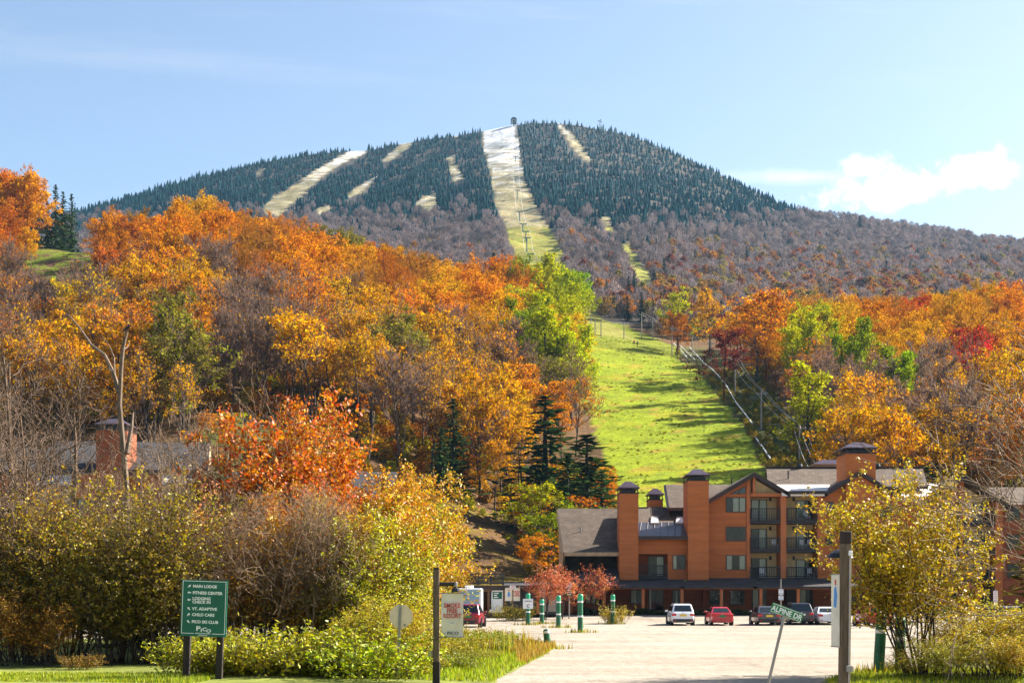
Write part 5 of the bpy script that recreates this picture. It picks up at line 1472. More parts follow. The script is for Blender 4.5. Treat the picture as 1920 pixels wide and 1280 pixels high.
def vehicle(name, label, cat, loc, pt, L=4.5, W=1.82, H=1.6, belt=0.95, rear=(0.12, 0.75), front=(3.5, 2.5), kind='suv', plate=M_WHITE, rot=0.0, group='vehicles parked along the building', clad=False, tail='side'):
    """rear at y=0, nose at y=L. rear=(belt y, roof y), front=(belt y, roof y)"""
    t = empty(name, loc, label, cat, group, rot)
    hw = W / 2; gz = 0.22
    st = [(0.0, 0.86, gz + .16, belt - .12), (0.10, 0.95, gz + .04, belt - .02), (0.5, 1.0, gz, belt), (L * .5, 1.0, gz - .02, belt - .02), (L * .72, 0.99, gz, belt - .05), (L * .93, 0.93, gz + .06, belt - .22), (L, 0.74, gz + .16, belt - .38)]
    V, Fc = [], []
    for yy, w, zb, zt in st:
        w *= hw; zm = zb + (zt - zb) * .55
        V += [(-w * .86, yy, zb), (-w * .98, yy, zb + .12), (-w, yy, zm), (-w * .95, yy, zt - .03), (-w * .8, yy, zt + .02), (w * .8, yy, zt + .02), (w * .95, yy, zt - .03), (w, yy, zm), (w * .98, yy, zb + .12), (w * .86, yy, zb)]
    n = 10
    for i in range(len(st) - 1):
        for k in range(n): Fc.append((i * n + k, i * n + (k + 1) % n, (i + 1) * n + (k + 1) % n, (i + 1) * n + k))
    Fc += [tuple(range(n)), tuple(reversed(range((len(st) - 1) * n, len(st) * n)))]
    mb = MB().add(V, Fc)
    # cabin
    wb, wt = hw * .93, hw * (.74 if kind != 'sedan' else .68); rb, rt = rear; fb, ft = front
    c = [Vector(p) for p in ((-wb, rb, belt - .02), (wb, rb, belt - .02), (wb, fb, belt - .06), (-wb, fb, belt - .06), (-wt, rt, H - .05), (wt, rt, H - .05), (wt, ft, H - .04), (-wt, ft, H - .04))]
    mid = [Vector((-wt * .9, rt + .12, H)), Vector((wt * .9, rt + .12, H)), Vector((wt * .9, ft - .15, H)), Vector((-wt * .9, ft - .15, H))]
    mb.add(c + mid, [(0, 1, 5, 4), (1, 2, 6, 5), (2, 3, 7, 6), (3, 0, 4, 7), (4, 5, 9, 8), (5, 6, 10, 9), (6, 7, 11, 10), (7, 4, 8, 11), (8, 9, 10, 11), (3, 2, 1, 0)])
    body = link('body', mb.mesh('body', pt, 0.025), t)
    def glass(nm, a, b, cc, d, u0, u1, v0, v1, off):
        q = [quad_lerp(a, b, cc, d, u, v) for u, v in ((u0, v0), (u1, v0), (u1, v1), (u0, v1))]
        nn = (q[1] - q[0]).cross(q[3] - q[0]).normalized()
        if nn.dot(Vector(off)) < 0: nn = -nn
        o = [p + nn * .014 for p in q]; i = [p - nn * .02 for p in q]
        return link(nm, MB().add(o + i, [(0, 1, 2, 3), (7, 6, 5, 4), (0, 4, 5, 1), (1, 5, 6, 2), (2, 6, 7, 3), (3, 7, 4, 0)]).mesh(nm, M_CARGLASS), t)
    glass('rear_window', c[0], c[1], c[5], c[4], .08, .92, .14, .88, (0, -1, 0)); glass('windscreen', c[3], c[2], c[6], c[7], .06, .94, .08, .92, (0, 1, .3))
    for a, b, cc, d, off in ((c[1], c[2], c[6], c[5], (1, 0, 0)), (c[0], c[3], c[7], c[4], (-1, 0, 0))):
        glass('side_window', a, b, cc, d, .07, .33, .12, .84, off); glass('side_window', a, b, cc, d, .36, .63, .10, .86, off); glass('side_window', a, b, cc, d, .66, .93, .10, .80, off)
    # wheels
    wr = .36 if kind == 'suv' else .325
    for sx in (-1, 1):
        for yy in (L * .19, L * .80):
            prof = [(wr * .6, -.11), (wr * .96, -.115), (wr, -.07), (wr, .07), (wr * .96, .115), (wr * .6, .11)]
            m = MB().lathe(prof, 18); rim = MB().lathe([(0, -.06), (wr * .3, -.10), (wr * .62, -.085), (wr * .62, .085), (wr * .3, .1), (0, .06)], 14)
            for q in (m, rim): q.v = [(z, y_, -x_) for x_, y_, z in q.v]
            w = link('wheel', m.mesh('tyre', M_TYRE), t, (sx * (hw - .12), yy, wr)); link('rim', rim.mesh('rim', M_RIM), w)
            arch = MB().lathe([(wr * 1.16, -.02), (wr * 1.16, .05), (wr * .98, .05)], 18); arch.v = [(z, y_, -x_) for x_, y_, z in arch.v]
            link('wheel_arch', arch.mesh('wheel_arch', M_PLASTIC), t, (sx * (hw - .005), yy, wr))
    # rear details
    link('bumper', MB().box(-hw * .88, hw * .88, -.05, .12, .30, .52 if kind == 'suv' else .42).mesh('bumper', M_PLASTIC if (kind == 'suv' or clad) else pt, .02), t)
    link('bumper', MB().box(-hw * .8, hw * .8, L - .1, L + .04, .3, .5).mesh('bumper', M_PLASTIC, .02), t)
    zt = belt - .22
    for sx in (-1, 1):
        link('tail_lamp', MB().box(*sorted((sx * hw * .58, sx * hw * .95)), -.01, .2, zt - .07, zt + .11).mesh('tail_lamp', M_TAIL, .015), t)
        link('head_lamp', MB().box(*sorted((sx * hw * .5, sx * hw * .85)), L * .94, L * .985, belt - .36, belt - .24).mesh('head_lamp', M_WHITE, .015), t)
        link('reflector', MB().box(*sorted((sx * hw * .62, sx * hw * .82)), -.06, -.04, .36, .42).mesh('reflector', M_TAIL), t)
        link('mirror', MB().box(*sorted((sx * hw * .97, sx * (hw + .19))), fb - .45, fb - .33, belt - .02, belt + .13).mesh('mirror', pt if pt != M_PLASTIC else M_BLACK, .03), t)
        if kind == 'suv': link('roof_rail', MB().tube([(sx * wt * .86, rt + .2, H + .05), (sx * wt * .86, ft - .2, H + .05)], .022, 6).mesh('roof_rail', M_BLACK), t)
    link('licence_plate', MB().box(-.26, .26, -.035 if kind == 'suv' else -.03, .0, zt - .1, zt + .05).mesh('licence_plate', plate), t)
    link('emblem', MB().box(-.06, .06, -.02, .02, zt + .12, zt + .18).mesh('emblem', M_RIM), t)
    return t


def car_at(px, row_depth, *a, **k):
    x, y = wx(px, row_depth), row_depth
    return (x, y, zone_z(x, y) + 0.0)


PW, PR, PG, PM = paint('white_car_paint', (0.80, 0.80, 0.82)), paint('red_car_paint', (0.42, 0.012, 0.02)), paint('grey_car_paint', (0.05, 0.052, 0.06)), paint('dark_car_paint', (0.022, 0.02, 0.028))
PC, PB = paint('bright_red_car_paint', (0.55, 0.02, 0.015)), paint('crimson_car_paint', (0.22, 0.008, 0.03))
vehicle('parked_car', 'white sport utility car with orange plate, leftmost of the parked row', 'car', car_at(1281, 110), PW, 4.4, 1.82, 1.68, 1.05, (.1, .55), (3.25, 2.3), plate=M_YELLOW)
vehicle('parked_car', 'red sedan parked between the white and the grey car', 'car', car_at(1355, 110), PR, 4.4, 1.74, 1.44, .98, (.62, 1.25), (3.35, 2.5), 'sedan', plate=M_STGREEN)
vehicle('parked_car', 'dark grey crossover with yellow plate left of the street sign', 'car', car_at(1443, 110), PG, 4.45, 1.86, 1.5, 1.0, (.15, .8), (3.35, 2.4), plate=M_YELLOW, clad=True)
vehicle('parked_car', 'dark maroon sport utility car half behind the street sign', 'car', car_at(1504, 112), PM, 4.7, 1.92, 1.74, 1.08, (.1, .5), (3.4, 2.4))
vehicle('parked_car', 'white sedan beside the grey banner and lamp post', 'car', car_at(1556, 112), PW, 4.6, 1.82, 1.42, .96, (.6, 1.3), (3.4, 2.55), 'sedan')
vehicle('parked_car', 'bright red hatchback seen through the yellow shrub', 'car', car_at(1652, 108), PC, 4.1, 1.8, 1.5, .98, (.15, .7), (3.2, 2.3), 'hatch', rot=.12)
vehicle('parked_car', 'dark grey sport utility car cut off at the right edge', 'car', car_at(1908, 101), PG, 4.6, 1.84, 1.6, 1.02, (.1, .6), (3.4, 2.4), plate=M_STGREEN, rot=.2)
vehicle('parked_car', 'crimson sport utility car partly hidden by the white smoke free banner', 'car', car_at(877, 104), PB, 4.5, 1.84, 1.72, 1.05, (.1, .5), (3.3, 2.3), plate=M_STGREEN, rot=-.08)


def camper():
    x, y = wx(879, 119), 119.0
    t = empty('camper_van', (x, y, zone_z(x, y)), 'white camper van with pale blue rear behind the crimson car', 'van')
    pt = paint('camper_white', (0.75, 0.78, 0.8)); pb = paint('camper_pale_blue', (0.22, 0.40, 0.52))
    link('body', MB().box(-1.1, 1.1, 0, 5.6, .5, 2.75).mesh('body', pt, .08), t)
    link('rear_panel', MB().box(-1.04, .86, -.06, .0, 1.0, 2.6).mesh('rear_panel', pb), t)
    link('cab', MB().add([(-1, 5.6, .45), (1, 5.6, .45), (1, 7.2, .45), (-1, 7.2, .45), (-.95, 5.6, 2.0), (.95, 5.6, 2.0), (.9, 6.4, 1.9), (-.9, 6.4, 1.9), (-.95, 7.2, 1.15), (.95, 7.2, 1.15)],
                         [(0, 1, 2, 3), (0, 4, 5, 1), (1, 5, 6, 9, 2), (3, 8, 7, 4, 0), (4, 7, 6, 5), (7, 8, 9, 6), (2, 9, 8, 3)]).mesh('cab', pt), t)
    link('bumper', MB().box(-1.05, 1.05, -.12, .02, .42, .62).mesh('bumper', M_PLASTIC), t)
    link('roof_vent', MB().box(-.4, .2, 1.2, 1.9, 2.75, 2.95).mesh('roof_vent', M_WHITE), t); link('roof_vent', MB().box(-.3, .3, 3.2, 3.8, 2.75, 3.0).mesh('roof_vent', M_WHITE), t)
    for sx in (-1, 1):
        link('tail_lamp', MB().box(sx * .98 - .08, sx * .98 + .08, -.03, .0, .75, 1.1).mesh('tail_lamp', M_TAIL), t)
        for yy in (1.5, 6.4):
            m = MB().lathe([(.15, -.12), (.36, -.12), (.38, 0), (.36, .12), (.15, .12)], 16); m.v = [(z, b, -a) for a, b, z in m.v]
            link('wheel', m.mesh('wheel', M_TYRE), t, (sx * .98, yy, .38))
camper()

# ------------------------------------------------------------------ near plants
def stems(rng, n, rbase, lean, H, r, pr, bias=(0, 0)):
    br = []
    for k in range(n):
        a = rng.uniform(0, 6.28); l = math.radians(rng.uniform(*lean))
        d = np.array((math.cos(a) * math.sin(l) + bias[0], math.sin(a) * math.sin(l) + bias[1], math.cos(l)))
        p = np.array((math.cos(a), math.sin(a), 0)) * rng.uniform(0, rbase); p[2] = -0.15
        grow(rng, p, unit(d), H * rng.uniform(0.7, 1.08) / max(0.75, math.cos(l)), r * rng.uniform(0.7, 1.2), 0, pr, br)
    return br


def shrub_mesh(seed, H, n, rbase, lean, r, pr, per, size, bark, asp=0.6, bias=(0, 0), sides=(6, 4, 3, 3), leaf_from=1, mt=None, spread=0.05, zmin=0.0):
    rng = np.random.default_rng(seed)
    br = stems(rng, n, rbase, lean, H, r, pr, bias)
    v, q = tubes_np(br, sides)
    wood = np_mesh('stems', v, q, mat=bark)
    crown = None
    if per:
        c, d = along(rng, [b for b in br if b[2] >= leaf_from], per, 0.2)
        c = c + rng.normal(0, spread, c.shape)
        if zmin: c = c[c[:, 2] > zmin + rng.normal(0, .5, len(c))]
        lv, lq = leaf_quads(rng, c, size, asp, 0.15)
        crown = leaf_mesh('leaves', lv, lq, mt or M_LEAF_NEAR, rng)
    return dict(wood=wood, crown=crown, twigs=None, nl=len(c) if per else 0)


def near(name, pr, x, y, s, rz, col, label, cat, group, wid=1.0, lean=(0, 0), parts=('stems', 'leaves')):
    t = empty(name, (x, y, zone_z(x, y)), label, cat, group, rz)
    t.rotation_euler = (lean[0], lean[1], rz); t.scale = (s * wid, s * wid, s)
    link(parts[0], pr['wood'], t)
    if pr['crown'] is not None:
        c = link(parts[1], pr['crown'], t); c.color = (*col, 1)
    return t


BUSH = dict(levels=3, seg=[6, 4, 3], wander=[0.10, 0.18, 0.25], up=[0.05, 0.05, 0.04], n=[10, 5], t0=[0.22, 0.25], ang=[(25, 55), (25, 60)], lr=[0.36, 0.5], shape=[0.7, 0.3], rr=[0.5, 0.55], rmin=0.004)
LEAFY = [shrub_mesh(300 + k, 4.5, 15, 0.55, (2, 30), 0.028, BUSH, 13, 0.10, M_BARK) for k in range(4)]
TW = dict(BUSH, n=[13, 5], up=[0.07, 0.07, 0.06], ang=[(18, 45), (20, 50)], rmin=0.006)
TWIGGY = [shrub_mesh(320 + k, 4.8, 19, 0.6, (2, 24), 0.024, TW, 8.5, 0.10, M_BARK_BROWN) for k in range(3)]
LOW = [shrub_mesh(340 + k, 1.0, 42, 0.75, (5, 48), 0.008, dict(BUSH, levels=2, n=[5], seg=[4, 3], lr=[0.4]), 22, 0.095, M_BARK, 0.5, leaf_from=0) for k in range(3)]
SAP = dict(levels=4, seg=[7, 5, 4, 3], wander=[0.07, 0.16, 0.2, 0.25], up=[0.04, 0.07, 0.05, 0.03], n=[11, 6, 4], t0=[0.25, 0.25, 0.2], ang=[(28, 58), (25, 55), (25, 55)],
           lr=[0.42, 0.5, 0.5], shape=[0.8, 0.4, 0.2], rr=[0.5, 0.55, 0.6], rmin=0.006)
SAPLING = [shrub_mesh(360 + k, 7.5, 3, 0.35, (2, 14), 0.075, SAP, 20.0, 0.17, M_BARK, leaf_from=2, spread=0.12) for k in range(3)]
CRAB = [shrub_mesh(375 + k, 7.5, 2, 0.3, (4, 14), 0.09, dict(SAP, t0=[0.3, 0.25, 0.2], ang=[(35, 65), (25, 55), (25, 55)], lr=[0.5, 0.5, 0.5]), 7.0, 0.19, M_BARK, leaf_from=2, spread=0.12) for k in range(2)]
BARESAP = [shrub_mesh(380 + k, 8.4, 4, 0.4, (3, 18), 0.06, dict(SAP, rmin=0.009, n=[12, 6, 4]), 0, 0, M_BARK_PALE, sides=(6, 4, 3, 3)) for k in range(3)]
BAREBIG = [shrub_mesh(400 + k, 14.0, 1, 0.1, (0, 5), 0.19, dict(SAP, rmin=0.014, n=[14, 7, 4], t0=[0.22, 0.2, 0.2], up=[0.02, 0.05, 0.05, 0.03], wander=[0.05, 0.2, 0.25, 0.3], lr=[0.40, 0.45, 0.45]), 0.0, 0, M_BARK_GREY) for k in range(3)]
COLUMN = shrub_mesh(420, 6.5, 7, 0.25, (1, 8), 0.04, dict(BUSH, n=[16, 5], lr=[0.15, 0.5], t0=[0.25, .2]), 15, 0.15, M_BARK)
YSHRUB = shrub_mesh(430, 5.6, 18, 0.5, (4, 34), 0.045, dict(levels=3, seg=[7, 5, 3], wander=[0.08, 0.15, 0.22], up=[0.03, 0.05, 0.04], n=[13, 6], t0=[0.28, 0.25], ang=[(20, 48), (22, 55)], lr=[0.34, 0.48], shape=[0.6, 0.3], rr=[0.5, 0.55], rmin=0.006),
                    20, 0.115, M_BARK, bias=(-0.16, 0), zmin=1.9)
print('LEAVES', [d['nl'] for d in LEAFY + TWIGGY + LOW + SAPLING + [COLUMN, YSHRUB]])

OLV, BRG, YGN, BYL, LGN, ORG, ORD, GLD = (0.27, 0.21, 0.012), (0.60, 0.30, 0.008), (0.52, 0.44, 0.010), (0.66, 0.46, 0.010), (0.46, 0.46, 0.010), (0.66, 0.27, 0.008), (0.68, 0.225, 0.006), (0.66, 0.36, 0.010)
VW = [(p, d, h, c_) for p, d, h, c_ in ((850, 66, 1.3, (.42, .36, .012)), (880, 68, 1.2, (.40, .38, .012)), (905, 66, 1.15, (.36, .38, .012)), (930, 68, 1.1, (.42, .34, .015)), (950, 66, .9, (.38, .38, .012)), (840, 60, 1.2, (.40, .36, .012)), (870, 58, 1.0, (.36, .38, .01)), (900, 60, .9, (.45, .36, .012)), (935, 60, .8, (.36, .38, .012)),
      (985, 65, .7, (.5, .33, .02)), (970, 58, .5, (.5, .36, .02)), (840, 53, 1.1, (.40, .36, .012)), (872, 51, .7, (.36, .38, .012)), (905, 53, .6, (.40, .40, .012)), (845, 46, .8, (.40, .38, .012)), (878, 46, .5, (.36, .38, .012)), (820, 64, 1.6, (.45, .36, .012)))]
SHRUBS = [  # px, depth, height, prototype, colour, words
    *[(p, d, h, LEAFY, OLV, 'olive leafed tall bush', g) for p, d, h, g in ((20, 47, 2.4, 'a'), (76, 46, 3.3, 'a'), (128, 48, 4.3, 'a'), (180, 45, 3.3, 'a'), (226, 47, 4.4, 'a'), (274, 46, 3.2, 'a'), (320, 48, 3.8, 'a'))],
    *[(p, d, h, TWIGGY, (0.5, .33, .012), 'airy golden bush with tall stems', g) for p, d, h, g in ((100, 46.5, 4.9, 'a'), (200, 46, 4.3, 'a'), (300, 46.5, 4.9, 'a'), (48, 47, 4.0, 'a'))],
    *[(p, d, h, TWIGGY, BRG, 'twiggy brown bush', g) for p, d, h, g in ((392, 50, 4.3, 'b'), (432, 48, 3.9, 'b'), (472, 52, 4.4, 'b'), (512, 49, 3.9, 'b'), (552, 51, 4.2, 'b'), (592, 50, 4.0, 'b'), (632, 52, 4.2, 'b'))],
    *[(p, d, h, LEAFY, YGN, 'yellow green leafy bush', g) for p, d, h, g in ((640, 50, 3.4, 'c'), (668, 49, 3.9, 'c'), (694, 50, 4.2, 'c'), (716, 51, 4.6, 'c'), (734, 53, 4.4, 'c'))],
    *[(p, d, h, LEAFY, BYL, 'bright yellow bush', g) for p, d, h, g in ((690, 43, 1.8, 'd'), (722, 43, 2.3, 'd'), (742, 44, 2.0, 'd'), (762, 45, 1.7, 'd'), (648, 43, 1.5, 'd'))],
    *[(p + R.uniform(-9, 9), d - 1.2 + R.uniform(-.4, .8), h * R.uniform(.6, 1.5), LOW, (LGN, YGN, YGN, BYL)[int(p * 7) % 4] if p > 330 else OLV, 'low bright weedy bush', g) for p, d, h, g in ((372, 41, 1.0, 'e'), (412, 41, .9, 'e'), (448, 41, .9, 'e'), (502, 41.5, 1.35, 'e'), (540, 41.5, 1.1, 'e'), (572, 42, 1.0, 'e'), (598, 42, 1.2, 'e'), (630, 42, 1.1, 'e'), (660, 41, .9, 'e'), (700, 41, .9, 'e'), (480, 42, 1.0, 'e'), (740, 42, .9, 'e'), (150, 43, .5, 'e'))],
    *[(p, d, h * .62, LOW, c_, 'leafy weed clump', 'k') for p, d, h, c_ in VW],
    *[(p, d, h, LEAFY, (0.52, 0.22, 0.015), 'low rusty orange bush', g) for p, d, h, g in ((8, 44, 2.2, 'f'), (45, 45, 2.0, 'f'), (82, 44, 1.6, 'f'))],
    *[(p, d, h, LEAFY, OLV, 'dark olive bush in the back row', g) for p, d, h, g in ((80, 62, 4.0, 'g'), (250, 61, 4.6, 'g'), (335, 64, 5.0, 'g'))],
    *[(p, d, h, SAPLING, ORD, 'red orange young maple', g) for p, d, h, g in ((528, 56, 8.4, 'h'), (570, 58, 8.6, 'h'), (550, 64, 8.9, 'h'), (612, 56, 7.6, 'h'), (648, 58, 7.0, 'h'), (498, 57, 7.6, 'h'))],
    *[(p, d, h, SAPLING, ORG, 'orange young maple', g) for p, d, h, g in ((590, 53, 6.2, 'h'), (650, 55, 6.2, 'h'), (690, 56, 5.8, 'h'), (540, 53, 6.2, 'h'), (505, 52, 5.2, 'h'), (680, 55, 6.4, 'h'), (625, 53, 6.0, 'h'), (460, 51, 4.8, 'h'), (585, 50.5, 4.8, 'h'), (720, 57, 5.6, 'h'), (690, 49.5, 3.9, 'h'))],
    *[(p, d, h, SAPLING, GLD, 'golden young tree', g) for p, d, h, g in ((748, 60, 5.9, 'i'), (768, 62, 5.8, 'i'), (790, 66, 6.6, 'i'), (750, 66, 6.4, 'i'), (405, 62, 6.4, 'i'), (372, 64, 6.6, 'i'), (140, 52, 5.6, 'i'), (235, 54, 5.2, 'i'), (440, 60, 6.2, 'i'), (610, 49, 4.7, 'i'), (715, 56, 6.2, 'i'), (520, 49.5, 4.4, 'i'), (655, 50, 4.8, 'i'), (735, 52, 5.4, 'i'), (560, 50, 4.6, 'i'), (350, 49, 4.6, 'i'))],
    *[(p, d, h, BARESAP, OLV, 'pale leafless tall shrub', g) for p, d, h, g in ((392, 57, 8.0, 'j'), (436, 55, 8.4, 'j'), (474, 58, 8.2, 'j'), (150, 47, 5.2, 'j'), (255, 47.5, 5.6, 'j'), (420, 47, 5.0, 'j'), (500, 48, 5.2, 'j'), (575, 48, 5.0, 'j'), (640, 48.5, 5.2, 'j'), (330, 46, 4.6, 'j'))],
]
GN_ = {'a': 'olive bushes behind the green sign', 'b': 'twiggy brown bushes right of the green sign', 'c': 'yellow green bushes left of the banner', 'd': 'bright yellow bushes around the stop sign', 'e': 'low bushes along the lawn',
       'f': 'rusty bushes at the lower left', 'g': 'back row of olive bushes', 'h': 'young maples behind the bushes', 'i': 'golden young trees behind the bushes', 'k': 'weed clumps on the verge tip', 'j': 'pale leafless shrubs'}
BASEH = {id(LEAFY): 4.6, id(TWIGGY): 5.0, id(LOW): 1.0, id(SAPLING): 8.0, id(BARESAP): 8.8}
PLACE = {'a': 'left of green sign', 'b': 'right of green sign', 'c': 'before the banner post', 'd': 'around the stop sign', 'e': 'along the lawn edge', 'f': 'at the lower left corner',
         'g': 'before left condominium', 'h': 'behind twiggy bushes', 'i': 'before grey lodge roof', 'k': 'on the verge tip', 'j': 'above the brown bushes'}
for px, d, h, pr, col, words, g in SHRUBS:
    s = h / BASEH[id(pr)]; i = int(R.integers(0, len(pr)))
    nm = 'young_tree' if pr is SAPLING else 'bare_shrub' if pr is BARESAP else 'bush'
    cat = 'young tree' if pr is SAPLING else 'shrub' if pr is BARESAP else 'bush'
    wid = R.uniform(0.95, 1.2)
    if pr is SAPLING: wid = R.uniform(.7, .95)
    if pr is LOW: wid = R.uniform(1.15, 1.5)
    if h < 2.6 and pr is LEAFY: wid = R.uniform(1.3, 1.6)
    if pr is LEAFY: s *= R.uniform(.88, 1.12)
    near(nm, pr[i], wx(px, d), d, s, R.uniform(0, 6.28), np.array(col) * R.uniform(0.85, 1.15, 3), f'{words} {PLACE[g]}', cat, GN_[g], wid,
         parts=('trunk', 'crown') if pr is SAPLING else ('stems', 'leaves'))

# leafless trees at the left and right
for px, d, h, lab, i, ln in ((70, 72, 17.0, 'tallest leafless tree standing left of the dead snag', 0, .05), (18, 66, 13.0, 'leafless tree at the left edge with dark leaning trunk', 1, .1), (28, 47, 9.5, 'dark leaning trunk of a leafless tree beside the rusty bushes', 0, .09), (52, 46.5, 8.0, 'second dark trunk close to the leaning trunk at the left', 2, .06), (125, 78, 15.0, 'thin leafless tree in front of the left condominium roof', 2, -.02),
                             (285, 76, 12.0, 'leafless tree right of the dead snag', 0, .03), 
                             (-25, 58, 11.5, 'leafless tree cut off by the left edge', 2, .12), (45, 52, 8.6, 'small leafless tree with a dark trunk over the rusty bushes', 1, .1)):
    near('bare_tree', BAREBIG[i], wx(px, d), d, h / 14.0, R.uniform(0, 6.28), (0, 0, 0), lab, 'bare tree', 'leafless trees before the left condominium', 1.0, (0, ln), ('trunk', 'limbs'))
near('bare_tree', BARESAP[0], wx(2125, 37), 37, .86, 1.0, (0, 0, 0), 'leafless tree reaching in from the right edge with long pale branches', 'bare tree', 'bare branches at the right edge', 1.35, (0.0, -0.42), ('trunk', 'limbs'))

near('bush', COLUMN, wx(288, 58), 58, 1.12, .4, BYL, 'yellow columnar bush in front of the left condominium', 'bush', None, 1.0)
near('yellow_shrub', YSHRUB, wx(1720, 43), 43, 0.88, 0.0, (0.58, 0.40, 0.010), 'large golden many stemmed shrub by the right lamp post', 'shrub', None, 1.0)
for px, d, h, c, lab in ((1690, 41.5, .75, YGN, 'yellow green bush under the large golden shrub'), (1745, 42, 1.1, BYL, 'yellow bush right of the golden shrub stems'), (1785, 43, 1.3, YGN, 'leafy bush beside a thin dark stake'), (1830, 42, 1.9, BYL, 'tall yellow bush in the right corner'),
                         (1875, 43, 1.7, YGN, 'yellow green bush before the right short bollard'), (1915, 42, 2.0, BYL, 'yellow bush cut off at the lower right'), (1950, 43, 2.1, YGN, 'bush outside the right edge'), (1850, 40, 1.3, YGN, 'low bush at the bottom right'), (1790, 40, 1.1, LGN, 'low green bush at the bottom right of the stake'), (1900, 40, 1.2, BYL, 'low yellow bush in the corner')):
    near('bush', LEAFY[int(R.integers(0, 4))], wx(px, d), d, h / 4.6, R.uniform(0, 6.28), np.array(c) * R.uniform(.9, 1.1, 3), lab, 'bush', 'bushes in the lower right corner', 1.75)
near('bush', LOW[0], wx(1151, 114.6), 114.6, 1.45, .3, (0.5, 0.36, 0.02), 'yellow bush around the bollard nearest the building', 'bush', None, 0.75)
near('bush', LOW[1], wx(968, 120), 120, 1.3, .8, (0.45, 0.36, 0.02), 'yellow bush beside the timber lodge step', 'bush', None, 1.3)
for k, (px, d, h, w) in enumerate(((1022, 121, 4.6, .9), (1054, 123, 4.5, .9), (1115, 129, 4.6, .9))):
    near('crabapple_tree', CRAB[k % 2], wx(px, d), d, h / 8.0, R.uniform(0, 6.28), (0.72, 0.20, 0.055), ['coral red crabapple tree nearest the timber lodge', 'coral red crabapple tree beside the sign pole', 'thin red crabapple tree by the grey entry roof'][k], 'tree', 'red crabapple trees at the entry', 1.25 * w, parts=('trunk', 'crown'))
place_spruce(262, 945, 1200, 57, 'dark hemlock among the leafless trees', 'evergreens in the bushes', col=(0.05, 0.075, 0.02), wid=1.5)
place_spruce(212, 965, 1200, 60, 'smaller dark hemlock left of the yellow columnar bush', 'evergreens in the bushes', col=(0.05, 0.075, 0.02), wid=1.4, proto=1)
place_spruce(1950, 930, 1150, 70, 'olive hemlock behind bare branches at the right edge', 'evergreens in the bushes', col=(0.16, 0.14, 0.02), wid=1.6, proto=2)
place_spruce(1742, 985, 1150, 118, 'dark green spruce behind the large golden shrub', 'evergreens in the bushes', col=(0.05, 0.08, 0.02), wid=1.3, proto=2)

# hedges at the building foot
def hedge(px0, px1, y, h, label):
    rng = np.random.default_rng(int(px0)); n = int((px1 - px0) * 26)
    x = rng.uniform(wx(px0, y), wx(px1, y), n); x0 = wx((px0 + px1) / 2, y)
    c = np.stack([x - x0, rng.normal(0, .3, n), rng.uniform(0, 1, n) ** .7 * h * (0.75 + .25 * np.sin(x * 2.2))], 1)
    v, q = leaf_quads(rng, c, .2, .6)
    o = link('hedge', leaf_mesh('hedge', v, q, M_NEEDLE, rng), None, (x0, y, zone_z(x0, y))); o.color = (0.05, 0.065, 0.02, 1)
    reg(o, label, 'hedge', 'low hedges at the building foot')
hedge(1085, 1180, 131.0, .75, 'low dark hedge before the entry windows')
hedge(1188, 1290, 130.7, .6, 'low dark hedge under the porch behind the white car')
hedge(1300, 1420, 130.7, .5, 'low dark hedge behind the red sedan')
hedge(1430, 1600, 130.7, .5, 'low dark hedge behind the dark cars')

# grass
def grass(name, pts, hmin, hmax, col, label, w=0.018, lean=0.35, lift=None):
    rng = np.random.default_rng(len(pts)); n = len(pts)
    z = np.array([zone_z(a, b) for a, b in pts]) if lift is None else lift
    base = np.column_stack([pts, z]) - np.array((0, 0, .03))
    h = rng.uniform(hmin, hmax, n); a = rng.uniform(0, 6.28, n)
    tip = base + np.column_stack([np.cos(a) * h * lean * rng.uniform(0, 1, n), np.sin(a) * h * lean * rng.uniform(0, 1, n), h])
    s = np.column_stack([np.cos(a + 1.57), np.sin(a + 1.57), np.zeros(n)]) * w
    v = np.stack([base - s, base + s, tip], 1).reshape(-1, 3)
    o = link(name, np_mesh(name, v, tris=np.arange(3 * n).reshape(-1, 3), mat=M_LEAF_NEAR, fattr={'tint': rng.uniform(0, 1, n)}))
    o.color = (*col, 1); return stuff(o, label)


def sample_poly(poly, n, y0, y1, x0=None, x1=None):
    p = np.array(poly); out = []
    while len(out) < n:
        c = np.column_stack([R.uniform(x0 if x0 is not None else p[:, 0].min(), x1 if x1 is not None else p[:, 0].max(), 4000), R.uniform(y0, y1, 4000)])
        out += list(c[inside(poly, c[:, 0], c[:, 1])])
    return np.array(out[:n])


grass('grass', sample_poly(VERGE_L, 30000, 40, 74, -9, 2.2), .06, .22, (0.36, 0.44, 0.008), 'bright green and yellow grass on the verge tip', .022)
tall = sample_poly(VERGE_L, 5200, 56, 74, -8, 1.2)
grass('reeds', tall[:900], .4, .95, (0.46, 0.37, 0.02), 'tall yellow green reeds at the back of the verge', .03, .3)
pl = sample_poly(VERGE_L, 2600, 50, 66, 0.2, 2.2); grass('dry_grass', pl, .15, .42, (0.45, 0.28, 0.03), 'dry tan grass at the tip of the verge', .02)
grass('grass', sample_poly(VERGE_L, 12000, 36, 39.6, -16, -8), .05, .14, (0.34, 0.40, 0.012), 'mown bright lawn strip at the lower left', .02)
grass('grass', sample_poly(VERGE_R, 12000, 39, 47, 8, 18), .05, .16, (0.34, 0.38, 0.012), 'mown lawn at the foot of the right lamp post', .02)

# ------------------------------------------------------------------ bollards
TUFT = []


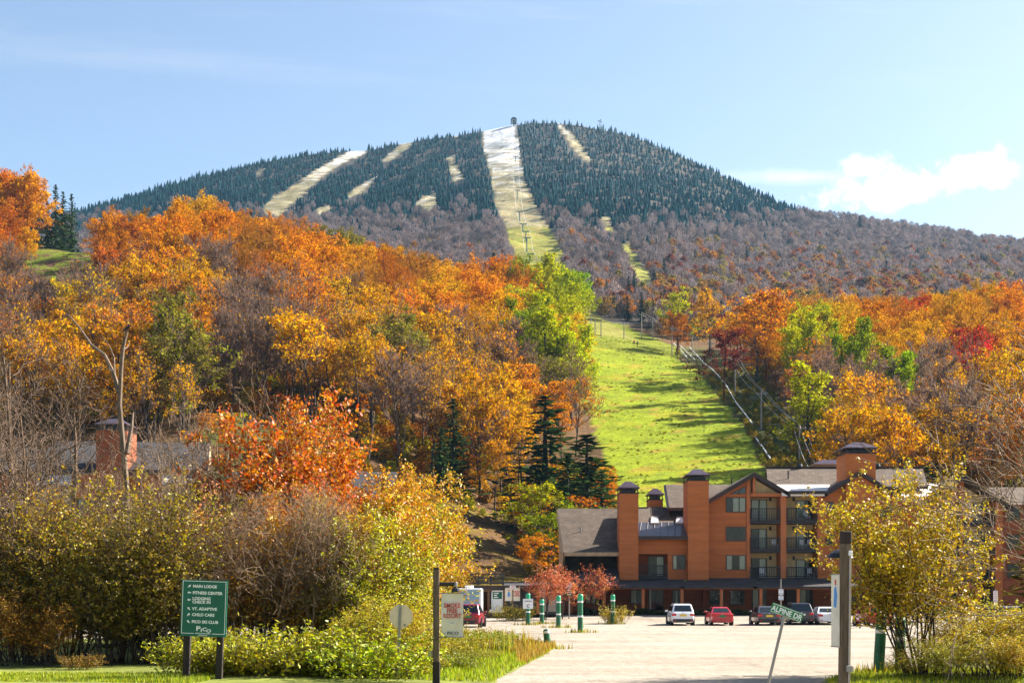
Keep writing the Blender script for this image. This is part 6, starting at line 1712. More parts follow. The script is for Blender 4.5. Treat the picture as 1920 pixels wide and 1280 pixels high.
def bollard(px, base, top, label, tilt=0.0, wid=0.17, sign=None, depth=None, bands=(0.42, 0.80)):
    d = depth or 2667 * 2.57 / (base - 1110); x = wx(px, d); z0 = zone_z(x, d)
    t = empty('bollard', (x, d, z0), label, 'bollard', 'green bollards on the lot'); t.rotation_euler = (0, tilt, 0)
    h = wz(top, d) - z0
    link('post', MB().lathe([(wid, -.1), (wid * 1.02, h * .3), (wid * .98, h * .7), (wid * .97, h - .09), (wid * .75, h - .02), (0, h)], 14).mesh('post', M_GREEN), t)
    for f in bands:
        link('white_band', MB().lathe([(wid * 1.0, h * f - .055), (wid * 1.06, h * f - .05), (wid * 1.06, h * f + .05), (wid * 1.0, h * f + .055)], 14).mesh('white_band', M_WHITE), t)
    if len(bands) > 1: link('top_band', MB().lathe([(wid * 1.0, h * .83 - .01), (wid * 1.04, h * .83), (wid * 1.04, h - .08), (wid * .78, h - .005), (0, h + .012)], 14).mesh('top_band', mat('bright_green_band', (0.02, 0.33, 0.16), .5)), t)
    if sign:
        link('notice', MB().box(-.4, .4, -wid - .05, -wid - .02, h * .52, h * .52 + .78).mesh('notice', M_WHITE), t)
        text('notice_letter', 'C', .34, M_DKINK, t, (0, -wid - .055, h * .52 + .1), .012)
        text('notice_letter', 'PARKING', .13, M_DKINK, t, (0, -wid - .055, h * .52 + .55), .004)
    for k in range(130): TUFT.append((x + R.normal(0, .55), d + R.normal(0, .4)))
    return t


def text(name, body, size, mt, parent, loc, off=0.0, xs=1.0, align='CENTER', rot=None):
    cu = bpy.data.curves.new('lettering', 'FONT'); cu.body = body; cu.size = size; cu.offset = off; cu.extrude = 0.002; cu.align_x = align; cu.resolution_u = 3
    o = bpy.data.objects.new('lettering', cu); me = bpy.data.meshes.new_from_object(o)
    bpy.data.objects.remove(o); bpy.data.curves.remove(cu)
    me.materials.clear(); me.materials.append(mt)
    return link(name, me, parent, loc, rot or (math.pi / 2, 0, 0), (xs, 1, 1))


bollard(1088, 1185, 1113, 'tallest green bollard with two white bands in the open lot')
bollard(1047, 1176, 1116, 'green bollard left of the tallest bollard')
bollard(1016, 1170, 1123, 'slim green bollard before the red crabapple')
bollard(990, 1163, 1112, 'green bollard carrying a white notice with letter C', sign=True, depth=112)
bollard(1149, 1164, 1114, 'green bollard rising from the yellow bush', depth=114)
bollard(1027, 1208, 1178, 'short leaning green bollard at the verge tip', -.09, .15, bands=(.82,), depth=65)
bollard(1647, 1263, 1137, 'large green bollard left of the golden shrub', .06, .17, bands=(.62,))
bollard(1688, 1262, 1156, 'green bollard hidden among the golden shrub stems', 0, .17, bands=(.6,))
bollard(1875, 1212, 1160, 'short green bollard with white band near the dark car', 0, .2, bands=(.66,))
TUFT = np.array(TUFT); grass('grass_tufts', TUFT, .1, .4, (0.40, 0.34, 0.02), 'small grass tufts at the feet of bollards', .03)

# ------------------------------------------------------------------ signs and lamp posts
def direction_sign():
    d = 38.0; x = wx(378, d)
    t = empty('direction_sign', (x, d, zone_z(x, d)), 'green direction sign with white lettering on two dark posts', 'sign'); t.rotation_euler = (0, math.radians(2.0), 0)
    zc = wz(1139.5, d) - zone_z(x, d); w, h = .61, .755
    link('panel', MB().box(-w, w, -.03, .03, zc - h, zc + h).mesh('panel', M_GREENDK), t)
    b = MB(); e = .03; l = .014; zb = zc - h + .085; zt = zc + h - e
    b.box(-w + e, w - e, -.036, -.0305, zt - l, zt); b.box(-w + e, -w + e + l, -.036, -.0305, zb, zt - l); b.box(w - e - l, w - e, -.036, -.0305, zb, zt - l)
    b.box(-w + e, -.24, -.036, -.0305, zb - l, zb); b.box(.24, w - e, -.036, -.0305, zb - l, zb)
    link('border', b.mesh('border', M_PLATEW), t)
    for sx in (-.44, .44):
        link('post', MB().box(sx - .085, sx + .085, .035, .2, -.3, zc + h - .1).mesh('post', M_POSTDK), t)
    s = 70.2
    def row(r): return zc + (1139.5 - r) / s - .035
    for r, body, ang in ((1098.7, 'MAIN LODGE', 45), (1111, 'FITNESS CENTER', 180), (1121.6, 'LODGING', None), (1128.2, 'CHECK IN', None), (1140.8, 'VT. ADAPTIVE', 135), (1152, 'CHILD CARE', 45), (1165.2, 'PICO SKI CLUB', 135)):
        text('lettering', body, .108, M_PLATEW, t, (-.31, -.033, row(r)), .0035, 0.98, 'LEFT')
        if ang is not None: arrow(t, -.40, row(r) + .036, ang)
    arrow(t, -.40, row(1124.5) + .036, 180)
    text('lettering', 'P', .17, M_PLATEW, t, (-.13, -.033, zc - .60), .004, 1.4); text('lettering', 'i', .13, M_PLATEW, t, (-.045, -.033, zc - .625), .004, 1.4)
    text('lettering', 'C', .13, M_PLATEW, t, (.04, -.033, zc - .605), .004, 1.3); text('lettering', 'O', .115, M_PLATEW, t, (.15, -.033, zc - .635), .004, 1.4)
    text('lettering', 'MOUNTAIN', .05, M_PLATEW, t, (0, -.033, zc - .69), .001, 1.5); text('lettering', 'VERMONT', .035, M_PLATEW, t, (0, -.033, zc - .735), .001, 1.5)


def arrow(t, x, z, deg):
    a = math.radians(deg); L, W = .05, .012
    pts = [(-L, -W), (0.0, -W), (0.0, -.036), (L, 0), (0.0, .036), (0.0, W), (-L, W)]
    q = [(x + u * math.cos(a) - v * math.sin(a), z + u * math.sin(a) + v * math.cos(a)) for u, v in pts]
    link('arrow', MB().prism_xz(q, -.036, -.0305).mesh('arrow', M_PLATEW), t)
direction_sign()


def stop_sign():
    d = 40.5; x = wx(745, d); z0 = zone_z(x, d)
    t = empty('stop_sign', (x, d, z0), 'back of an eight sided stop sign on a grey post among yellow bushes', 'sign'); t.rotation_euler = (0, math.radians(2.3), 0)
    zc = wz(1154.5, d) - z0; r = .325
    p = [(r / math.cos(math.pi / 8) * math.cos(math.pi / 8 + math.pi / 4 * k) + .03, zc + r / math.cos(math.pi / 8) * math.sin(math.pi / 8 + math.pi / 4 * k)) for k in range(8)]
    link('plate', MB().prism_xz(p, .03, .038).mesh('plate', M_ALU), t)
    link('sign_face', MB().prism_xz(p, .039, .041).mesh('sign_face', M_SIGNRED), t)
    mb = MB(); mb.box(-.035, .035, -.005, .0, -.4, zc + .3); mb.box(-.035, -.029, -.0, .03, -.4, zc + .3); mb.box(.029, .035, -.0, .03, -.4, zc + .3)
    link('post', mb.mesh('post', M_STEEL), t)
    link('sticker', MB().box(.12, .18, .024, .029, zc - .27, zc - .21).mesh('sticker', M_STEEL), t)
stop_sign()


def banner_lamp():
    d = 39.0; x = wx(818, d); z0 = zone_z(x, d)
    t = empty('lamp_post', (x, d, z0), 'weathered wooden lamp post left of the parking lot', 'lamp post', 'wooden lamp posts')
    H = wz(1067, d) - z0
    link('post', MB().box(-.085, .085, -.085, .085, .55, H).mesh('post', M_POST, .012), t); link('post_base', MB().box(-.1, .1, -.1, .1, -.3, .56).mesh('post_base', M_POSTDK, .012), t)
    link('post_cap', MB().box(-.075, .075, -.075, .075, H, H + .05).mesh('post_cap', M_POSTDK), t)
    zl = wz(1094.5, d) - z0
    link('lamp_arm', MB().tube([(.07, 0, zl), (.5, 0, zl)], .055, 10).mesh('lamp_arm', M_BLACK), t)
    l = link('lamp_bracket', MB().box(.49, .58, -.05, .05, zl - .08, zl + .06).mesh('lamp_bracket', M_STEEL, .02), t)
    link('lamp_shade', MB().lathe([(.04, zl - .08), (.11, zl - .13), (.12, zl - .2), (.1, zl - .22)], 12, .53, 0).mesh('lamp_shade', M_BLACK), t)
    link('junction_box', MB().box(-.22, -.09, -.06, .06, wz(1230, d) - z0, wz(1220, d) - z0).mesh('junction_box', M_STEEL, .01), t)
    b = empty('banner', (wx(848, d), d, wz(1112, d)), 'cream banner reading smoke free resort on the lamp post', 'banner')
    w = .6 / 2; h = 81 / F * d
    seg = MB(); n = 8
    v = [(sx * w, .03 * math.sin(k * 1.1) + .015 * sx, -h * k / n) for k in range(n + 1) for sx in (-1, 1)]
    v2 = [(a, yy + .006, c) for a, yy, c in v]
    f = [(2 * k, 2 * k + 1, 2 * k + 3, 2 * k + 2) for k in range(n)]; o = 2 * (n + 1)
    f += [tuple(i + o for i in reversed(q)) for q in f]
    link('cloth', MB().add(v + v2, f).mesh('cloth', M_BANNER), b)
    for zz in (0.01, -h - .01): link('rod', MB().tube([(-.36, 0, zz), (.32, 0, zz)], .012, 6).mesh('rod', M_STEEL), b)
    for k, wd in enumerate(('SMOKE', 'FREE', 'RESORT')): text('lettering', wd, .175, M_REDINK, b, (0, -.04, -.385 - .142 * k), .004, .80)
    pts = [(.09 * math.cos(a), -.042, -.80 - .05 * math.sin(a)) for a in np.linspace(.3, math.pi - .3, 9)]
    link('smile_mark', MB().tube(pts, .012, 5).mesh('smile_mark', M_WHITE), b)
    text('lettering', 'PiCO', .11, M_DKINK, b, (0.02, -.04, -1.12), .003, 1.3)
banner_lamp()


def right_lamp():
    d = 28.0; x = wx(1582, d); z0 = zone_z(x, d)
    t = empty('lamp_post', (x, d, z0), 'tall wooden lamp post with dark shade at the right', 'lamp post', 'wooden lamp posts'); t.rotation_euler = (0, math.radians(.6), 0)
    H = wz(995, d) - z0
    link('post', MB().box(-.1, .1, -.1, .1, .55, H - .25).mesh('post', M_POST, .012), t); link('post_cap', MB().box(-.102, .102, -.102, .102, H - .25, H).mesh('post_cap', M_POSTDK, .02), t)
    link('post_base', MB().box(-.115, .115, -.115, .115, -.3, .56).mesh('post_base', M_POSTDK, .012), t)
    zl = wz(1036, d) - z0
    link('lamp_shade', MB().lathe([(.03, zl + .08), (.1, zl + .06), (.2, zl + .0), (.27, zl - .09), (.25, zl - .09), (.1, zl - .03)], 18, -.04, .3).mesh('lamp_shade', M_BLACK), t)
    link('lamp_arm', MB().tube([(0, .08, zl + .05), (-.04, .3, zl + .05)], .03, 6).mesh('lamp_arm', M_BLACK), t)
    link('conduit', MB().tube([(.06, -.115, .3), (.06, -.115, zl)], .016, 6).mesh('conduit', M_STEEL), t)
    link('photocell', MB().box(.03, .1, -.16, -.1, zl - .06, zl + .04).mesh('photocell', M_WHITE, .008), t)
    link('junction_box', MB().box(.0, .13, -.2, -.1, wz(1258, d) - z0, wz(1246, d) - z0).mesh('junction_box', M_STEEL, .01), t)
    b = empty('banner', (x - .13, d + .02, wz(1077, d)), 'pale picture banner seen edge on behind the right lamp post', 'banner', None, math.radians(-74))
    h = 134 / F * d
    link('cloth', MB().box(-.22, .1, -.004, .004, -h, 0).mesh('cloth', M_BANNER), b)
    link('picture', MB().prism_xz([(-.12, -.62), (-.02, -.66), (.02, -.4), (-.03, -.2), (-.1, -.28)], -.007, -.0045).mesh('picture', M_BLUEINK), b)
    link('picture', MB().prism_xz([(-.08, -.2), (-.02, -.2), (-.02, -.1), (-.07, -.08)], -.007, -.0045).mesh('picture', M_REDINK), b)
    for zz in (.01, -h - .01): link('rod', MB().tube([(-.24, 0, zz), (.13, 0, zz)], .012, 6).mesh('rod', M_STEEL), b)
right_lamp()


def street_sign():
    d = 30.0; x = wx(1427, d); z0 = 0.03
    t = empty('street_sign', (x, d, z0), 'leaning green street name sign reading alpine dr', 'sign'); t.rotation_euler = (0, math.radians(13.3), 0)
    L = (wz(1160, d) - z0) / math.cos(math.radians(13.3))
    link('post', MB().tube([(0, 0, -.4), (0, 0, L)], .033, 12).mesh('post', M_STEEL), t)
    link('bracket', MB().tube([(0, 0, L), (0, 0, L + .08)], .045, 12).mesh('bracket', M_STEEL), t)
    p = link('plate', MB().box(-.35, .35, -.006, .006, -.1, .1).mesh('plate', M_STGREEN, .004), t, (.035, 0, L + .15), (0, math.radians(6.7), 0))
    b = MB(); b.box(-.335, .335, -.0095, -.0065, .08, .088); b.box(-.335, .335, -.0095, -.0065, -.088, -.08); link('border', b.mesh('border', M_PLATEW), p)
    text('lettering', 'ALPINE DR', .158, M_PLATEW, p, (0, -.0085, -.056), .003, .88)
street_sign()


def sign_pole(px, base, y, plates, label, ptop, lamp=False, mt=None):
    x = wx(px, y); z0 = zone_z(x, y)
    t = empty('sign_post', (x, y, z0), label, 'sign post', 'sign posts along the building')
    link('post', MB().tube([(0, 0, -.2), (0, 0, wz(ptop, y) - z0)], .06, 8).mesh('post', mt or M_STEEL), t)
    for r0, r1, w, m in plates:
        a, b = wz(r1, y) - z0, wz(r0, y) - z0
        pl = link('plate', MB().box(-w / 2, w / 2, -.1, -.07, a, b).mesh('plate', m), t)
        ink = M_REDINK if m is M_WHITE else M_PLATEW; mb = MB()
        n = max(2, int((b - a) / .16))
        for k in range(n):
            zz = b - (k + .5) * (b - a) / n; ww = w * (.36 if k % 2 else .28); mb.box(-ww, ww, -.105, -.1005, zz - .03, zz + .03)
        link('print', mb.mesh('print', ink if px != 1464 else M_BLUEINK), pl)
    return t
sign_pole(1067, 1150, 123, ((1093, 1102, .5, M_WHITE), (1103, 1116, .6, M_GREENDK)), 'sign post with white and dark plates before the entry', 1092)
sign_pole(1017, 1150, 122, ((1099, 1117, .55, M_WHITE),), 'sign post with a tall white notice beside the crabapple', 1098)
sign_pole(961.5, 1150, 121, ((1097, 1105, .5, M_WHITE),), 'wooden sign post in front of the lodge posters', 1096, mt=M_POST)
sign_pole(1464, 1150, 123, ((1104, 1114, .42, M_WHITE), (1116, 1124, .42, M_WHITE)), 'sign post with blue accessible parking plate behind the grey car', 1085)
sign_pole(1866, 1163, 118, ((1107, 1126, .36, M_WHITE), (1127, 1136, .3, M_WHITE)), 'sign post with red and white plate at the far wing', 1104)


def poster(px0, px1, label, words):
    y = 125.7; x = (wx(px0, y) + wx(px1, y)) / 2; z = wz(1101, y); w = (wx(px1, y) - wx(px0, y)) / 2; h = 25 / F * y
    t = empty('poster', (x, y, z), label, 'poster')
    link('sheet', MB().box(-w, w, -.02, .02, -h, 0).mesh('sheet', M_BANNER), t)
    if words:
        for k, wd in enumerate(('SMOKE', 'FREE', 'RESORT')): text('lettering', wd, .19, M_REDINK, t, (0, -.024, -.42 - .17 * k), .008)
    else:
        link('picture', MB().prism_xz([(-.12, -.75), (.08, -.82), (.12, -.5), (.0, -.32), (-.08, -.45)], -.026, -.021).mesh('picture', M_BLUEINK), t)
        link('picture', MB().prism_xz([(-.04, -.3), (.06, -.3), (.05, -.16), (-.03, -.16)], -.026, -.021).mesh('picture', M_REDINK), t)
poster(947, 960.5, 'cream poster with a blue figure on the dark lodge wall', False)
poster(963, 975, 'cream poster with red lettering on the dark lodge wall', True)
t = empty('stake', (wx(1755, 42), 42, zone_z(wx(1755, 42), 42)), 'thin dark stake between the golden shrub and the corner bushes', 'stake')
link('rod', MB().tube([(0, 0, -.2), (-.08, 0, 1.75)], .028, 6).mesh('rod', M_POSTDK), t)

# ------------------------------------------------------------------ dead trees, crow
def snag(name, label, main, arms, r0, d, base):
    t = empty(name, P(*base, d), label, 'dead tree'); o = Vector(P(*base, d))
    pts = [P(a, b, d) - o for a, b in main]
    link('trunk', MB().tube(pts, [r0 * (1 - .62 * k / (len(pts) - 1)) for k in range(len(pts))], 10).mesh('trunk', M_SNAG), t)
    for arm, r in arms:
        q = [P(a, b, d + (.5 * k)) - o for k, (a, b) in enumerate(arm)]
        link('branch', MB().tube(q, [r * (1 - .75 * k / (len(q) - 1)) for k in range(len(q))], 7).mesh('branch', M_SNAG), t)
    return t
snag('dead_tree', 'grey dead tree with a long bare arm and a crow on its tip', [(238, 1190), (238, 1000), (236, 900), (230, 830), (224, 760), (227, 690), (231, 650), (238, 622)],
     [([(224, 735), (213, 700), (196, 665), (170, 645), (150, 615), (128, 590)], .12), ([(215, 705), (214, 670), (206, 650), (190, 628)], .05), ([(238, 850), (247, 800), (250, 772)], .15), ([(231, 655), (240, 650), (243, 640)], .04), ([(213, 700), (204, 690), (160, 690)], .05)], .185, 72, (238, 1190))
snag('dead_tree', 'broken reddish dead trunk standing among orange bushes', [(712, 1150), (713, 1010), (717, 960), (719, 930), (720, 905), (721, 887)], [([(720, 925), (724, 915)], .06), ([(718, 905), (713, 893), (712, 889)], .08)], .24, 64, (712, 1150))


def crow():
    p = P(238, 622, 72)
    t = empty('crow', p, 'black crow perched on the tip of the dead tree', 'bird')
    mb = MB().tube([(-.17, 0, .06), (-.1, 0, .10), (0, 0, .17), (.08, 0, .25), (.14, 0, .31), (.18, 0, .32), (.25, 0, .30)], [.025, .05, .085, .075, .05, .045, .006], 10)
    link('body', mb.mesh('body', M_BLACK), t)
    link('tail', MB().add([(-.12, -.03, .09), (-.12, .03, .09), (-.33, .05, -.04), (-.33, -.05, -.04), (-.12, 0, .06), (-.33, 0, -.06)], [(0, 1, 2, 3), (0, 3, 5, 4), (1, 4, 5, 2)]).mesh('tail', M_BLACK), t)
    for s in (-1, 1): link('leg', MB().tube([(0.01, s * .03, .1), (.02, s * .03, -.01)], .008, 5).mesh('leg', M_BLACK), t)
crow()

# ------------------------------------------------------------------ poles, wires, pipes and lift
POLES = [(1203, 634, 586), (1224, 637, 596), (1260, 667, 612), (1298, 677, 630), (1333, 686, 640), (1378.5, 736, 669), (1427.5, 806, 732), (1499, 862, 796)]
NEAR_WORD = ['farthest', 'second farthest', 'third farthest', 'fourth farthest', 'fourth nearest', 'third nearest', 'second nearest', 'nearest']
tops = []
for k, (px, base, top) in enumerate(POLES):
    g = ground_pt(px, base); h = wz(top, g.y) - g.z
    t = empty('utility_pole', g, NEAR_WORD[k] + ' grey utility pole along the right edge of the meadow', 'utility pole', 'utility poles along the meadow')
    link('pole', MB().tube([(0, 0, -.5), (0, 0, h)], [.19, .13], 8).mesh('pole', M_POLE), t)
    link('crossarm', MB().box(-1.2, 1.2, -.08, .08, h - .75, h - .58).mesh('crossarm', M_POLE), t)
    ins = MB()
    for sx in (-1.1, 0, 1.1): ins.box(sx - .06, sx + .06, -.06, .06, h - .58 if sx else h, h - .38 if sx else h + .2)
    link('insulators', ins.mesh('insulators', M_STEEL), t)
    tops.append([Vector((g.x + sx, g.y, g.z + h - (.4 if sx else -.2))) for sx in (-1.1, 0, 1.1)])
for k in range(3): pass
g = P(1570, 905, 150); tops.append([g + Vector((sx, 0, 0)) for sx in (-1.1, 0, 1.1)])
for c in range(3):
    mb = MB()
    for a, b in zip(tops[:-1], tops[1:]):
        p, q = a[c], b[c]; L = (q - p).length
        mb.tube([p + (q - p) * (i / 8) - Vector((0, 0, 4 * L * .018 * (i / 8) * (1 - i / 8))) for i in range(9)], .03, 4, False)
    o = mb.build('power_line', M_WIRE); reg(o, ['left hand wire slung along the utility poles', 'top wire slung along the utility poles', 'right hand wire slung along the utility poles'][c], 'wire', 'wires along the meadow')
FARP = [((1108, 618, 600), 'left'), ((1116, 630, 607), 'middle'), ((1127, 632, 612), 'right'), ((1170, 636, 617), 'far right')]
for (px, base, top), w in FARP:
    g = ground_pt(px, base, 470); h = max(6.0, wz(top, g.y) - g.z)
    t = empty('utility_pole', g, f'small {w} pole beyond the crest of the meadow', 'utility pole', 'small poles beyond the crest'); link('pole', MB().tube([(0, 0, -.5), (0, 0, h)], .2, 6).mesh('pole', M_POLE), t)


def pipe(pts, label):
    q = [ground_pt(a, b + 8) for a, b in pts]
    q = [Vector((wx(a, g.y), g.y, wz(b, g.y))) for (a, b), g in zip(pts, q)]
    t = empty('snowmaking_pipe', q[0], label, 'pipe', 'white pipes beside the meadow'); o = q[0].copy()
    link('pipe', MB().tube([p - o for p in q], .16, 8).mesh('pipe', M_PIPE), t)
    for p in q:
        gz = float(height(p.x, p.y)); link('support', MB().box(p.x - o.x - .07, p.x - o.x + .07, p.y - o.y - .07, p.y - o.y + .07, gz - o.z - .3, p.z - o.z + .15).mesh('support', M_POLE), t)
pipe([(1263, 643), (1276, 656), (1289, 671)], 'leftmost short white snowmaking pipe at the top of the bank')
pipe([(1274, 647), (1288, 660), (1303, 674)], 'middle short white snowmaking pipe at the top of the bank')
pipe([(1293, 651), (1306, 665), (1319, 679)], 'right short white snowmaking pipe at the top of the bank')
pipe([(1319, 680), (1333, 690), (1347, 704), (1361, 721), (1380, 754), (1395, 773), (1410, 793)], 'long white snowmaking pipe running down beside the meadow')
pipe([(1416, 819), (1430, 838), (1445, 860)], 'lowest white snowmaking pipe near the roof')

TOW = [(966.5, 304, 293), (967.5, 343, 333), (970, 374, 357), (974.5, 415, 397), (980.5, 437, 420), (986, 455, 434), (988, 473, 446), (992.5, 498, 476)]
tt = []
for k, (px, base, top) in enumerate(TOW):
    g = ground_pt(px, base, 600); h = wz(top, g.y) - g.z; h = min(max(h, 7), 16)
    t = empty('lift_tower', g, ['uppermost', 'second uppermost', 'third uppermost', 'fourth uppermost', 'fourth lowest', 'third lowest', 'second lowest', 'lowest'][k] + ' green chairlift tower on the snowy run', 'lift tower', 'chairlift towers on the big run')
    link('mast', MB().tube([(0, 0, -1), (0, 0, h)], .42, 8).mesh('mast', M_TOWER), t); link('crossarm', MB().box(-3.2, 3.2, -.3, .3, h - .3, h + .35).mesh('crossarm', M_TOWER), t)
    for sx in (-3, 3): link('sheave_train', MB().box(sx - .2, sx + .2, -1.6, 1.6, h + .3, h + .8).mesh('sheave_train', M_TOWER), t)
    tt.append((g.x, g.y, g.z + h + .7))
for sx in (-3, 3):
    mb = MB()
    pp = [Vector((a + sx, b, c)) for a, b, c in tt]; pp = [ground_pt(964, 236, 1500) + Vector((sx, 0, 9))] + pp + [ground_pt(1010, 560, 470) + Vector((sx, 0, 22))]
    for p, q in zip(pp[:-1], pp[1:]): mb.tube([p, (p + q) / 2 - Vector((0, 0, (p - q).length * .012)), q], .1, 4, False)
    reg(mb.build('lift_cable', M_WIRE), ('left' if sx < 0 else 'right') + ' hand cable of the chairlift on the big run', 'cable', 'chairlift cables')


def top_station():
    g = ground_pt(963.5, 234, 1700); s = g.y / F
    t = empty('lift_top_station', g, 'dark round topped chairlift station on the summit', 'lift station')
    h0, h1 = 5.0 * s, 17.5 * s
    link('mast', MB().tube([(0, 0, -2), (0, 0, h0 + 2 * s)], 1.1 * s, 8).mesh('mast', M_TOWER), t)
    arc = [(5.6 * s * math.cos(a) * 1.05, h0 + 7 * s + 5.2 * s * math.sin(a)) for a in np.linspace(0, math.pi, 12)]
    shell = arc + [(-5.6 * s, h0 + .5 * s), (5.6 * s, h0 + .5 * s)]
    link('housing', MB().prism_xz(shell, 0, 7 * s).mesh('housing', mat('dark_teal_housing', (0.02, 0.06, 0.075), .6)), t)
    inner = [(a * .68, h0 + (c - h0) * .72 + .6 * s) for a, c in shell]
    link('bullwheel_opening', MB().prism_xz(inner, -.4 * s, -.05).mesh('bullwheel_opening', M_POLE), t)
    link('bullwheel', MB().lathe([(.3 * s, 0), (2.9 * s, .1), (3.1 * s, .5 * s), (.3 * s, .6 * s)], 16).mesh('bullwheel', M_TOWER), t, (0, -.8 * s, h0 + 4 * s))
    a = ground_pt(1125, 243, 1700)
    t = empty('antenna_mast', a, 'small lattice antenna on the right of the summit', 'antenna'); s = a.y / F
    mb = MB()
    for sx, sy in ((-1, -1), (1, -1), (0, 1)): mb.tube([(sx * s, sy * s, -1), (sx * .5 * s, sy * .5 * s, 18 * s)], .14 * s + .1, 4)
    for zz in (4, 8, 12, 16): mb.box(-1 * s, 1 * s, -.2, .2, zz * s - .15, zz * s + .15)
    link('lattice', mb.mesh('lattice', M_TOWER), t)
    for dx, dz in ((-2.5, 16), (2.2, 14), (1.5, 18)): link('dish', MB().lathe([(0, -.3), (1.2 * s, 0), (1.2 * s, .3), (0, .3)], 8).mesh('dish', M_TOWER), t, (dx * s, -.5, dz * s), (math.pi / 2, 0, 0))
top_station()

# ------------------------------------------------------------------ hikers and the object on the crest
def person(px, row, label, jacket, trousers, ymin=400, stride=.22):
    g = ground_pt(px, row, ymin)
    t = empty('person', g, label, 'person', 'walkers on the grass')
    J = [(0, 0, .93), (0, 0, 1.15), (0, 0, 1.40), (0, 0, 1.52), (0, -.02, 1.62), (0, -.02, 1.74),
         (.10, 0, .90), (.11, -stride * .5, .48), (.11, -stride, .06), (.11, -stride - .14, .03), (-.10, 0, .90), (-.11, stride * .4, .48), (-.11, stride, .06), (-.11, stride - .14, .03),
         (.19, 0, 1.40), (.25, .06, 1.12), (.24, -.06, .88), (-.19, 0, 1.40), (-.25, -.08, 1.12), (-.24, -.2, .92)]
    E = [(0, 1), (1, 2), (2, 3), (3, 4), (4, 5), (0, 6), (6, 7), (7, 8), (8, 9), (0, 10), (10, 11), (11, 12), (12, 13), (2, 14), (14, 15), (15, 16), (2, 17), (17, 18), (18, 19)]
    rad = [.15, .14, .17, .065, .09, .095, .10, .07, .05, .04, .10, .07, .05, .04, .075, .05, .04, .075, .05, .04]
    me = bpy.data.meshes.new('body'); me.from_pydata(J, E, []); me.materials.append(trousers)
    o = link('body', me, t)
    sk = o.modifiers.new('skin', 'SKIN'); layer = me.skin_vertices[0] if len(me.skin_vertices) else None
    if layer is None: layer = me.attributes.new('skin', 'FLOAT', 'POINT')
    else:
        for v, r in zip(layer.data, rad): v.radius = (r, r)
        layer.data[0].use_root = True
    sd = o.modifiers.new('smooth', 'SUBSURF'); sd.levels = 1; sd.render_levels = 1
    link('jacket', MB().lathe([(.20, .92), (.19, 1.1), (.215, 1.35), (.17, 1.46), (.08, 1.52)], 10).mesh('jacket', jacket), t)
    for s, q in ((1, [(.19, 0, 1.42), (.26, .06, 1.12), (.25, -.04, .95)]), (-1, [(-.19, 0, 1.42), (-.26, -.08, 1.12), (-.25, -.18, .98)])): link('sleeve', MB().tube(q, [.085, .07, .06], 8).mesh('sleeve', jacket), t)
    link('hair', MB().lathe([(.0, 1.84), (.07, 1.82), (.105, 1.75), (.1, 1.68)], 10, 0, .015).mesh('hair', M_POSTDK), t)
M_NAVY = mat('navy_cloth', (0.02, 0.03, 0.07), .9); M_REDC = mat('red_cloth', (0.55, 0.05, 0.03), .9); M_WHC = mat('white_cloth', (.75, .75, .72), .9)
person(1189, 646, 'walker in a red jacket at the top of the meadow', M_REDC, M_NAVY)
person(1195, 649, 'walker in dark clothes beside the red jacketed walker', M_NAVY, M_NAVY, stride=-.2)
person(187, 468, 'small figure in a white top on the high clearing', M_WHC, M_NAVY, 350)
g = ground_pt(1096, 630, 400); t = empty('snow_gun', g, 'small black barrel shaped snow gun on the crest of the meadow', 'snow gun')
m = MB().lathe([(.0, -1.3), (.75, -1.3), (.8, 0), (.7, 1.3), (.0, 1.2)], 14); m.v = [(c, b, a + 1.1) for a, b, c in m.v]; link('barrel', m.mesh('barrel', M_BLACK), t)
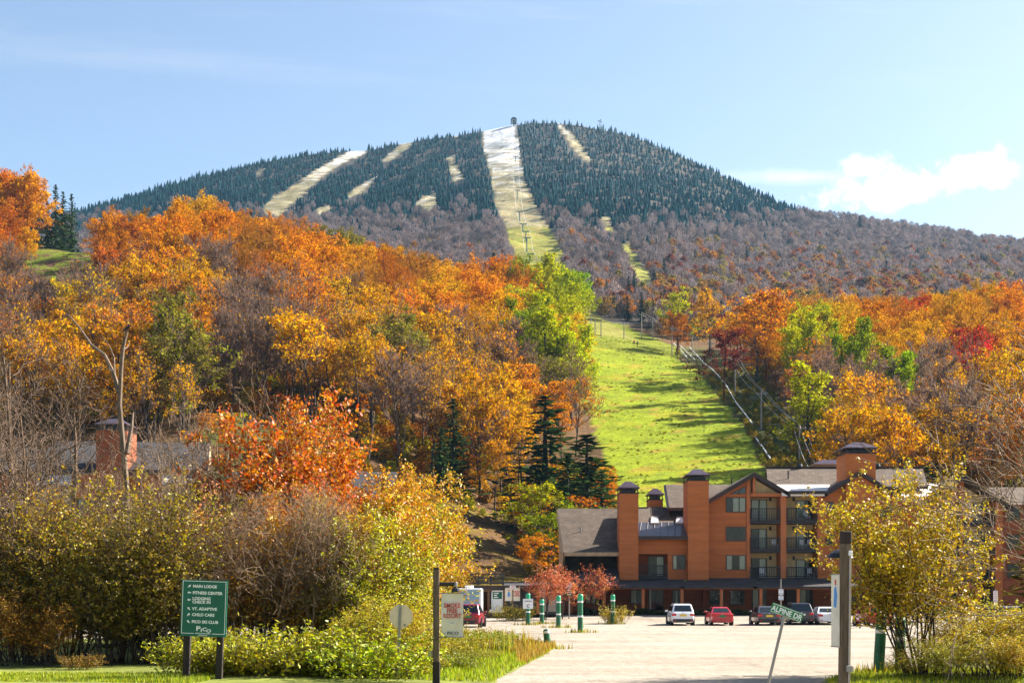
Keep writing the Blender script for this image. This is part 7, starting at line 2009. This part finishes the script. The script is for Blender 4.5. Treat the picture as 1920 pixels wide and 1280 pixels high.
mb = MB().box(-1.2, -1.0, -.5, .5, 0, .6); mb.box(1.0, 1.2, -.5, .5, 0, .6); mb.box(-1.3, 1.3, -.1, .1, .25, .45); link('sled', mb.mesh('sled', M_BLACK), t)

# ------------------------------------------------------------------ the air
def haze():
    m, N, out = new_mat('haze_air')
    v = N.node('ShaderNodeVolumePrincipled', {'Color': (0.30, 0.64, 1.0, 1), 'Density': HAZE, 'Anisotropy': 0.0})
    N.l.new(v.outputs[0], out.inputs['Volume'])
    o = link('haze', MB().box(-1990, 1990, -120, 2790, -460, 720).mesh('haze', m)); stuff(o, 'thin blue haze in the air between the camera and the mountain')
HAZE = 0.00004
haze()

# ------------------------------------------------------------------ labels: things that still read alike are told apart by their place
def finish_labels():
    by = {}
    for o in THINGS: by.setdefault(o['label'], []).append(o)
    ORD = ['first', 'second', 'third', 'fourth', 'fifth', 'sixth', 'seventh', 'eighth', 'ninth', 'tenth', 'eleventh', 'twelfth']
    CNT = ['', 'one', 'two', 'three', 'four', 'five', 'six', 'seven', 'eight', 'nine', 'ten', 'eleven', 'twelve']
    used = set(by)
    for lab, os_ in by.items():
        if len(os_) < 2: continue
        # split large sets into an upper and a lower half first
        os_.sort(key=lambda o: to_px(*o.location)[1])
        n = len(os_); rows = max(1, math.ceil(n / 9)); names = [''] if rows == 1 else ['upper ', 'lower '] if rows == 2 else ['upper ', 'middle ', 'lower '] if rows == 3 else ['top ', 'upper ', 'lower ', 'bottom ']
        rows = len(names)
        for r in range(rows):
            part = os_[r * n // rows:(r + 1) * n // rows]
            part.sort(key=lambda o: to_px(*o.location)[0]); k = len(part)
            for i, o in enumerate(part):
                if k == 1: w = names[r].strip() or ''
                elif k == 2: w = names[r] + ('left one' if i == 0 else 'right one')
                elif i == 0: w = f'leftmost of {names[r]}{CNT[min(k, 12)]}'
                elif i == k - 1: w = f'rightmost of {names[r]}{CNT[min(k, 12)]}'
                else: w = f'{ORD[min(i, 11)]} from left of {names[r]}{CNT[min(k, 12)]}'
                o['label'] = f'{lab}, {w}'
            if 'group' not in os_[0]:
                for o in os_: o['group'] = lab
finish_labels()
